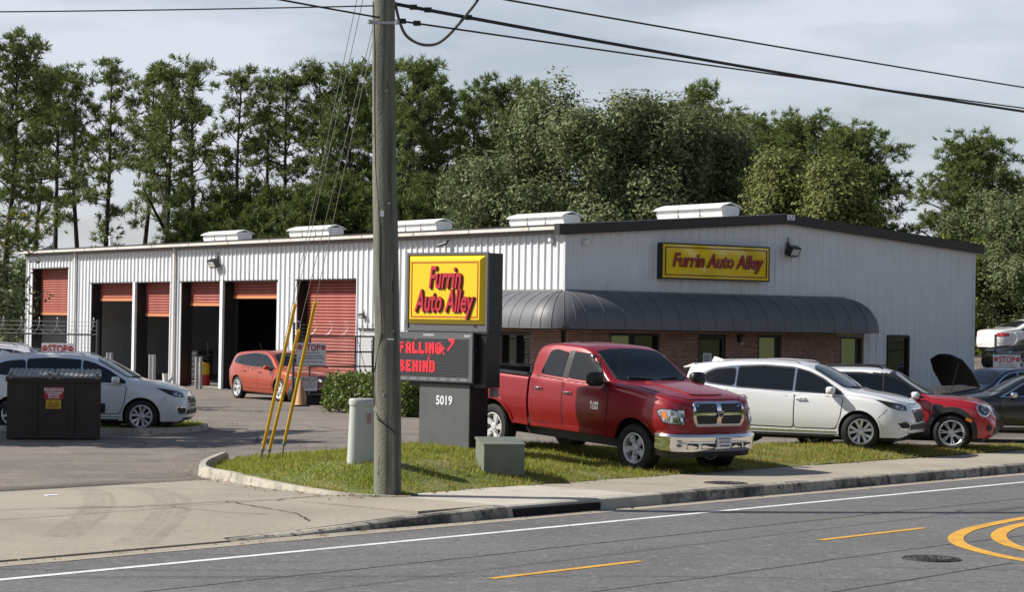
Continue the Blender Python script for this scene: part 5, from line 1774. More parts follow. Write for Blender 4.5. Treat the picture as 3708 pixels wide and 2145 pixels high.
    mb = MB(); mb.add([(-1.62, -.02, 1.63), (-1.62, .02, 1.63), (-1.92, .035, 1.60), (-1.92, -.035, 1.60), (-1.84, 0, 1.70), (-1.88, 0, 1.70)], [(0, 1, 4), (0, 4, 5, 3), (1, 2, 5, 4), (3, 5, 2), (0, 3, 2, 1)]); mb.build('shark_fin', P_WHITE, c.root)
    c.mirror(.86, 1.115, P_WHITE, (.085, .115, .075), .13, m2=P_WHITE)
    for sd in (-1, 1):
        mb = MB(); mb.tube([(1.15, sd * .05 + .2, 1.165), (1.08, sd * .4, 1.19)], .01, 5); mb.build('wiper', M_BLACK, c.root)
    mb = MB(); mb.box(-2.0, 2.0, -.6, .6, .17, .27); mb.build('underbody', M_BLACK, c.root)
    c.wheels('crossover', .352, .23, .232, 'ten_twist', steer=steer)
    return c
hR, hL = R(-24), R(-13)
def place(hub, heading, ax, hw, z=0.0):
    """centre of a car from where its right front wheel stands"""
    h = R(heading)
    return (hub[0] - math.cos(h) * ax - math.sin(h) * hw * .93, hub[1] - math.sin(h) * ax + math.cos(h) * hw * .93, z)
envision('white crossover with a chrome window surround parked nose-out next to the red pickup', place((6.42, 40.75), -25, 1.37 * .965, .92 * .965, .105), -25, 24).root.scale = (.965, .965, .975)
envision('white crossover half hidden behind the brown dumpster', place((-7.82, 47.0), -2, 1.37, .92, -.11), -2, 0)
envision('white crossover with dark glass parked behind the one at the dumpster, against the fence', (-11.35, 51.0, -.03), 0, 0).root.scale = (1.04,) * 3

# ------------------------------------------------------------------ red compact with white roof
P_RED2 = paint('chili_red_paint', (0.42, 0.008, 0.018), .1, .3)
P_ROOF = paint('white_roof_paint', (0.76, 0.76, 0.75))
MINI = dict(roof=(P_ROOF, 1.462, -1.95, .12), axles=(1.335, -1.335), axz=.345, arch=.405, hw=.91, tumble=.34, tuck=.03,
    top=[(-2.13, .70), (-2.10, .95), (-2.02, 1.18), (-1.90, 1.44), (-1.80, 1.51), (-1.2, 1.555), (-.5, 1.565), (-.05, 1.54), (.16, 1.49), (.55, 1.25), (.90, 1.065), (.98, 1.045), (1.4, 1.02), (1.75, .965), (1.95, .89), (2.08, .78), (2.15, .60)],
    belt=[(-2.13, .98), (-1, .985), (.9, .965), (1.4, .92), (1.8, .84), (2.15, .55)],
    low=[(-2.13, .42), (-1.8, .28), (1.6, .22), (2.0, .24), (2.15, .33)],
    w=[(-2.13, .62), (-2.05, .76), (-1.8, .86), (-1.3, .905), (0, .895), (1.3, .905), (1.7, .875), (1.92, .79), (2.05, .67), (2.12, .54), (2.15, .44)])
c = Car('compact_car', 'red compact car with white roof between the white crossover and black sedan', 'car', place((8.45, 42.45), -16, 1.335, .91, .03), -16, P_RED2, MINI)
c.loft('')
for pl in ('R', 'L'):
    sg = -1 if pl == 'R' else 1
    dlo = fillet([(.86, 1.0), (.50, 1.24), (.20, 1.405), (-.4, 1.475), (-1.3, 1.465), (-1.72, 1.40), (-1.90, 1.20), (-1.85, 1.06), (-1.0, 1.03)], .05)
    c.patch(dlo, pl, 'window_surround', M_BLACK, .004, .02)
    c.door([(-.90, .40), (.02, .40), (.03, .965), (-1.10, .985), (-1.08, .80)], pl, .06, (-.95, .90), None, win=[(-.98, 1.06), (-.02, 1.035), (-.02, 1.43), (-.98, 1.435)], wr=.04)
    c.door([(.05, .40), (.84, .40), (.92, .62), (.93, .93), (.05, .965)], pl, .06, (.16, .885), None, win=[(.04, 1.035), (.80, 1.015), (.44, 1.25), (.20, 1.38), (.04, 1.425)], wr=.04)
    c.window([(-1.04, 1.065), (-1.80, 1.09), (-1.70, 1.36), (-1.3, 1.43), (-1.04, 1.435)], pl, None, 0, 'quarter_window', r=.05)
    for ax in (1.335, -1.335):
        a = [(ax + .50 * math.cos(t), .345 + .50 * math.sin(t)) for t in np.linspace(R(-12), R(192), 24)] + [(ax + .402 * math.cos(t), .345 + .402 * math.sin(t)) for t in np.linspace(R(192), R(-12), 24)]
        c.patch(a, pl, 'wheel_arch', mat('grained_black', (0.022, 0.022, 0.023), .65), .014, .03)
    c.patch(fillet([(-.85, .23), (.85, .22), (.85, .36), (-.85, .37)], .02), pl, 'sill_cladding', MATS['grained_black'], .012, .03)
    c.patch(fillet([(.97, .74), (1.20, .74), (1.17, .87), (1.0, .90)], .03), pl, 'side_scuttle', M_BLACK, .012, .02)
    D = Vector((-.72, -sg * .69, 0)).normalized(); U = Vector((-D.y, D.x, 0))
    c0 = U.dot(Vector((1.88, sg * .66, 0)))
    el = [(c0 + .135 * math.cos(t), .80 + .115 * math.sin(t)) for t in np.linspace(0, 2 * math.pi, 28)[:-1]]
    hl = c.patch(c.grow(el, .022), (U, (0, 0, 1), D), 'headlight', M_CHROME, .010, .03, step=.06)
    c.patch(el, (U, (0, 0, 1), D), 'lamp_lens', mat('smoky_lens', (.05, .05, .055), .06, coat=1), .016, .03, hl, step=.06)
    c.patch([(c0 + .07 * math.cos(t), .80 + .065 * math.sin(t)) for t in np.linspace(0, 2 * math.pi, 18)[:-1]], (U, (0, 0, 1), D), 'projector', M_LENS, .020, .02, hl, step=.06)
    c0 = U.dot(Vector((1.95, sg * .60, 0)))
    c.patch([(c0 + .07 * math.cos(t), .45 + .065 * math.sin(t)) for t in np.linspace(0, 2 * math.pi, 18)[:-1]], (U, (0, 0, 1), D), 'fog_lamp', M_BLACK, .012, .03, step=.06)
    c.patch(fillet([(1.60, .60), (1.72, .55), (1.74, .60), (1.63, .65)], .01), pl, 'side_marker', M_AMBER, .018, .02)
    mb = MB(); mb.tube([(-1.5, sg * .60, 1.53), (-1.4, sg * .60, 1.575), (-.4, sg * .61, 1.60), (-.1, sg * .60, 1.585), (.0, sg * .59, 1.54)], .018, 6); mb.build('roof_rail', M_BLACK, c.root, smooth=True)
c.window([(.86, -.56), (.92, 0), (.86, .56), (.80, .68), (.28, .62), (.20, .3), (.19, 0), (.20, -.3), (.28, -.62), (.80, -.68)], 'T', M_BLACK, .03, 'windshield', r=.03)
hq = fillet([(1.0, -.68), (1.5, -.66), (1.85, -.50), (1.98, -.2), (2.0, 0), (1.98, .2), (1.85, .50), (1.5, .66), (1.0, .68), (1.03, 0)], .05)
hd = c.patch(hq, 'T', 'hood', P_RED2, .008, .02); c.patch(c.grow(hq, .009), 'T', 'hood_gap', M_GAP, .002, .02, hd)
g = c.patch(fillet([(-.34, .56), (.34, .56), (.40, .68), (.34, .76), (-.34, .76), (-.40, .68)], .06), 'F', 'grille', M_CHROME, .010, .03, step=.06)
c.patch(fillet([(-.31, .58), (.31, .58), (.37, .68), (.31, .74), (-.31, .74), (-.37, .68)], .05), 'F', 'grille_mesh', M_BLACK, .016, .03, g, step=.06)
c.patch(fillet([(-.58, .33), (.58, .33), (.52, .46), (-.52, .46)], .04), 'F', 'lower_intake', M_BLACK, .010, .03, step=.07)
c.mirror(.68, 1.045, P_ROOF, (.08, .11, .075), .13)
mb = MB(); mb.box(-1.9, 1.9, -.6, .6, .17, .27); mb.build('underbody', M_BLACK, c.root)
c.wheels('compact', .345, .225, .236, 'multi', steer=6)

# ------------------------------------------------------------------ sedans and hatchback
SED = dict(axles=(1.40, -1.40), axz=.335, arch=.385, hw=.91, tumble=.46, tuck=.03,
    top=[(-2.42, .70), (-2.40, .90), (-2.30, 1.02), (-1.95, 1.07), (-1.72, 1.10), (-1.1, 1.34), (-.6, 1.435), (-.1, 1.45), (.25, 1.40), (.5, 1.31), (1.05, 1.03), (1.15, .99), (1.6, .935), (2.0, .85), (2.2, .76), (2.30, .58)],
    belt=[(-2.42, .90), (-1.6, .975), (0, .945), (1.1, .895), (1.6, .85), (2.0, .76), (2.3, .52)],
    low=[(-2.42, .42), (-2.1, .28), (1.6, .21), (2.1, .22), (2.3, .30)],
    w=[(-2.42, .62), (-2.34, .74), (-2.1, .85), (-1.4, .90), (0, .90), (1.3, .905), (1.75, .87), (2.0, .79), (2.16, .68), (2.25, .56), (2.30, .45)])
def sedan(name, label, loc, heading, P_, trim=M_CHROME, wheelk=('sedan', .335, .225, .225, 'five_twin'), pitch=0.0, hood=True, sp=SED, dz=0):
    c = Car(name, label, 'car', loc, heading, P_, sp, pitch=pitch)
    c.loft('')
    for pl in ('R', 'L'):
        sg = -1 if pl == 'R' else 1
        dlo = fillet([(1.0, .925), (.48, 1.235), (.2, 1.335), (-.1, 1.375), (-.6, 1.355), (-1.1, 1.24), (-1.60, 1.02), (-.8, .985), (0, .965)], .05)
        c.patch(dlo, pl, 'window_surround', trim, .004, .02)
        c.door([(-.92, .36), (-.03, .36), (-.02, .935), (-1.12, .955), (-1.10, .80)], pl, .06, (-.86, .86), trim, win=[(-1.22, 1.02), (-.06, .99), (-.06, 1.345), (-.6, 1.325), (-1.05, 1.205)], wr=.04)
        c.door([(-.01, .36), (.86, .36), (.95, .58), (.98, .87), (-.01, .935)], pl, .06, (.14, .84), trim, win=[(.0, .988), (.90, .95), (.46, 1.215), (.2, 1.31), (.0, 1.34)], wr=.04)
        c.patch(fillet([(-.9, .31), (.9, .30), (.92, .325), (-.92, .335)], .008), pl, 'sill_strip', trim, .012, .02)
        D = Vector((-.72, -sg * .69, 0)).normalized(); U = Vector((-D.y, D.x, 0)); e = 1 if U.y * sg > 0 else -1
        c0 = U.dot(Vector((2.05, sg * .70, 0)))
        hl = c.patch(fillet([(c0 - .22 * e, .60), (c0 + .05 * e, .62), (c0 + .28 * e, .76), (c0 + .1 * e, .77), (c0 - .2 * e, .70)], .03), (U, (0, 0, 1), D), 'headlight', M_LENS, .009, .03, step=.06)
        D = Vector((.72, -sg * .69, 0)).normalized(); U = Vector((-D.y, D.x, 0)); e = 1 if U.y * sg > 0 else -1
        c0 = U.dot(Vector((-2.25, sg * .76, 0)))
        c.patch(fillet([(c0 - .22, .78), (c0 + .22, .78), (c0 + .2, .92), (c0 - .2, .92)], .03), (U, (0, 0, 1), D), 'tail_lamp', M_REDLENS, .01, .03)
    c.window([(1.0, -.52), (1.06, 0), (1.0, .52), (.93, .66), (.46, .56), (.34, .3), (.32, 0), (.34, -.3), (.46, -.56), (.93, -.66)], 'T', M_BLACK, .015, 'windshield', r=.03)
    c.window([(-1.16, -.50), (-1.12, 0), (-1.16, .50), (-1.60, .58), (-1.66, 0), (-1.60, -.58)], 'T', M_BLACK, .02, 'rear_window', r=.04)
    hq = fillet([(1.13, -.66), (1.6, -.68), (1.98, -.56), (2.12, -.2), (2.13, 0), (2.12, .2), (1.98, .56), (1.6, .68), (1.13, .66), (1.16, 0)], .05)
    if hood:
        hd = c.patch(hq, 'T', 'hood', P_, .006, .02); c.patch(c.grow(hq, .009), 'T', 'hood_gap', M_GAP, .002, .02, hd)
    else:
        c.patch(hq, 'T', 'engine_bay', mat('engine_bay', (0.012, 0.012, 0.013), .7, noise=(12, (.06, .06, .06), .5, .6)), .004, .02)
        # raised hood, hinged at the windshield
        vv, ff, nb = flatpoly(hq, .12)
        a = R(57); v = []
        for (x, y) in vv:
            d = x - 1.13
            bow = -.06 * (y / .68) ** 2 - .10 * (d / 1.0) ** 2
            v.append((1.13 + d * math.cos(a) - bow * math.sin(a), y, 1.0 + d * math.sin(a) + bow * math.cos(a)))
        n = Vector((-math.sin(a), 0, math.cos(a)))
        N = len(v); v2 = [tuple(Vector(p) - n * .03) for p in v]
        cnt = set((q[i], q[(i + 1) % len(q)]) for q in ff for i in range(len(q)))
        mb = MB(); mb.add(v, ff, 0); mb.add(v2, [tuple(reversed(q)) for q in ff], 1)
        mb.add(v + v2, [(c_, a_, N + a_, N + c_) for (a_, c_) in cnt if (c_, a_) not in cnt], 0)
        mb.build('hood', [P_, mat('hood_pad', (.003, .003, .003), .95, spec=.1)], c.root, smooth=40)
        mb = MB(); mb.tube([(2.0, .5, .85), (1.75, .5, 1.55)], .008, 5); mb.build('hood_prop', M_BLACK, c.root)
    g = c.patch(fillet([(-.48, .60), (.48, .60), (.52, .70), (-.52, .70)], .03), 'F', 'grille', trim, .010, .03, step=.07)
    for z in (.613, .645, .677): c.patch([(-.46, z), (.46, z), (.46, z + .014), (-.46, z + .014)], 'F', 'grille_slat', M_BLACK, .013, .03, g, step=.1)
    c.patch([(.06 * math.cos(t), .65 + .06 * math.sin(t)) for t in np.linspace(0, 2 * math.pi, 18)[:-1]], 'F', 'badge', M_CHROME, .02, .03, g, step=.06)
    c.patch(fillet([(-.6, .34), (.6, .34), (.5, .48), (-.5, .48)], .04), 'F', 'lower_intake', M_BLACK, .008, .03, step=.08)
    c.mirror(.74, .98, P_ if trim is M_BLACK else M_CHROME, (.075, .10, .065), .13)
    mb = MB(); mb.box(-2.0, 2.0, -.6, .6, .16, .26); mb.build('underbody', M_BLACK, c.root)
    c.wheels(*wheelk, dz=(dz, dz))
    return c
P_BLACK = paint('black_paint', (0.006, 0.006, 0.007), 0, .25)
P_NAVY = paint('dark_navy_paint', (0.010, 0.014, 0.028), .3, .3)
P_WHITE2 = paint('plain_white_paint', (0.72, 0.72, 0.71), 0, .3)
P_GREY = paint('dark_grey_paint', (0.05, 0.052, 0.055), .5, .35)
def place_front(p, heading, front, z=0):
    h = R(heading); return (p[0] - math.cos(h) * front, p[1] - math.sin(h) * front, z)
sedan('sedan_car', 'black sedan with chrome window trim at the right edge, nose behind the red compact', (11.35, 47.6, .02), 178, P_BLACK)
sedan('sedan_car', 'dark navy sedan with its hood propped open beside the shop wall', (12.1, 55.2, .0), 212, P_NAVY, hood=False)
sedan('sedan_car', 'white sedan up on the raised yard behind the fence', (18.6, 77.0, 1.40), 20, P_WHITE2, trim=M_BLACK)
sedan('sedan_car', 'black sedan with bright window trim in the yard, just below the white one', (17.3, 70.5, .98), 192, P_BLACK)
sedan('sedan_car', 'dark grey sedan close behind the barbed wire fence at the right', (16.9, 65.4, .30), 186, P_GREY)
P_ORANGE = paint('copper_orange_paint', (0.42, 0.050, 0.010), .35, .35)
HAT = dict(axles=(1.32, -1.32), axz=.325, arch=.38, hw=.88, tumble=.42, tuck=.03,
    top=[(-2.14, .62), (-2.12, .86), (-2.04, 1.0), (-1.86, 1.34), (-1.76, 1.38), (-1.2, 1.44), (-.5, 1.465), (0, 1.455), (.3, 1.40), (.55, 1.31), (1.08, 1.03), (1.2, .99), (1.6, .93), (1.95, .84), (2.12, .74), (2.22, .56)],
    belt=[(-2.14, .95), (-1.4, .985), (0, .935), (1.1, .885), (1.6, .83), (2.0, .74), (2.22, .50)],
    low=[(-2.14, .38), (-1.8, .25), (1.6, .19), (2.0, .20), (2.22, .28)],
    w=[(-2.14, .60), (-2.06, .73), (-1.8, .83), (-1.3, .88), (0, .875), (1.3, .88), (1.7, .845), (1.92, .77), (2.08, .65), (2.18, .52), (2.22, .42)])
c = Car('hatchback_car', 'orange hatchback parked behind the yard fence in front of the open bays', 'car', place((-6.62, 63.6), -56, 1.32, .88, 0), -56, P_ORANGE, HAT)
c.loft('')
for pl in ('R', 'L'):
    sg = -1 if pl == 'R' else 1
    c.door([(-.86, .36), (.0, .34), (.02, .925), (-1.08, .965), (-1.06, .78)], pl, .06, (-.82, .84), None, win=[(-1.12, 1.03), (-.03, .985), (-.03, 1.345), (-.5, 1.36), (-1.12, 1.315)], trim=M_BLACK, wr=.04)
    c.door([(.02, .34), (.86, .34), (.95, .56), (.99, .86), (.03, .925)], pl, .06, (.15, .82), None, win=[(.03, .98), (.98, .935), (.55, 1.19), (.25, 1.305), (.03, 1.34)], trim=M_BLACK, wr=.04)
    c.window([(-1.18, 1.04), (-1.66, 1.10), (-1.58, 1.22), (-1.18, 1.31)], pl, M_BLACK, .02, 'quarter_window', r=.04)
    c.patch(fillet([(-.84, .52), (.88, .47), (.90, .50), (-.84, .545)], .012), pl, 'rub_strip', P_ORANGE, .018, .02)
    D = Vector((-.72, -sg * .69, 0)).normalized(); U = Vector((-D.y, D.x, 0)); e = 1 if U.y * sg > 0 else -1
    c0 = U.dot(Vector((1.96, sg * .66, 0)))
    c.patch(fillet([(c0 - .22 * e, .58), (c0 + .05 * e, .60), (c0 + .28 * e, .76), (c0 + .1 * e, .76), (c0 - .2 * e, .68)], .03), (U, (0, 0, 1), D), 'headlight', M_LENS, .009, .03, step=.06)
    D = Vector((.72, -sg * .69, 0)).normalized(); U = Vector((-D.y, D.x, 0))
    c0 = U.dot(Vector((-2.0, sg * .74, 0)))
    c.patch(fillet([(c0 - .18, .80), (c0 + .18, .80), (c0 + .15, 1.0), (c0 - .15, 1.0)], .03), (U, (0, 0, 1), D), 'tail_lamp', M_REDLENS, .01, .03)
c.window([(1.03, -.52), (1.10, 0), (1.03, .52), (.96, .64), (.48, .56), (.38, .3), (.36, 0), (.38, -.3), (.48, -.56), (.96, -.64)], 'T', M_BLACK, .015, 'windshield', r=.03)
hq = fillet([(1.16, -.64), (1.6, -.64), (1.9, -.52), (2.04, -.2), (2.05, 0), (2.04, .2), (1.9, .52), (1.6, .64), (1.16, .64), (1.19, 0)], .05)
hd = c.patch(hq, 'T', 'hood', P_ORANGE, .006, .02); c.patch(c.grow(hq, .009), 'T', 'hood_gap', M_GAP, .002, .02, hd)
g = c.patch(fillet([(-.30, .50), (.30, .50), (.40, .68), (.34, .71), (-.34, .71), (-.40, .68)], .04), 'F', 'grille', M_BLACK, .010, .03, step=.06)
c.patch([(.06 * math.cos(t), .63 + .045 * math.sin(t)) for t in np.linspace(0, 2 * math.pi, 18)[:-1]], 'F', 'badge', M_CHROME, .02, .03, g, step=.06)
c.patch(fillet([(-.6, .28), (.6, .28), (.5, .42), (-.5, .42)], .04), 'F', 'lower_intake', M_BLACK, .008, .03, step=.08)
c.patch(fillet([(-.55, -.40), (-.55, .40), (-.1, .42), (-.1, -.42)], .04), 'T', 'sunroof', M_GLASS, .006, .02)
c.mirror(.78, .965, P_ORANGE, (.075, .10, .065), .12)
mb = MB(); mb.tube([(-1.35, 0, 1.44), (-1.55, 0, 1.66)], .006, 5); mb.build('antenna', M_BLACK, c.root)
mb = MB(); mb.box(-1.9, 1.9, -.6, .6, .15, .25); mb.build('underbody', M_BLACK, c.root)
c.wheels('hatch', .325, .215, .225, 'star', steer=0)

# ================================================================== ROADSIDE SIGN
SX, SY, SZ = -0.42, 34.9, FZ(-.9, 35.4)
M_SGREY = mat('sign_steel_grey', (0.105, 0.108, 0.112), 0.5, noise=(2.5, (0.085, 0.088, 0.092), .45, .7))
M_SBLACK = mat('sign_black', (0.011, 0.012, 0.016), 0.4)
M_SALU = mat('sign_aluminium', (0.115, 0.12, 0.13), 0.45)
sg = thing('roadside_sign', 'tall sign with yellow panel over a red LED message board on a dark grey base', 'sign', (SX, SY, 0), R(-39.8))
# local x towards the street end (0 at the right edge of the yellow face), y into the depth, front at y=0
mb = MB()
v = [(-1.70, .06), (0.0, .06), (0.0, .42), (-1.70, .42)]
mb.box(-1.70, .0, .06, .42, 2.20, 3.44)
mb.build('cabinet', M_SBLACK, sg)
mb = MB()
mb.box(-1.71, .012, .03, .075, 2.19, 2.235); mb.box(-1.71, .012, .03, .075, 3.415, 3.455)
mb.box(-1.71, -1.675, .03, .075, 2.235, 3.415); mb.box(-.022, .012, .03, .075, 2.235, 3.415)
mb.box(-1.70, .0, .05, .07, 2.16, 2.30)
mb.build('retainer_frame', M_SALU, sg)
# bevelled yellow face: raised flat panel with sloping edges
mb = MB()
x0, x1, z0, z1, bv_ = -1.665, -.032, 2.305, 3.405, .075
v = [(x0, .05, z0), (x1, .05, z0), (x1, .05, z1), (x0, .05, z1), (x0 + bv_, -.02, z0 + bv_), (x1 - bv_, -.02, z0 + bv_), (x1 - bv_, -.02, z1 - bv_), (x0 + bv_, -.02, z1 - bv_)]
mb.add(v, [(4, 5, 6, 7), (0, 1, 5, 4), (1, 2, 6, 5), (2, 3, 7, 6), (3, 0, 4, 7)])
mb.build('yellow_face', M_SIGNY2, sg)
mb = MB()
xa, xb, za, zb_ = x0 + bv_ + .03, x1 - bv_ - .03, z0 + bv_ + .03, z1 - bv_ - .03
for (p, q, r_, s_) in ((xa, xb, za, za + .016), (xa, xb, zb_ - .016, zb_), (xa, xa + .016, za + .016, zb_ - .016), (xb - .016, xb, za + .016, zb_ - .016)):
    mb.box(p, q, -.024, -.019, r_, s_)
mb.build('border', M_SRED, sg)
M_SPINK = mat('sign_red_front', (0.50, 0.022, 0.045), 0.22, coat=.5)
xc = (x0 + x1) / 2
for t_, zc, size, xo in (('Furrin', 3.035, .50, .02), ('Auto Alley', 2.66, .50, -.0)):
    for dx, dz, dy, m_, nm in ((.022, -.014, -.024, M_SDARK, 'letter_side'), (0, 0, -.036, M_SPINK, 'lettering')):
        mb = MB()
        text_to(mb, t_, size, lambda x, y, z: (xc + xo + x + dx, dy - z, zc + y + dz), shear=.25, offset=.009, extrude=.014, sx=.56)
        mb.build(nm, m_, sg)
# LED cabinets, one each side
mb = MB()
mb.box(-1.90, -.21, -.05, .24, 1.385, 2.17, 0)
led = mb.build('message_board', M_SALU, sg)
mb = MB(); mb.box(-.2095, -.19, -.045, .24, 1.385, 2.16); mb.box(-1.91, -.19, -.04, .24, 1.365, 1.3845); mb.build('board_side', M_SBLACK, led)
mb = MB(); mb.box(-1.90, -.19, .30, .56, 1.385, 2.17); mb.build('rear_board', M_SBLACK, sg)
mb = MB(); mb.box(-1.66, -.03, .08, .42, 1.30, 2.20); mb.build('column_box', M_SBLACK, sg)
mb = MB(); mb.box(-1.835, -.285, -.0495, -.046, 1.455, 2.075); mb.build('screen', mat('led_screen', (0.012, 0.012, 0.014), .6), led)
slm = None
M_LOUV = mat('led_louver', (0.020, 0.021, 0.024), .55)
for k in range(26):
    z = 1.465 + k * .0236
    if slm is None:
        mb = MB(); mb.box(-1.83, -.29, -.0575, -.0505, 0, .009); slm = mb.build('louver', M_LOUV, led); slm.location.z = z; lm = slm.data
    else:
        o = link('louver', lm, led); o.location.z = z
# lit diodes: the words and a runner-like falling leaf pattern, as rows of dots
M_LED = mat('red_led', (0.3, 0.01, 0.02), .5, emit=((1.0, 0.035, 0.055), .75))
FONT5 = {'F': '11110 10000 11110 11110 11000 11000 11000', 'A': '01110 11011 11011 11111 11111 11011 11011', 'L': '11000 11000 11000 11000 11000 11111 11111', 'I': '11 11 11 11 11 11 11',
         'N': '11011 11111 11111 11111 11011 11011 11011', 'G': '01111 11000 11000 11011 11011 11011 01111', 'B': '11110 11011 11110 11110 11011 11011 11110', 'E': '11111 11000 11110 11110 11000 11111 11111',
         'H': '11011 11011 11111 11111 11011 11011 11011', 'D': '11110 11011 11011 11011 11011 11011 11110'}
mb = MB()
def diode(x, z, w=.0225, h=.0100): mb.box(x, x + w, -.0600, -.0578, z, z + h)
def word(txt, x, ztop, px=.0262, pz=.0262):
    for ch in txt:
        rows = FONT5[ch].split()
        for j, r_ in enumerate(rows):
            for k, q in enumerate(r_):
                if q == '1':
                    for h in (0, 1): diode(x + k * px, ztop - (2 * j + h) * pz / 2)
        x += (len(rows[0]) + 1) * px
    return x
word('FALLING', -1.77, 1.995, .0238, .0262); word('BEHIND', -1.765, 1.700, .0243, .0262)
art = ['000000000000111111', '000000000000011111', '000000000000000111', '000000000000000110', '000011000000001100', '000111110000011000', '001111111000110000', '000111110001100000', '001101100000000000', '000000010000000000', '000000001000000000']
for j, r_ in enumerate(art):
    for k, q in enumerate(r_):
        if q == '1': diode(-.985 + k * .0225, 2.048 - j * .0236, .0225, .018)
for (x, z) in ((-1.44, 2.05), (-1.415, 2.05), (-1.14, 1.78), (-1.115, 1.78), (-1.14, 1.756), (-1.16, 1.732), (-1.135, 1.732), (-1.115, 1.732), (-1.135, 1.71)): diode(x, z)
o = mb.build('lit_diodes', M_LED, led); o['kind'] = 'stuff'
mb = MB(); text_to(mb, 'DAKTRONICS', .040, lambda x, y, z: (-1.14 + x, -.0515, 2.125 + y), offset=.001, sx=.9)
text_to(mb, 'GALAXY', .040, lambda x, y, z: (-.32 + x, -.0515, 2.118 + y), offset=.001, sx=.9)
mb.build('maker_lettering', M_WHITE_PRINT, led)
mb = MB()
for k in range(7): mb.box(-1.74 + k * .215, -1.60 + k * .215, -.0525, -.0503, 1.40, 1.44)
mb.build('vent_slots', mat('slot_grey', (.19, .2, .21), .5), led)
# base pedestal
mb = MB(); mb.box(-1.38, -.32, .02, .46, -.05, 1.34); bs = mb.build('base', M_SGREY, sg)
mb = MB(); mb.box(-.319, -.30, .02, .46, -.05, 1.30); mb.build('base_side', M_SBLACK, sg)
mb = MB(); text_to(mb, '5019', .205, lambda x, y, z: (-.845 + x, .017 - z, 1.075 + y), offset=.004, extrude=.003, sx=.86); mb.build('number_lettering', M_WHITE_PRINT, sg)
mb = MB(); mb.box(-.22, -.06, .40, .44, 1.15, 1.29); mb.build('junction_box', M_GALV, sg)

# ================================================================== POLE, GUYS AND CABLES
PX, PY = -1.62, 29.62
M_WOOD = mat('weathered_pole_wood', (0.165, 0.168, 0.130), 0.9, noise=[(1.0, (0.088, 0.088, 0.070), .44, .62, 6, (9, 9, .45)), (1.0, (0.25, 0.25, 0.20), .54, .72, 6, (16, 16, .5)), (1.0, (0.03, 0.028, 0.02), .66, .72, 3, (12, 12, 2.5))], bump=(30, .5, .02))
pole = thing('utility_pole', 'weathered wooden utility pole standing in front of the yellow sign', 'utility pole', (PX, PY, 0))
mb = MB()
pts = []; rs = []
for k in range(34):
    z = -.3 + k * .36
    pts.append((-.024 * z + .012 * math.sin(z * .9), .004 * math.sin(z * 1.3), z)); rs.append(.183 - .0052 * z + .003 * math.sin(z * 2.1))
mb.tube(pts, rs, 28)
mb.build('pole_shaft', M_WOOD, pole, smooth=40)
mb = MB()
for z, a in ((4.8, 30), (4.82, 200), (5.4, -80), (2.2, -60), (1.35, -100), (3.9, -70)):
    r_ = .183 - .0052 * z
    mb.tube([((r_ - .02) * math.cos(R(a)) - .024 * z, (r_ - .02) * math.sin(R(a)), z), ((r_ + .035) * math.cos(R(a)) - .024 * z, (r_ + .035) * math.sin(R(a)), z)], .014, 6)
mb.build('bolt', M_GALV, pole)
mb = MB()
for k in range(26):
    t = k / 25; a = R(-150 + 45 * t) if t < .6 else R(-123 + 20 * (t - .6))
    z = .1 + 6.3 * t; r_ = .188 - .0052 * z
    mb.v.append(None) if False else None
mb.tube([((.190 - .0052 * z) * math.cos(R(a)) - .024 * z, (.190 - .0052 * z) * math.sin(R(a)), z) for z, a in ((6.6, -150), (6.0, -140), (5.2, -142), (4.4, -136), (3.6, -112), (2.9, -115), (2.2, -105), (1.6, -165), (1.2, -150))], .008, 5)
mb.build('ground_wire', M_BLACK, pole)
mb = MB()
mb.tube([(-.20, -.03, 1.16), (-.13, -.19, 1.02), (.06, -.19, .88), (.17, -.02, .72)], .010, 5)
mb.build('strap', M_BLACK, pole)
mb = MB(); mb.box(-.02, .06, -.205, -.165, 2.08, 2.10); mb.build('tag_plate', M_WHITE_PRINT, pole)
mb = MB(); mb.box(-.15, -.10, -.19, -.13, 3.72, 3.80); mb.build('tag_plate', M_WHITE_PRINT, pole)
mb = MB()
mb.box(-.36, .06, -.19, -.16, 6.29, 6.325); mb.lathe([(0, 0), (.03, .01), (.03, .06), (0, .07)], 8, c=(-.33, -.2, 6.28)); mb.lathe([(0, 0), (.03, .01), (.03, .06), (0, .07)], 8, c=(.03, -.2, 6.28))
mb.build('cable_clamp', M_GALV, pole)
mb = MB(); mb.bar((-1.4, -.16, 9.2), (1.0, -.16, 9.2), .09, .11); mb.build('crossarm', M_WOOD, pole)

M_CABLE = mat('black_cable', (0.012, 0.012, 0.012), 0.6)
def cable(name, label, a, b, sag, r, cat='cable', m=M_CABLE, n=40, clamps=()):
    a, b = Vector(a), Vector(b)
    pts = []
    for i in range(n + 1):
        t = i / n
        p = a.lerp(b, t); p.z -= sag * 4 * t * (1 - t)
        pts.append(p)
    mb = MB(); mb.tube(pts, r, 6)
    o = mb.build(name, m, smooth=True)
    tag(o, label, cat)
    if clamps:
        for t in clamps:
            mb = MB()
            p = a.lerp(b, t); p.z -= sag * 4 * t * (1 - t)
            mb.box(p.x - .05, p.x + .05, p.y - .03, p.y + .03, p.z - .03, p.z + .035)
            mb.build('clamp', m, o)
    return o
def al(t, z, off=0.0):
    return (PX - .15 + RA[0] * t + RB[0] * off, PY + RA[1] * t + RB[1] * off, z)
cable('overhead_cable', 'thick black lower bundle of overhead cable sagging right from the pole', al(.15, 6.60, .05), al(37, 7.22, .05), .21, .026, clamps=(.010, .018, .041))
cable('overhead_cable', 'thin black cable that crosses the thick bundle towards the right edge', al(.1, 6.37, .1), al(37, 7.32, -.1), .07, .014, clamps=(.004, .012))
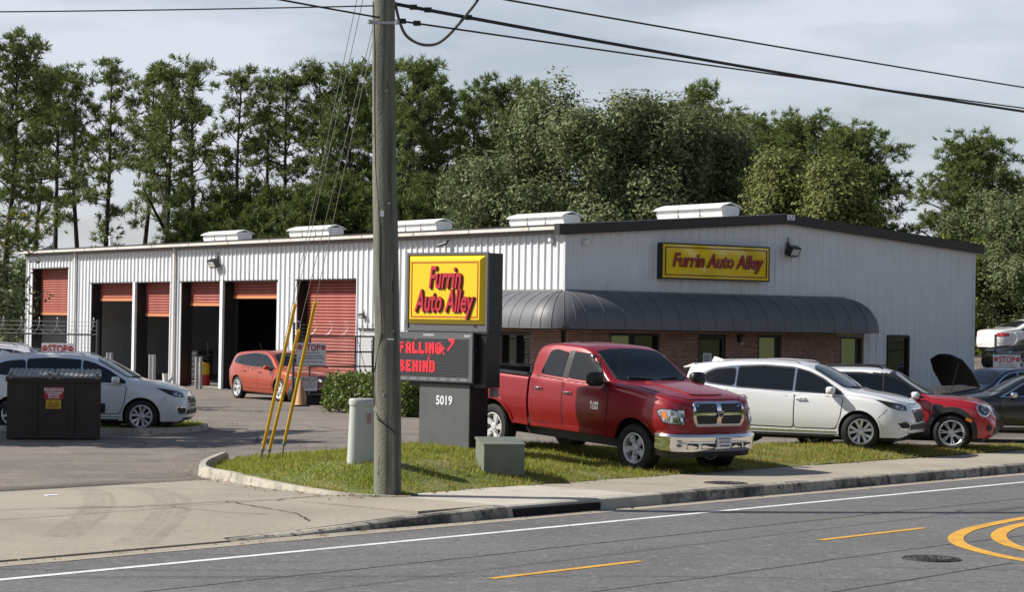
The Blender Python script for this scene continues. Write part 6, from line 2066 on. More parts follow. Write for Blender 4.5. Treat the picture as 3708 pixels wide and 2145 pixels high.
cable('overhead_cable', 'topmost overhead cable, crossing the upper right sky above the other two', al(.0, 6.93, 0), al(37, 7.62, 0), .09, .015, clamps=(.05,))
cable('overhead_cable', 'thin cable running up to the left from the collar of the pole', al(-.2, 6.37, .1), al(-16, 6.9, .1), .12, .013)
cable('overhead_cable', 'nearly level cable running off to the left edge from the pole top', (PX - .3, PY - .05, 6.55), (-26, 31.5, 6.75), .22, .010)
lp_ = [Vector(al(t, z, .08)) for t, z in ((.12, 6.62), (.20, 6.40), (.33, 6.21), (.55, 6.12), (.78, 6.11), (1.0, 6.16), (1.22, 6.30), (1.45, 6.50), (1.62, 6.66), (1.80, 6.84), (2.0, 7.1), (2.2, 7.3))]
mb = MB(); mb.tube([tuple(p) for p in smoothpath([tuple(q) for q in lp_], 6)], .021, 6)
tag(mb.build('slack_cable_loop', mat('grey_cable', (0.10, 0.095, 0.09), .6), smooth=True), 'slack grey cable hanging in a loop beside the pole top', 'cable')

# guy wires with yellow guards
M_GUARD = mat('yellow_guard', (0.68, 0.40, 0.03), .4, noise=(3, (0.58, 0.34, 0.03), .5, .7))
M_ROD = mat('anchor_rod', (0.22, 0.22, 0.23), .45, metal=.7)
def guy(label, anchor, top, g0, g1, guard=True):
    az = FZ(anchor[0], anchor[1])
    a = Vector((anchor[0], anchor[1], az)); b_ = Vector(top)
    t = thing('guy_wire', label, 'guy wire', tuple(a))
    L = b_ - a
    mb = MB(); mb.tube([L * (g0 * .9), L], .005, 5); mb.build('wire', M_GALV, t)
    mb = MB(); mb.tube([Vector((0, 0, -.2)), L * g0 * .8], .012, 6)
    mb.lathe([(.018, -.03), (.03, -.01), (.03, .02), (.018, .04)], 8, c=tuple(L * g0 * .82)); mb.tube([L * g0 * .78, L * g0 * 1.02], .020, 6)
    mb.build('anchor_rod', M_ROD, t)
    if guard:
        mb = MB(); mb.tube([L * g0, L * (g0 * .6 + g1 * .4), L * g1], .027, 10); mb.build('guard', M_GUARD, t, smooth=40)
    return t
guy('leftmost yellow guarded guy wire anchored in the turf', (-4.03, 35.9), (-1.92, 29.66, 7.35), .030, .345)
guy('middle yellow guarded guy wire, its guard the lowest of the three', (-3.90, 35.65), (-1.90, 29.66, 6.38), .035, .335)
guy('yellow guarded guy wire whose guard reaches highest, on the right of the three', (-3.63, 35.15), (-1.88, 29.66, 6.30), .055, .405)
guy('bare guy wire without a yellow guard behind the leftmost one', (-4.12, 36.6), (-1.93, 29.66, 7.75), .04, .3, guard=False)

# ================================================================== PEDESTAL AND TRANSFORMER
M_PED = mat('pale_green_plastic', (0.44, 0.455, 0.435), 0.5, noise=(3, (0.40, 0.43, 0.40), .5, .7))
px_, py_ = -2.11, 31.5
t = thing('telecom_pedestal', 'pale grey-green telecom pedestal standing on the turf just left of the utility pole', 'pedestal', (px_, py_, FZ(px_, py_)), R(10))
mb = MB()
sec = []
for k in range(24):
    a = 2 * math.pi * k / 24
    c_, s_ = math.cos(a), math.sin(a)
    sec.append((math.copysign(abs(c_) ** .55, c_), math.copysign(abs(s_) ** .55, s_)))
v = []; f = []
lv = [(-.05, .195), (.0, .195), (.66, .172), (.80, .168), (.815, .180), (.885, .180), (.905, .165), (.91, .0)]
for z, r_ in lv:
    for x, y in sec: v.append((x * r_, y * r_ * .85, z))
for i in range(len(lv) - 1):
    for k in range(24):
        a, b_ = i * 24 + k, i * 24 + (k + 1) % 24
        f.append((a, b_, b_ + 24, a + 24))
mb.add(v, f); mb.build('housing', M_PED, t, smooth=35)
mb = MB(); mb.box(.06, .12, -.155, -.140, .56, .70); mb.build('sticker', mat('faded_sticker', (.34, .20, .19), .6), t)
bx_, by_ = -.14, 32.55
M_TGREEN = mat('transformer_green', (0.150, 0.172, 0.138), 0.55, noise=[(2.5, (0.115, 0.135, 0.108), .45, .65), (25, (0.16, 0.18, 0.15), .6, .75)])
t = thing('utility_box', 'squat green utility box with sloping lid on the turf in front of the pickup', 'utility box', (bx_ , by_, FZ(bx_, by_) - .02), R(13))
mb = MB()
w, d = .305, .30
v = [(-w, -d, -.05), (w, -d, -.05), (w, d, -.05), (-w, d, -.05), (-w * .98, -d * .98, .40), (w * .98, -d * .98, .40), (w * .98, d * .98, .47), (-w * .98, d * .98, .47)]
mb.add(v, [(3, 2, 1, 0), (4, 5, 6, 7), (0, 1, 5, 4), (1, 2, 6, 5), (2, 3, 7, 6), (3, 0, 4, 7)]); mb.build('box_body', M_TGREEN, t)
mb = MB()
w2, d2 = .315, .312
v = [(-w2, -d2, .385), (w2, -d2, .385), (w2, d2, .46), (-w2, d2, .46), (-w2, -d2, .415), (w2, -d2, .415), (w2, d2, .49), (-w2, d2, .49)]
mb.add(v, [(3, 2, 1, 0), (4, 5, 6, 7), (0, 1, 5, 4), (1, 2, 6, 5), (2, 3, 7, 6), (3, 0, 4, 7)]); mb.build('lid', M_TGREEN, t)

# ================================================================== DUMPSTER
M_DUMP = mat('dark_brown_dumpster', (0.030, 0.018, 0.014), 0.6, noise=[(3, (0.035, 0.027, 0.022), .45, .65), (18, (0.06, 0.045, 0.035), .66, .78)])
dh = math.degrees(math.atan2(.51, 1.65))
t = thing('dumpster', 'dark brown dumpster with grey lids and a red sticker at the left', 'dumpster', (-9.06, 44.0, dip(-9.06, 44.0)), R(10))
mb = MB()
W_, D_, Hh = .91, 1.05, 1.22
v = [(-W_, 0, .06), (W_, 0, .06), (W_, D_, .06), (-W_, D_, .06), (-W_ * 1.0, -.03, Hh), (W_ * 1.0, -.03, Hh), (W_, D_ + .05, Hh + .12), (-W_, D_ + .05, Hh + .12)]
mb.add(v, [(3, 2, 1, 0), (4, 5, 6, 7), (0, 1, 5, 4), (1, 2, 6, 5), (2, 3, 7, 6), (3, 0, 4, 7)])
mb.build('bin', M_DUMP, t)
mb = MB()
mb.box(-W_ - .03, W_ + .03, -.075, -.03, Hh - .08, Hh + .02)
for x in (-.36, .36): mb.box(x - .035, x + .035, -.055, -.005, .10, Hh - .08)
mb.box(-W_, W_, -.03, .02, .02, .12)
for x in (-W_ + .02, W_ - .08): mb.box(x, x + .06, -.02, D_, 0, .06)
mb.build('rib', M_DUMP, t)
for sd in (-1, 1):
    mb = MB(); mb.box(sd * (W_ + .0) - (.09 if sd < 0 else -.0), sd * W_ + (.09 if sd > 0 else 0), .25, .85, .52, .70); mb.build('fork_pocket', M_DUMP, t)
M_LID = mat('grey_plastic_lid', (0.17, 0.17, 0.175), .5, noise=(6, (0.08, 0.08, 0.085), .5, .7))
for sd in (-1, 1):
    mb = MB()
    x0, x1 = (-W_ + .0, -.01) if sd < 0 else (.01, W_)
    n = 9
    prof = [(x0 + (x1 - x0) * i / (4 * n), .016 * (1 if (i % 4) in (1, 2) else 0)) for i in range(4 * n + 1)]
    v = []
    for x, h in prof: v += [(x, -.09, Hh + .03 + h), (x, D_ + .06, Hh + .15 + h), (x, -.09, Hh + .0)]
    f = []
    for i in range(len(prof) - 1):
        a = i * 3; f += [(a, a + 3, a + 4, a + 1), (a + 2, a + 5, a + 3, a)]
    mb.add(v, f)
    for x in (x0 + .03, x1 - .11): mb.box(x, x + .08, -.10, -.02, Hh - .02, Hh + .10)
    mb.build('lid', M_LID, t)
mb = MB(); mb.box(-.19, .185, -.062, -.056, .80, 1.04); st = mb.build('red_sticker', mat('sticker_red', (0.42, 0.012, 0.02), .5), t)
mb = MB()
for t_, s_, z in (('MARPAN', .098, .985), ('CONTAINER', .056, .925), ('SERVICES', .056, .880), ('850-216-5050', .038, .830)):
    text_to(mb, t_, s_, lambda x, y, e: (x, -.0635, z + y), offset=.0015)
mb.build('sticker_lettering', M_WHITE_PRINT, st)
mb = MB(); mb.box(-.155, .145, -.062, -.056, .61, .788); st = mb.build('yellow_sticker', mat('sticker_yellow', (0.60, 0.36, 0.02), .5), t)
mb = MB()
for z in (.705, .665, .637): mb.box(-.13, .12 - (.04 if z < .64 else 0), -.0645, -.0625, z, z + .013)
for x in (-.07, .05): mb.lathe([(0, 0), (.016, 0), (.016, .002)], 8, axis='Y', c=(x, -.0645, .75))
mb.build('sticker_print', M_BLACK, st)

# ================================================================== BOLLARDS AT THE BAYS
for (L, lab) in ((23.35, 'pair of grey steel bollards in front of the pillar by the middle bays'), (26.9, 'pair of grey steel bollards left of the middle bays, nearest the yard fence'), (19.75, 'pair of grey steel bollards before the post left of the orange hatchback')):
    p = bw(-.75, L, 0)
    t = thing('bollard_pair', lab, 'bollard', p, YAW, 'steel bollards at the workshop bays')
    for dy in (-.15, .15):
        mb = MB(); mb.lathe([(.057, -.05), (.057, 1.04), (.05, 1.075), (0, 1.09)], 14); o = mb.build('post', M_GALV, t, smooth=35); o.location = (0, dy, 0)

# ================================================================== FENCES AND GATE
M_FPOST = mat('dark_fence_post', (0.05, 0.05, 0.052), .55)
M_WIRE = mat('fence_wire', (0.13, 0.13, 0.13), .5, metal=.4)
def chainlink(mb, a, b, z0, z1, pitch=.085, r=.0028):
    """woven diamonds between two ground points"""
    a, b = Vector(a), Vector(b); L = (b - a).length; d = (b - a) / L
    n = int(L / pitch); Hh_ = z1 - z0
    for s in (1, -1):
        for k in range(-int(Hh_ / pitch) - 1, n + int(Hh_ / pitch) + 1):
            u0 = k * pitch; u1 = u0 + s * Hh_
            t0, t1 = 0.0, 1.0
            lo, hi = min(u0, u1), max(u0, u1)
            if hi < 0 or lo > L: continue
            if s > 0:
                t0 = max(0, -u0 / Hh_); t1 = min(1, (L - u0) / Hh_)
            else:
                t0 = max(0, (u0 - L) / Hh_); t1 = min(1, u0 / Hh_)
            if t1 - t0 < .01: continue
            p = a + d * (u0 + s * Hh_ * t0) + Vector((0, 0, z0 + Hh_ * t0)); q = a + d * (u0 + s * Hh_ * t1) + Vector((0, 0, z0 + Hh_ * t1))
            nrm = Vector((d.y, -d.x, 0)) * r; up = Vector((0, 0, r))
            mb.add([p - up, p + up, q + up, q - up, p + nrm, q + nrm], [(0, 1, 2, 3), (0, 4, 5, 3), (1, 4, 5, 2)])
def barbs(mb, a, b, z, coil=True):
    a, b = Vector(a), Vector(b); L = (b - a).length; d = (b - a) / L
    for h in (.10, .20, .30):
        mb.tube([a + Vector((0, 0, z + h)), b + Vector((0, 0, z + h))], .004, 4)
        for k in range(int(L / .25)):
            p = a + d * (k * .25) + Vector((0, 0, z + h)); mb.bar(p + Vector((-.02, 0, -.025)), p + Vector((.02, 0, .025)), .005, .005)
    if coil:
        pts = []
        n = int(L / .45 * 14)
        for i in range(n + 1):
            u = L * i / n; th = 2 * math.pi * i / 14
            pts.append(a + d * (u + .15 * math.cos(th)) + Vector((d.y * .1 * math.cos(th), -d.x * .1 * math.cos(th), z + .20 + .20 * math.sin(th))))
        mb.tube(pts, .005, 4)
def fence(label, pts, h, z0=0.0, spacing=2.6, coil=True, barbed=True, rails=(1.0,), zs=None):
    t = thing('chain_link_fence', label, 'fence', (0, 0, 0))
    zs = zs or [z0] * len(pts)
    for (a, b, za, zb_) in zip(pts, pts[1:], zs, zs[1:]):
        A, B = Vector((*a, za)), Vector((*b, zb_)); L = (B - A).length
        n = max(1, round(L / spacing))
        for k in range(n + 1):
            p = A.lerp(B, k / n)
            mb = MB(); mb.tube([(p.x, p.y, p.z - .1), (p.x, p.y, p.z + h + (.36 if barbed else 0))], .035, 8); mb.build('post', M_FPOST, t)
        mb = MB()
        for r_ in rails: mb.tube([A + Vector((0, 0, h * r_)), B + Vector((0, 0, h * r_))], .024, 6)
        mb.build('rail', M_FPOST, t)
        mb = MB(); chainlink(mb, (*a, za), (*b, za), .04, h); o = mb.build('wire_mesh', M_WIRE, t, fixn=False); o['kind'] = 'stuff'
        if barbed:
            mb = MB(); barbs(mb, (*a, za), (*b, za), h, coil); mb.build('barbed_wire', M_GALV, t, fixn=False)
    return t
fence('chain-link fence with barbed wire behind the left white cars', [(-17.5, 53.6), (-9.75, 52.2)], 1.92, spacing=2.6, rails=(1.0, .5))
fence('chain-link fence running from the gate post to the shop wall behind the hedge', [(-6.02, 61.3), (-1.95, 62.75)], 1.92, spacing=4.2, rails=(1.0,))
fence('barbed wire fence at the right beyond the shop corner', [(13.9, 63.6), (16.1, 63.9), (24.0, 64.9)], 1.86, zs=[.05, .08, .25], spacing=2.9, rails=(1.0, .86))
fence('far chain-link fence on the raised yard in front of the trees', [(15.5, 86.0), (34, 90)], 1.9, z0=1.45, spacing=3.0, barbed=False)
# steel tube gate swung back along the fence
M_GATE = mat('gate_tube', (0.06, 0.055, 0.055), .45, metal=.3)
t = thing('yard_gate', 'dark tube-framed yard gate standing open in front of the last red door', 'gate', (-5.55, 61.15, 0), R(8))
GWD = 1.75
mb = MB()
for x in (0, GWD): mb.tube([(x, 0, .28), (x, 0, 1.93)], .028, 8)
mb.build('stile', M_GATE, t)
mb = MB(); mb.tube([(1.25, .0, .28), (1.25, 0, 1.90)], .022, 6); mb.build('upright', M_GATE, t)
for z in (.30, .52, .78, 1.08, 1.48, 1.91):
    mb = MB(); mb.tube([(0, 0, z), (GWD, 0, z + .02)], .022, 8); mb.build('rail', M_GATE, t)
mb = MB(); mb.tube([(1.72, -.01, .9), (1.70, -.01, 1.85)], .012, 5); mb.tube([(1.70, -.02, .45), (1.30, -.02, 1.86)], .008, 5); mb.build('brace', M_GATE, t)

# STOP signs hung on the fences
def oct_(r_, cx, cz): return [(cx + r_ * math.cos(R(22.5 + 45 * k)), cz + r_ * math.sin(R(22.5 + 45 * k))) for k in range(8)]
def stop_sign(label, loc, rz, s=1.0):
    t = thing('stop_notice', label, 'sign', loc, rz, 'STOP insurance notices on the yard fences')
    mb = MB(); mb.box(-.40 * s, .40 * s, -.006, .006, -.31 * s, .31 * s); mb.build('panel', mat('notice_white', (0.66, 0.66, 0.69), .5, noise=(3, (.55, .55, .58), .5, .7)), t)
    mb = MB(); text_to(mb, 'STOP', .255 * s, lambda x, y, z: (x, -.009, .165 * s + y), offset=.007 * s, sx=.78); mb.build('lettering', mat('notice_red', (0.42, 0.012, 0.03), .5), t)
    for sd in (-1, 1):
        mb = MB(); mb.prism(oct_(.068 * s, sd * .32 * s, .185 * s), lambda a, c: (a, -.006, c), lambda a, c: (a, -.010, c)); o = mb.build('roundel', mat('notice_red', (0.42, 0.012, 0.03), .5), t)
        mb = MB(); text_to(mb, 'STOP', .04 * s, lambda x, y, z: (sd * .32 * s + x, -.0115, .185 * s + y)); mb.build('roundel_lettering', M_WHITE_PRINT, o)
    mb = MB(); mb.box(-.24 * s, .24 * s, -.009, -.0062, .022 * s, .036 * s)
    for tx_, z, k in (('Our Insurance Prohibits', -.045, .070), ('Customers Beyond This Point', -.115, .066), ('Deliveries ONLY Through This Area', -.215, .046)):
        text_to(mb, tx_, k * s, lambda x, y, e: (x, -.009, z * s + y), offset=.001, sx=.86)
    mb.build('notice_lettering', mat('notice_black', (0.02, 0.02, 0.025), .6), t)
    return t
stop_sign('white STOP notice on the left fence above the white cars', (-10.70, 52.29, 1.40), R(-10))
stop_sign('white STOP notice behind the yellow guy guards, on the fence by the orange hatchback', (-5.50, 61.05, 1.42), R(8))
stop_sign('white STOP notice on the barbed wire fence at the right edge', (14.22, 63.55, 1.37), R(5))
# customers notice and the cone below it
t = thing('customer_notice', 'small white CUSTOMERS notice with black heading on the fence above the cone', 'sign', (-5.55, 61.0, .60), R(4))
mb = MB(); mb.box(-.225, .225, -.006, .006, -.19, .19); mb.build('panel', MATS['notice_white'], t)
mb = MB(); mb.box(-.20, .20, -.010, -.0062, .095, .165); mb.build('heading_band', MATS['notice_black'], t)
mb = MB(); text_to(mb, 'CUSTOMERS', .072, lambda x, y, z: (x, -.0115, .13 + y), offset=.0015, sx=.88); mb.build('heading_lettering', M_WHITE_PRINT, t)
mb = MB()
for tx_, z in (('FOR INSURANCE', .06), ("DON'T PERMIT YOU", .005), ('IN THE WORK AREA', -.05), ('SEE THE OFFICE', -.105)):
    text_to(mb, tx_, .05, lambda x, y, e: (x, -.0085, z + y), offset=.001, sx=.86)
mb.build('notice_lettering', MATS['notice_black'], t)
t = thing('traffic_cone', 'faded orange traffic cone under the CUSTOMERS notice at the fence', 'traffic cone', (-5.72, 60.45, 0), R(20))
M_CONE = mat('faded_cone_orange', (0.46, 0.25, 0.13), .7, noise=(5, (0.38, 0.20, 0.10), .5, .7))
mb = MB(); mb.lathe([(.165, .04), (.15, .06), (.045, .70), (.035, .72), (0, .72)], 20); mb.build('cone_body', M_CONE, t, smooth=40)
mb = MB(); mb.box(-.21, .21, -.21, .21, 0, .04); mb.build('cone_base', M_BLACK, t)

# used tyres leaning at the gate post
tk = MB()
tk.lathe([(.19, -.10), (.30, -.105), (.325, -.08), (.33, 0), (.325, .08), (.30, .105), (.19, .10)], 28, axis='Y', closed=True)
for k, (x, y, z, rx, rz, lab) in enumerate(((-5.88, 61.55, .32, 12, 40, 'old black tyre leaning upright behind the fence post by the cone'), (-5.45, 61.75, .11, 90, 0, 'old tyre lying flat on the ground behind the cone'), (-5.42, 61.78, .33, 90, 0, 'old tyre lying on top of the flat one behind the cone'))):
    if k == 0: o = tk.build('old_tyre', M_RUBBER, smooth=40); om = o.data
    else: o = link('old_tyre', om)
    o.location = (x, y, z); o.rotation_euler = (R(rx), 0, R(rz))
    tag(o, lab, 'tyre', 'old tyres by the gate')

# tyre marks over the apron
M_SKID = bpy.data.materials.new('skid_rubber'); M_SKID.use_nodes = True
n_, l_ = M_SKID.node_tree.nodes, M_SKID.node_tree.links
bs_ = n_['Principled BSDF']; bs_.inputs['Base Color'].default_value = (.035, .033, .03, 1); bs_.inputs['Roughness'].default_value = .9
tcn = n_.new('ShaderNodeTexCoord'); nzn = n_.new('ShaderNodeTexNoise'); nzn.inputs['Scale'].default_value = 6; nzn.inputs['Detail'].default_value = 5
mrn = n_.new('ShaderNodeMapRange'); mrn.inputs['From Min'].default_value = .30; mrn.inputs['From Max'].default_value = .72; mrn.inputs['To Max'].default_value = .16
l_.new(tcn.outputs['Object'], nzn.inputs['Vector']); l_.new(nzn.outputs['Fac'], mrn.inputs['Value']); l_.new(mrn.outputs['Result'], bs_.inputs['Alpha'])
def skid(path, w, name='tyre_mark'):
    v = []; f = []
    P = [np.array(p) for p in smoothpath(path, 8)]
    for i, p in enumerate(P):
        d = P[min(i + 1, len(P) - 1)] - P[max(i - 1, 0)]; d /= np.linalg.norm(d); nn = np.array([-d[1], d[0]]) * w / 2
        for s_ in (1, -1):
            q = p + nn * s_; tt, qq = to_rd(q[0], q[1]); v.append((q[0], q[1], apron_z(tt, qq) + .012))
    for i in range(len(P) - 1): f.append((2 * i, 2 * i + 1, 2 * i + 3, 2 * i + 2))
    mb = MB(); mb.add(v, f); return struct(mb.build(name, M_SKID))
for dx in (0, .10, .2, .31): skid([(-5.95 + dx, 30.1), (-5.55 + dx, 29.0), (-5.25 + dx, 27.6), (-5.1 + dx, 26.4), (-5.05 + dx, 25.4), (-5.02 + dx, 24.0)], .085)
for dx in (0, .09, .19, .30, .38): skid([(-5.30 + dx, 30.2), (-4.75 + dx, 29.2), (-4.42 + dx, 28.0), (-4.25 + dx, 26.4), (-4.2 + dx, 24.9), (-4.2 + dx, 23.6)], .075)

# ================================================================== TREES AND SHRUBS
M_PINE = leafmat('pine_needles', (0.066, 0.112, 0.034), (0.230, 0.275, 0.085), .30)
M_PINE2 = leafmat('pale_pine_needles', (0.060, 0.100, 0.026), (0.175, 0.200, 0.058), .30)
M_OAK = leafmat('live_oak_leaves', (0.078, 0.110, 0.042), (0.235, 0.262, 0.128), .24, .6)
M_OLIVE = leafmat('olive_leaves', (0.105, 0.126, 0.034), (0.235, 0.245, 0.080), .25, .6)
M_BUSH = leafmat('bright_leaves', (0.102, 0.162, 0.020), (0.315, 0.357, 0.060), .32, .5)
M_HEDGE = leafmat('hedge_leaves', (0.068, 0.111, 0.024), (0.212, 0.255, 0.068), .2, .4)
M_AUTUMN = leafmat('turning_leaves', (0.102, 0.128, 0.020), (0.340, 0.281, 0.043), .35, .5)
M_BARK = mat('dark_pine_bark', (0.040, 0.031, 0.027), 0.95, noise=[(1, (0.075, 0.058, 0.048), .48, .66, 5, (8, 8, 1.6))], bump=(20, .6, .03))
M_BARK2 = mat('grey_oak_bark', (0.085, 0.075, 0.065), 0.95, noise=[(1, (0.05, 0.044, 0.038), .45, .62, 5, (6, 6, 1.5))])
M_TWIG = mat('bare_twigs', (0.13, 0.115, 0.10), .9)

def tufts(cs, dirs, n, ln, wd, spread=.9):
    """needle tufts: n long narrow triangles from each centre, fanned round its direction"""
    K = len(cs)
    c = np.repeat(np.asarray(cs), n, 0); d = np.repeat(np.asarray(dirs), n, 0)
    q = d + rng.normal(0, spread, (K * n, 3)); q /= np.linalg.norm(q, axis=1)[:, None]
    L = ln * rng.uniform(.55, 1.2, (K * n, 1))
    side = np.cross(q, rng.normal(0, 1, (K * n, 3))); side /= np.linalg.norm(side, axis=1)[:, None] + 1e-9
    side *= wd * rng.uniform(.6, 1.3, (K * n, 1))
    a = c + rng.normal(0, ln * .12, c.shape)
    V = np.stack([a - side * .5, a + side * .5, a + q * L + side * .35, a + q * L - side * .35], 1)
    return V.reshape(-1, 3)
def leaves(cs, size, flat=.5, out=None, loose=.55):
    """small diamond leaves; 'out' gives the direction each one roughly faces"""
    K = len(cs)
    n = rng.normal(0, 1, (K, 3))
    if out is not None:
        n = np.asarray(out) + n * loose
    n /= np.linalg.norm(n, axis=1)[:, None] + 1e-9
    u = np.cross(n, rng.normal(0, 1, (K, 3))); u /= np.linalg.norm(u, axis=1)[:, None] + 1e-9
    w = np.cross(n, u)
    s = size * rng.uniform(.6, 1.35, (K, 1))
    u *= s; w *= s * flat
    c = np.asarray(cs)
    return np.stack([c - u, c + w * .8, c + u, c - w * .8], 1).reshape(-1, 3)
def quads(V):
    return np.arange(len(V)).reshape(-1, 4)

def branch_path(p, d, L, n=5, droop=0.0, wob=.12):
    pts = [np.array(p)]
    d = np.array(d, float); d /= np.linalg.norm(d)
    for i in range(n):
        d = d + rng.normal(0, wob, 3) + np.array([0, 0, droop])
        d /= np.linalg.norm(d)
        pts.append(pts[-1] + d * L / n)
    return pts
PROTO = {}
def pine_proto(key, H, clear, wid, dens, fork=None, top_round=1.0, m=None):
    """long-trunked pine: returns (trunk mesh, crown mesh)"""
    mb = MB()
    tr = .008 * H + .06
    lean = rng.normal(0, .012, 2)
    path = []
    for i in range(13):
        z = H * i / 12
        path.append((lean[0] * z + .10 * math.sin(z * .5 + len(key)), lean[1] * z, z))
    mb.tube(path, [max(.03, tr * (1 - .82 * (i / 12) ** 1.1)) for i in range(13)], 9)
    cs = []; ds = []
    zc = H * clear
    nb = int(dens)
    for k in range(nb):
        t = (k + rng.uniform(0, 1)) / nb
        t = t ** .82
        z = zc + (H - zc) * t
        i = min(int(z / H * 12), 11)
        p0 = np.array(path[i]) + (np.array(path[i + 1]) - np.array(path[i])) * (z / H * 12 - i)
        a = rng.uniform(0, 2 * math.pi)
        prof = (math.sin(math.pi * min(1, .20 + .70 * t)) ** .65) * (1.0 if t > .35 else .55 + 1.2 * t)
        L = wid * max(.16, prof) * rng.uniform(.55, 1.15)
        up = .05 + .75 * t + rng.normal(0, .12)
        if t < .3: up = rng.uniform(-.25, .25)
        bp_ = branch_path(p0, (math.cos(a), math.sin(a), up), L, 5, .05, .15)
        mb.tube(bp_, [max(.014, .018 * L * (1 - i / 6) + .012) for i in range(6)], 4, cap=False)
        npf = max(2, int(L * 2.3))
        for j in range(npf):
            u = 5 * (1.0 if j == 0 else rng.uniform(.30 if L > 1 else .1, .98))
            i0 = min(int(u), 4)
            c = bp_[i0] + (bp_[i0 + 1] - bp_[i0]) * (u - i0)
            off = rng.normal(0, .12 + .12 * L, 3); off[2] *= .5; off[2] += .08
            for q in range(int(rng.integers(3, 7))):
                o2 = rng.normal(0, .20, 3); o2[2] *= .6
                cs.append(c + off + o2)
                ds.append(o2 * 2.2 + np.array([0, 0, .6]))
    for j in range(10):
        cs.append(np.array(path[-1]) + np.array([rng.normal(0, .2), rng.normal(0, .2), rng.uniform(-.6, .25)])); ds.append((0, 0, 1))
    if fork:
        for (z, a, L, up) in fork:
            bp_ = branch_path((0, 0, z), (math.cos(a), math.sin(a), up), L, 6, .06, .08)
            mb.tube(bp_, [.13, .12, .10, .085, .07, .05, .03], 6, cap=False)
            for j in range(int(L * 9)):
                u = rng.uniform(2.6, 6); i0 = min(int(u), 5)
                cs.append(bp_[i0] + (bp_[i0 + 1] - bp_[i0]) * (u - i0) + rng.normal(0, .5, 3)); ds.append((0, 0, 1))
    V = tufts(cs, ds, 20, .34, .042, .75)
    tm = mb.build('trunk', M_BARK, smooth=True, fixn=False); t_me = tm.data; bpy.data.objects.remove(tm)
    c_me = fastmesh('crown', V, quads(V), m or M_PINE)
    PROTO[key] = (t_me, c_me)
    return PROTO[key]
def oak_proto(key, H, wid, n, size, m, low=.12, dep=.8, lobes=16, bark=None, spiky=0.0, trunk_h=.35):
    mb = MB()
    mb.tube([(0, 0, -.2), (.05, .02, H * trunk_h * .5), (0, .05, H * trunk_h), (.1, 0, H * .7)], [.028 * H + .05, .022 * H + .04, .018 * H + .03, .03], 9)
    V = []; OUT = []
    blobs = []
    for k in range(lobes):
        a = 2 * math.pi * k / lobes * 2.39996 / .618 if False else rng.uniform(0, 2 * math.pi)
        t = (k + .5) / lobes
        z = H * (low + (1 - low) * t)
        rr = wid / 2 * math.sqrt(max(.05, 1 - ((t - .38) / .64) ** 2))
        r_ = rr * rng.uniform(.35, .80)
        blobs.append((np.array([r_ * math.cos(a), r_ * math.sin(a) * dep, z]), max(.5, wid * rng.uniform(.13, .22))))
    blobs.append((np.array([0, 0, H * .90]), wid * .16)); blobs.append((np.array([0, 0, H * .55]), wid * .30))
    for c, r_ in blobs:
        p0 = np.array([0, 0, max(H * trunk_h * .6, min(c[2] - r_, H * .6))])
        L = np.linalg.norm(c - p0)
        if L > .4:
            bp_ = branch_path(p0, c - p0, L, 5, 0, .06)
            mb.tube(bp_, [.010 * H * (1 - i / 7) + .012 for i in range(6)], 5, cap=False)
        k = max(4, int(n * r_ ** 2 / sum(b_[1] ** 2 for b_ in blobs)))
        # sub-clumps on the surface of each lobe leave gaps between
        ns = max(6, int(k / 110))
        sd_ = rng.normal(0, 1, (ns, 3)); sd_ /= np.linalg.norm(sd_, axis=1)[:, None]
        sc = c + sd_ * r_ * rng.uniform(.45, 1.05, (ns, 1)) * np.array([1, dep, .85])
        per = k // ns + 1
        pts = np.repeat(sc, per, 0) + np.clip(rng.normal(0, 1, (ns * per, 3)), -1.7, 1.7) * (r_ * .155 + .05) * np.array([1, 1, 1 + spiky])
        V.append(pts)
        o_ = np.repeat(sd_, per, 0) * .55 + (pts - np.repeat(sc, per, 0)) / (r_ * .22) * .5 + np.array([0, 0, .35])
        OUT.append(o_)
        if spiky:
            for q in range(int(ns * .6)):
                p = sc[q]; 
                if p[2] > H * .45:
                    tip = p + np.array([rng.normal(0, .12), rng.normal(0, .12), rng.uniform(.35, .8)]) * (.9 * spiky)
                    tt = rng.uniform(0, 1, (22, 1)) ** 1.5; V.append(p + (tip - p) * tt + rng.normal(0, .09, (22, 3))); OUT.append(np.tile(sd_[q], (22, 1)))
    P = np.concatenate(V)
    Vv = leaves(P, size, .6, np.concatenate(OUT))
    tm = mb.build('trunk', bark or M_BARK2, smooth=True, fixn=False); t_me = tm.data; bpy.data.objects.remove(tm)
    c_me = fastmesh('crown', Vv, quads(Vv), m)
    PROTO[key] = (t_me, c_me)
    return PROTO[key]
def plant(key, name, label, cat, loc, s=1.0, rz=None, sz=None, group=None, flip=1):
    t = thing(name, label, cat, loc, rng.uniform(0, 6.28) if rz is None else R(rz), group)
    t.scale = (s, s, sz or s)
    link('trunk', PROTO[key][0], t); link('crown', PROTO[key][1], t)
    return t

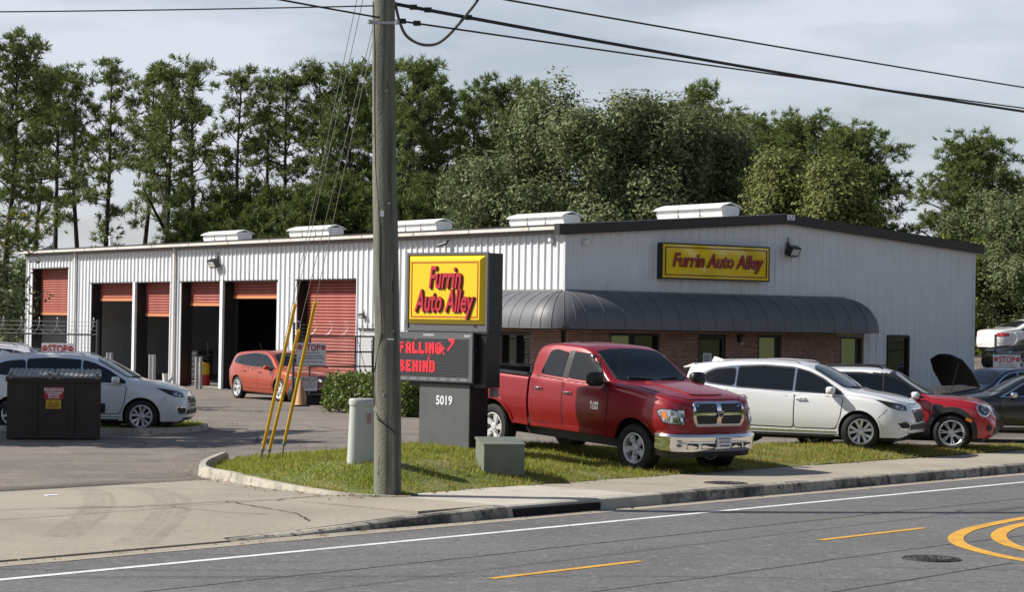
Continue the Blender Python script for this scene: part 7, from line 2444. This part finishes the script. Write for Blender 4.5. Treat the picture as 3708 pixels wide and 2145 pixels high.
pine_proto('pA', 17.5, .47, 2.0, 30)
pine_proto('pB', 17.5, .38, 2.0, 36)
pine_proto('pC', 17.5, .50, 2.1, 28)
pine_proto('pD', 17.5, .14, 2.6, 72)
pine_proto('pE', 17.5, .22, 3.0, 68)
pine_proto('pF', 17.5,   .46, 2.4, 34, fork=[(8.2, 0.05, 5.5, .75), (8.0, 3.0, 3.6, .55), (9.5, .3, 4.2, 1.0)])
pine_proto('pG', 17.5, .20, 4.3, 120)
pine_proto('pY', 8.5, .05, 2.2, 78, m=M_PINE2)
oak_proto('oak', 12.5, 10.0, 70000, .100, M_OAK, .08, .8, 20, spiky=.25)
oak_proto('oak2', 12.5, 8.5, 64000, .100, M_OAK, .10, .85, 18, spiky=.3)
oak_proto('olive', 8.0, 6.5, 40000, .085, M_OLIVE, .05, .8, 15, spiky=.3)
oak_proto('bush', 4.0, 4.5, 9000, .10, M_BUSH, .03, .8, 12, trunk_h=.2)
oak_proto('darkbush', 4.0, 5.0, 9000, .10, M_OAK, .03, .8, 12, trunk_h=.2)

# rows: U = horizontal angle slope (x / y), depth, height, kind, label
def at(slope, dep): return (slope * dep, dep)
def us(u): return (u - 1260) / 5451.0
PINES = [
 (8, 104, 15.7, 'pE', 'tallest pine at the far left edge, rising above the rest of the row', 0),
 (82, 118, 16.2, 'pC', 'slim pine just right of the tall one at the left edge', 40),
 (133, 115, 15.9, 'pA', 'pine with a bare lower trunk, third from the left edge of the row', 100),
 (192, 119, 15.9, 'pC', 'narrow pine with a small rounded top above the left end of the roof', 200),
 (255, 114, 16.0, 'pB', 'pointed pine above the left end of the shop roof, left of the forked one', 300),
 (345, 121, 16.4, 'pA', 'slender pine just left of the forked pine', 20),
 (404, 110, 15.5, 'pF', 'forked pine with a thick trunk and two rising limbs', 90),
 (482, 117, 16.4, 'pC', 'pine with a single trunk left of the first roof ventilator', 140),
 (586, 113, 15.5, 'pB', 'open-crowned pine directly above the first roof ventilator', 180),
 (662, 120, 16.0, 'pC', 'thin pine between the first and second roof ventilators', 230),
 (704, 113, 15.4, 'pA', 'pine with a rounded crown left of the guy wires', 260),
 (795, 112, 15.7, 'pD', 'dense pine behind the guy wires, above the second roof ventilator', 10),
 (872, 108, 15.1, 'pD', 'dark pine trunk and crown immediately left of the utility pole', 75),
 (938, 112, 15.8, 'pD', 'dense pine hidden by the utility pole', 110),
 (1008, 106, 15.2, 'pD', 'tall full pine immediately right of the utility pole', 150),
 (1072, 109, 15.0, 'pE', 'broad pine second to the right of the utility pole', 205),
 (1140, 112, 14.4, 'pD', 'pine with thin twin tips, between the pole and the big oak', 260),
 (1203, 116, 15.3, 'pE', 'bushy-topped pine just left of the big oak', 310),
 (1275, 122, 15.7, 'pE', 'green pine top peeping over the left shoulder of the big oak', 30),
 (1690, 112, 14.8, 'pE', 'pine crown rising behind the right shoulder of the big oak', 45),
 (1795, 108, 13.5, 'pG', 'rounded pine top right of the big oak', 85),
 (1880, 104, 12.6, 'pG', 'wide pine behind the olive tree, left of the bare twigs', 125),
 (1985, 102, 12.6, 'pG', 'dark pine top beside the bare twigs above the gable peak', 165),
 (2085, 98, 11.7, 'pG', 'ragged pine with limbs reaching right over the gable', 215),
 (2375, 92, 10.9, 'pG', 'large spreading pine standing alone beyond the right end of the shop', 245),
 (2505, 96, 9.3, 'pE', 'pine at the right edge of the photo behind the dark oak', 275),
]
for u, d, h, k, lab, rz in PINES:
    x, y = at(us(u), d)
    w = 1.0 if k not in ('pG',) else 1.15
    t = plant(k, 'pine_tree', lab, 'pine tree', (x, y, -.1), h / 17.5 * w, rz, h / 17.5 * (.905 if k == 'pG' else .955), 'pines behind the shop')
# young pines and scrub below the crowns
LOW = [
 (455, 104, 6.6, 'pY', 'young pale pine left of the first roof ventilator'), (520, 108, 7.3, 'pY', 'young pine thicket behind the first roof ventilator'),
 (630, 103, 6.9, 'pY', 'young yellowish pine between the first two roof ventilators'), (560, 112, 8.3, 'pY', 'young pine behind and above the first ventilator'),
 (700, 106, 8.0, 'pY', 'young pine left of the second roof ventilator'), (760, 102, 7.6, 'pY', 'young pine behind the second roof ventilator'), (835, 104, 8.3, 'pY', 'young pine right of the second roof ventilator'),
 (905, 103, 7.7, 'pY', 'young pine low behind the utility pole'), (1000, 101, 7.4, 'pY', 'young pine behind the middle roof ventilator'), (1065, 103, 8.4, 'pY', 'young pine right of the middle ventilator'),
]
for u, d, h, k, lab in LOW:
    x, y = at(us(u), d)
    plant(k, 'young_pine', lab, 'young tree', (x, y, -.1), h / 8.5 * 1.1, None, h / 8.5, 'young trees behind the shop')
for u, d, h, k, lab in [(30, 98, 4.6, 'darkbush', 'dark bush low behind the left end of the shop'), (160, 112, 5.0, 'darkbush', 'dark scrub between pine trunks behind the left roof end'), (330, 110, 4.2, 'darkbush', 'low scrub under the forked pine'), (240, 116, 5.6, 'darkbush', 'dark scrub under the pointed pine above the left roof')]:
    x, y = at(us(u), d)
    plant(k, 'scrub_bush', lab, 'bush', (x, y, -.1), h / 4.0, None, None, 'scrub behind the shop')
BIG = [
 (1370, 92, 12.3, 'oak', 1.0, 'left half of the big grey-green live oak mass behind the shop roof', 10),
 (1505, 90, 12.2, 'oak2', 1.0, 'middle live oak of the big grey-green mass, feathery at its top', 80),
 (1605, 91, 12.3, 'oak2', 1.05, 'tallest live oak, between the last two roof ventilators', 150),
 (1715, 93, 11.0, 'oak', .95, 'dark live oak at the right end of the grey-green mass', 220),
 (1265, 94, 10.2, 'oak', .80, 'live oak stepping down on the left flank of the mass', 290),
]
for u, d, h, k, w, lab, rz in BIG:
    x, y = at(us(u), d)
    plant(k, 'live_oak', lab, 'oak tree', (x, y, -.1), w, rz, h / 12.5 * .93, 'live oaks behind the shop')
for u, d, h, w, lab in [(1180, 92, 6.6, .85, 'olive-leaved tree low on the left of the live oaks'), (1905, 82, 8.3, 1.05, 'yellowish olive tree right of the last ventilator'), (2035, 80, 7.9, 1.05, 'yellowish olive tree over the gable peak'), (2120, 80, 6.4, .7, 'small olive tree above the falling right roof edge')]:
    x, y = at(us(u), d)
    plant('olive', 'olive_tree', lab, 'tree', (x, y, -.1), w, None, h / 8.0, 'olive-leaved trees behind the shop')
for u, d, h, k, w, lab in [(2440, 88, 8.2, 'oak2', .72, 'dark oak at the right edge above the raised yard'), (2525, 84, 7.8, 'oak', .75, 'dark oak half cut by the right edge of the photo'), (2330, 92, 6.6, 'oak2', .55, 'dark oak under the lone spreading pine')]:
    x, y = at(us(u), d)
    plant(k, 'dark_oak', lab, 'oak tree', (x, y, .6), w, None, h / 12.5 * .86, 'oaks by the raised yard')
for u, d, h, lab in [(2418, 88.5, 4.9, 'bright green bush catching the sun beside the end of the shop wall'), (2470, 91, 3.6, 'bright bush behind the far fence at the right'), (2345, 84, 5.4, 'bright yellow-green treetop just over the right end of the roof')]:
    x, y = at(us(u), d)
    plant('bush', 'bright_bush', lab, 'bush', (x, y, 1.2 if u != 2345 else 0), h / 4.0 * (.8 if u != 2345 else .55), None, h / 4.0, 'bright bushes at the right')
# bare twigs sticking out above the pine beside the gable peak
mb = MB()
for k in range(16):
    a = rng.uniform(-.6, .6); p = np.array([rng.normal(0, .5), rng.normal(0, .3), 8.4 + rng.normal(0, .4)])
    bp_ = branch_path(p, (math.sin(a) + .25, rng.normal(0, .2), 1.4), rng.uniform(1.6, 3.0), 6, 0, .16)
    mb.tube(bp_, [.035, .03, .022, .016, .012, .009, .006], 4, cap=False)
    for j in range(4):
        q = bp_[2 + j % 4]; b2 = branch_path(q, (rng.normal(0, 1), rng.normal(0, .6), .9), rng.uniform(.4, 1.0), 3, 0, .2); mb.tube(b2, [.014, .011, .008, .005], 3, cap=False)
mb.tube([(0, 0, 0), (.1, 0, 5), (.1, 0, 9)], [.16, .11, .05], 7)
o = mb.build('bare_tree', M_TWIG, fixn=False); x, y = at(us(2098), 97); o.location = (x, y, 0)
tag(o, 'leafless grey twigs standing up above the pines right of the gable peak', 'bare tree')

# leafy tree at the left edge, in front of the far end of the shop
mb = MB()
cs = []
tx0 = np.array([-14.9, 57.5, 0])
tp = branch_path(tx0, (.06, 0, 1), 5.2, 7, 0, .05)
mb.tube(tp, [.16, .15, .13, .11, .09, .07, .05, .03], 8)
for k in range(44):
    t = rng.uniform(.22, 1.0); i = min(int(t * 7), 6); p = tp[i] + (tp[i + 1] - tp[i]) * (t * 7 - i)
    a = rng.uniform(0, 2 * math.pi); L = rng.uniform(.9, 2.9) * (1.15 - .55 * t)
    bp_ = branch_path(p, (math.cos(a), math.sin(a), rng.uniform(-.12, .7)), L, 5, -.06, .16)
    mb.tube(bp_, [.03, .026, .02, .015, .011, .007], 4, cap=False)
    for j in range(int(L * 78)):
        u = rng.uniform(.8, 5) ; i0 = min(int(u), 4); cs.append(bp_[i0] + (bp_[i0 + 1] - bp_[i0]) * (u - i0) + rng.normal(0, .17, 3))
# one drooping branch that reaches over the door
for (p, d, L) in (((-14.1, 57.3, 4.1), (1, -.2, -.55), 2.4), ((-14.1, 57.3, 5.0), (1, -.1, .0), 2.3), ((-14.3, 57.3, 4.6), (1, 0, -.15), 2.2), ((-14.4, 57.3, 3.6), (1, -.1, -.5), 1.8)):
    bp_ = branch_path(p, d, L, 6, -.03, .08); mb.tube(bp_, [.03, .026, .022, .018, .014, .01, .006], 4, cap=False)
    for j in range(int(L * 70)):
        u = rng.uniform(.8, 6); i0 = min(int(u), 5); cs.append(bp_[i0] + (bp_[i0 + 1] - bp_[i0]) * (u - i0) + rng.normal(0, .13, 3))
t = thing('leafy_tree', 'leafy tree with yellowing leaves at the left edge in front of the shop', 'tree', (0, 0, 0))
mb.build('trunk', M_BARK2, t, smooth=True, fixn=False)
V = leaves(np.array(cs), .062, .6)
cs_ = np.array(cs)[:, 2]
mi = (rng.uniform(0, 1, len(cs)) < np.clip((cs_ - 3.6) / 2.2, .02, .75)).astype(int)
link('crown', fastmesh('crown', V, quads(V), [M_OAK, M_AUTUMN], mi), t)
# off to the left, trees whose shade falls across the lot
oak_proto('shade', 11.0, 6.5, 11000, .15, M_OAK, .42, .9, 14, trunk_h=.45)
for k, (x, y, s_, lab) in enumerate(((-17.0, 43.4, .95, 'shade tree outside the left edge, beside the dumpster'), (-17.6, 47.2, 1.0, 'shade tree outside the left edge, behind the white cars'))):
    plant('shade', 'shade_tree', lab, 'tree', (x, y, -.1), s_, 60 * k)

# clipped hedge in front of the fence
def hedge(label, a, b, w, h, n, size):
    a, b = np.array(a, float), np.array(b, float)
    d = b - a; L = np.linalg.norm(d); d /= L; nn = np.array([-d[1], d[0]])
    t = thing('hedge', label, 'hedge', (*a, 0))
    pts = []
    for k in range(n):
        u, v_, z = rng.uniform(0, 1), rng.uniform(-1, 1), rng.uniform(0, 1)
        f_ = rng.integers(0, 4)
        if f_ == 0: z = 1
        elif f_ == 1: v_ = -1
        elif f_ == 2: v_ = 1
        else: u = rng.integers(0, 2)
        wob = 1 + .10 * math.sin(u * L * 2.3) + .06 * math.sin(u * L * 5.1 + z * 4)
        rr = (1 - .22 * max(0, z - .6) * 2) * wob
        x = d * (u * L) + nn * (v_ * w / 2 * rr)
        pts.append((x[0] + rng.normal(0, .055), x[1] + rng.normal(0, .055), .06 + z * h * (1 + .06 * math.sin(u * L * 3.1)) + rng.normal(0, .05)))
    V = leaves(np.array(pts), size, .6)
    link('foliage', fastmesh('foliage', V, quads(V), M_HEDGE), t)
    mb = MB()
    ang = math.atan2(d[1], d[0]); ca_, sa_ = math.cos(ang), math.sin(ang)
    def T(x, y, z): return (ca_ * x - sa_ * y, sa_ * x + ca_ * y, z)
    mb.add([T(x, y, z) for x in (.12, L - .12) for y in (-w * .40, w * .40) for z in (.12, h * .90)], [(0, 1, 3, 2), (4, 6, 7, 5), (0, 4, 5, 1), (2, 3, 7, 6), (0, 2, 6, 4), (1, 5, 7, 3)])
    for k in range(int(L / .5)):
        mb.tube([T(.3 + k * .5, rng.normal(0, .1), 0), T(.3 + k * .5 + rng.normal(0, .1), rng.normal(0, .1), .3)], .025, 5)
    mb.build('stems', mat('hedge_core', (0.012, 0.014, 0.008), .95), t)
hedge('clipped hedge in front of the fence, left of the utility pole and running behind it', (-4.35, 57.6), (-2.15, 54.4), 1.1, .84, 6500, .062)
# weeds along the foot of the dumpster island
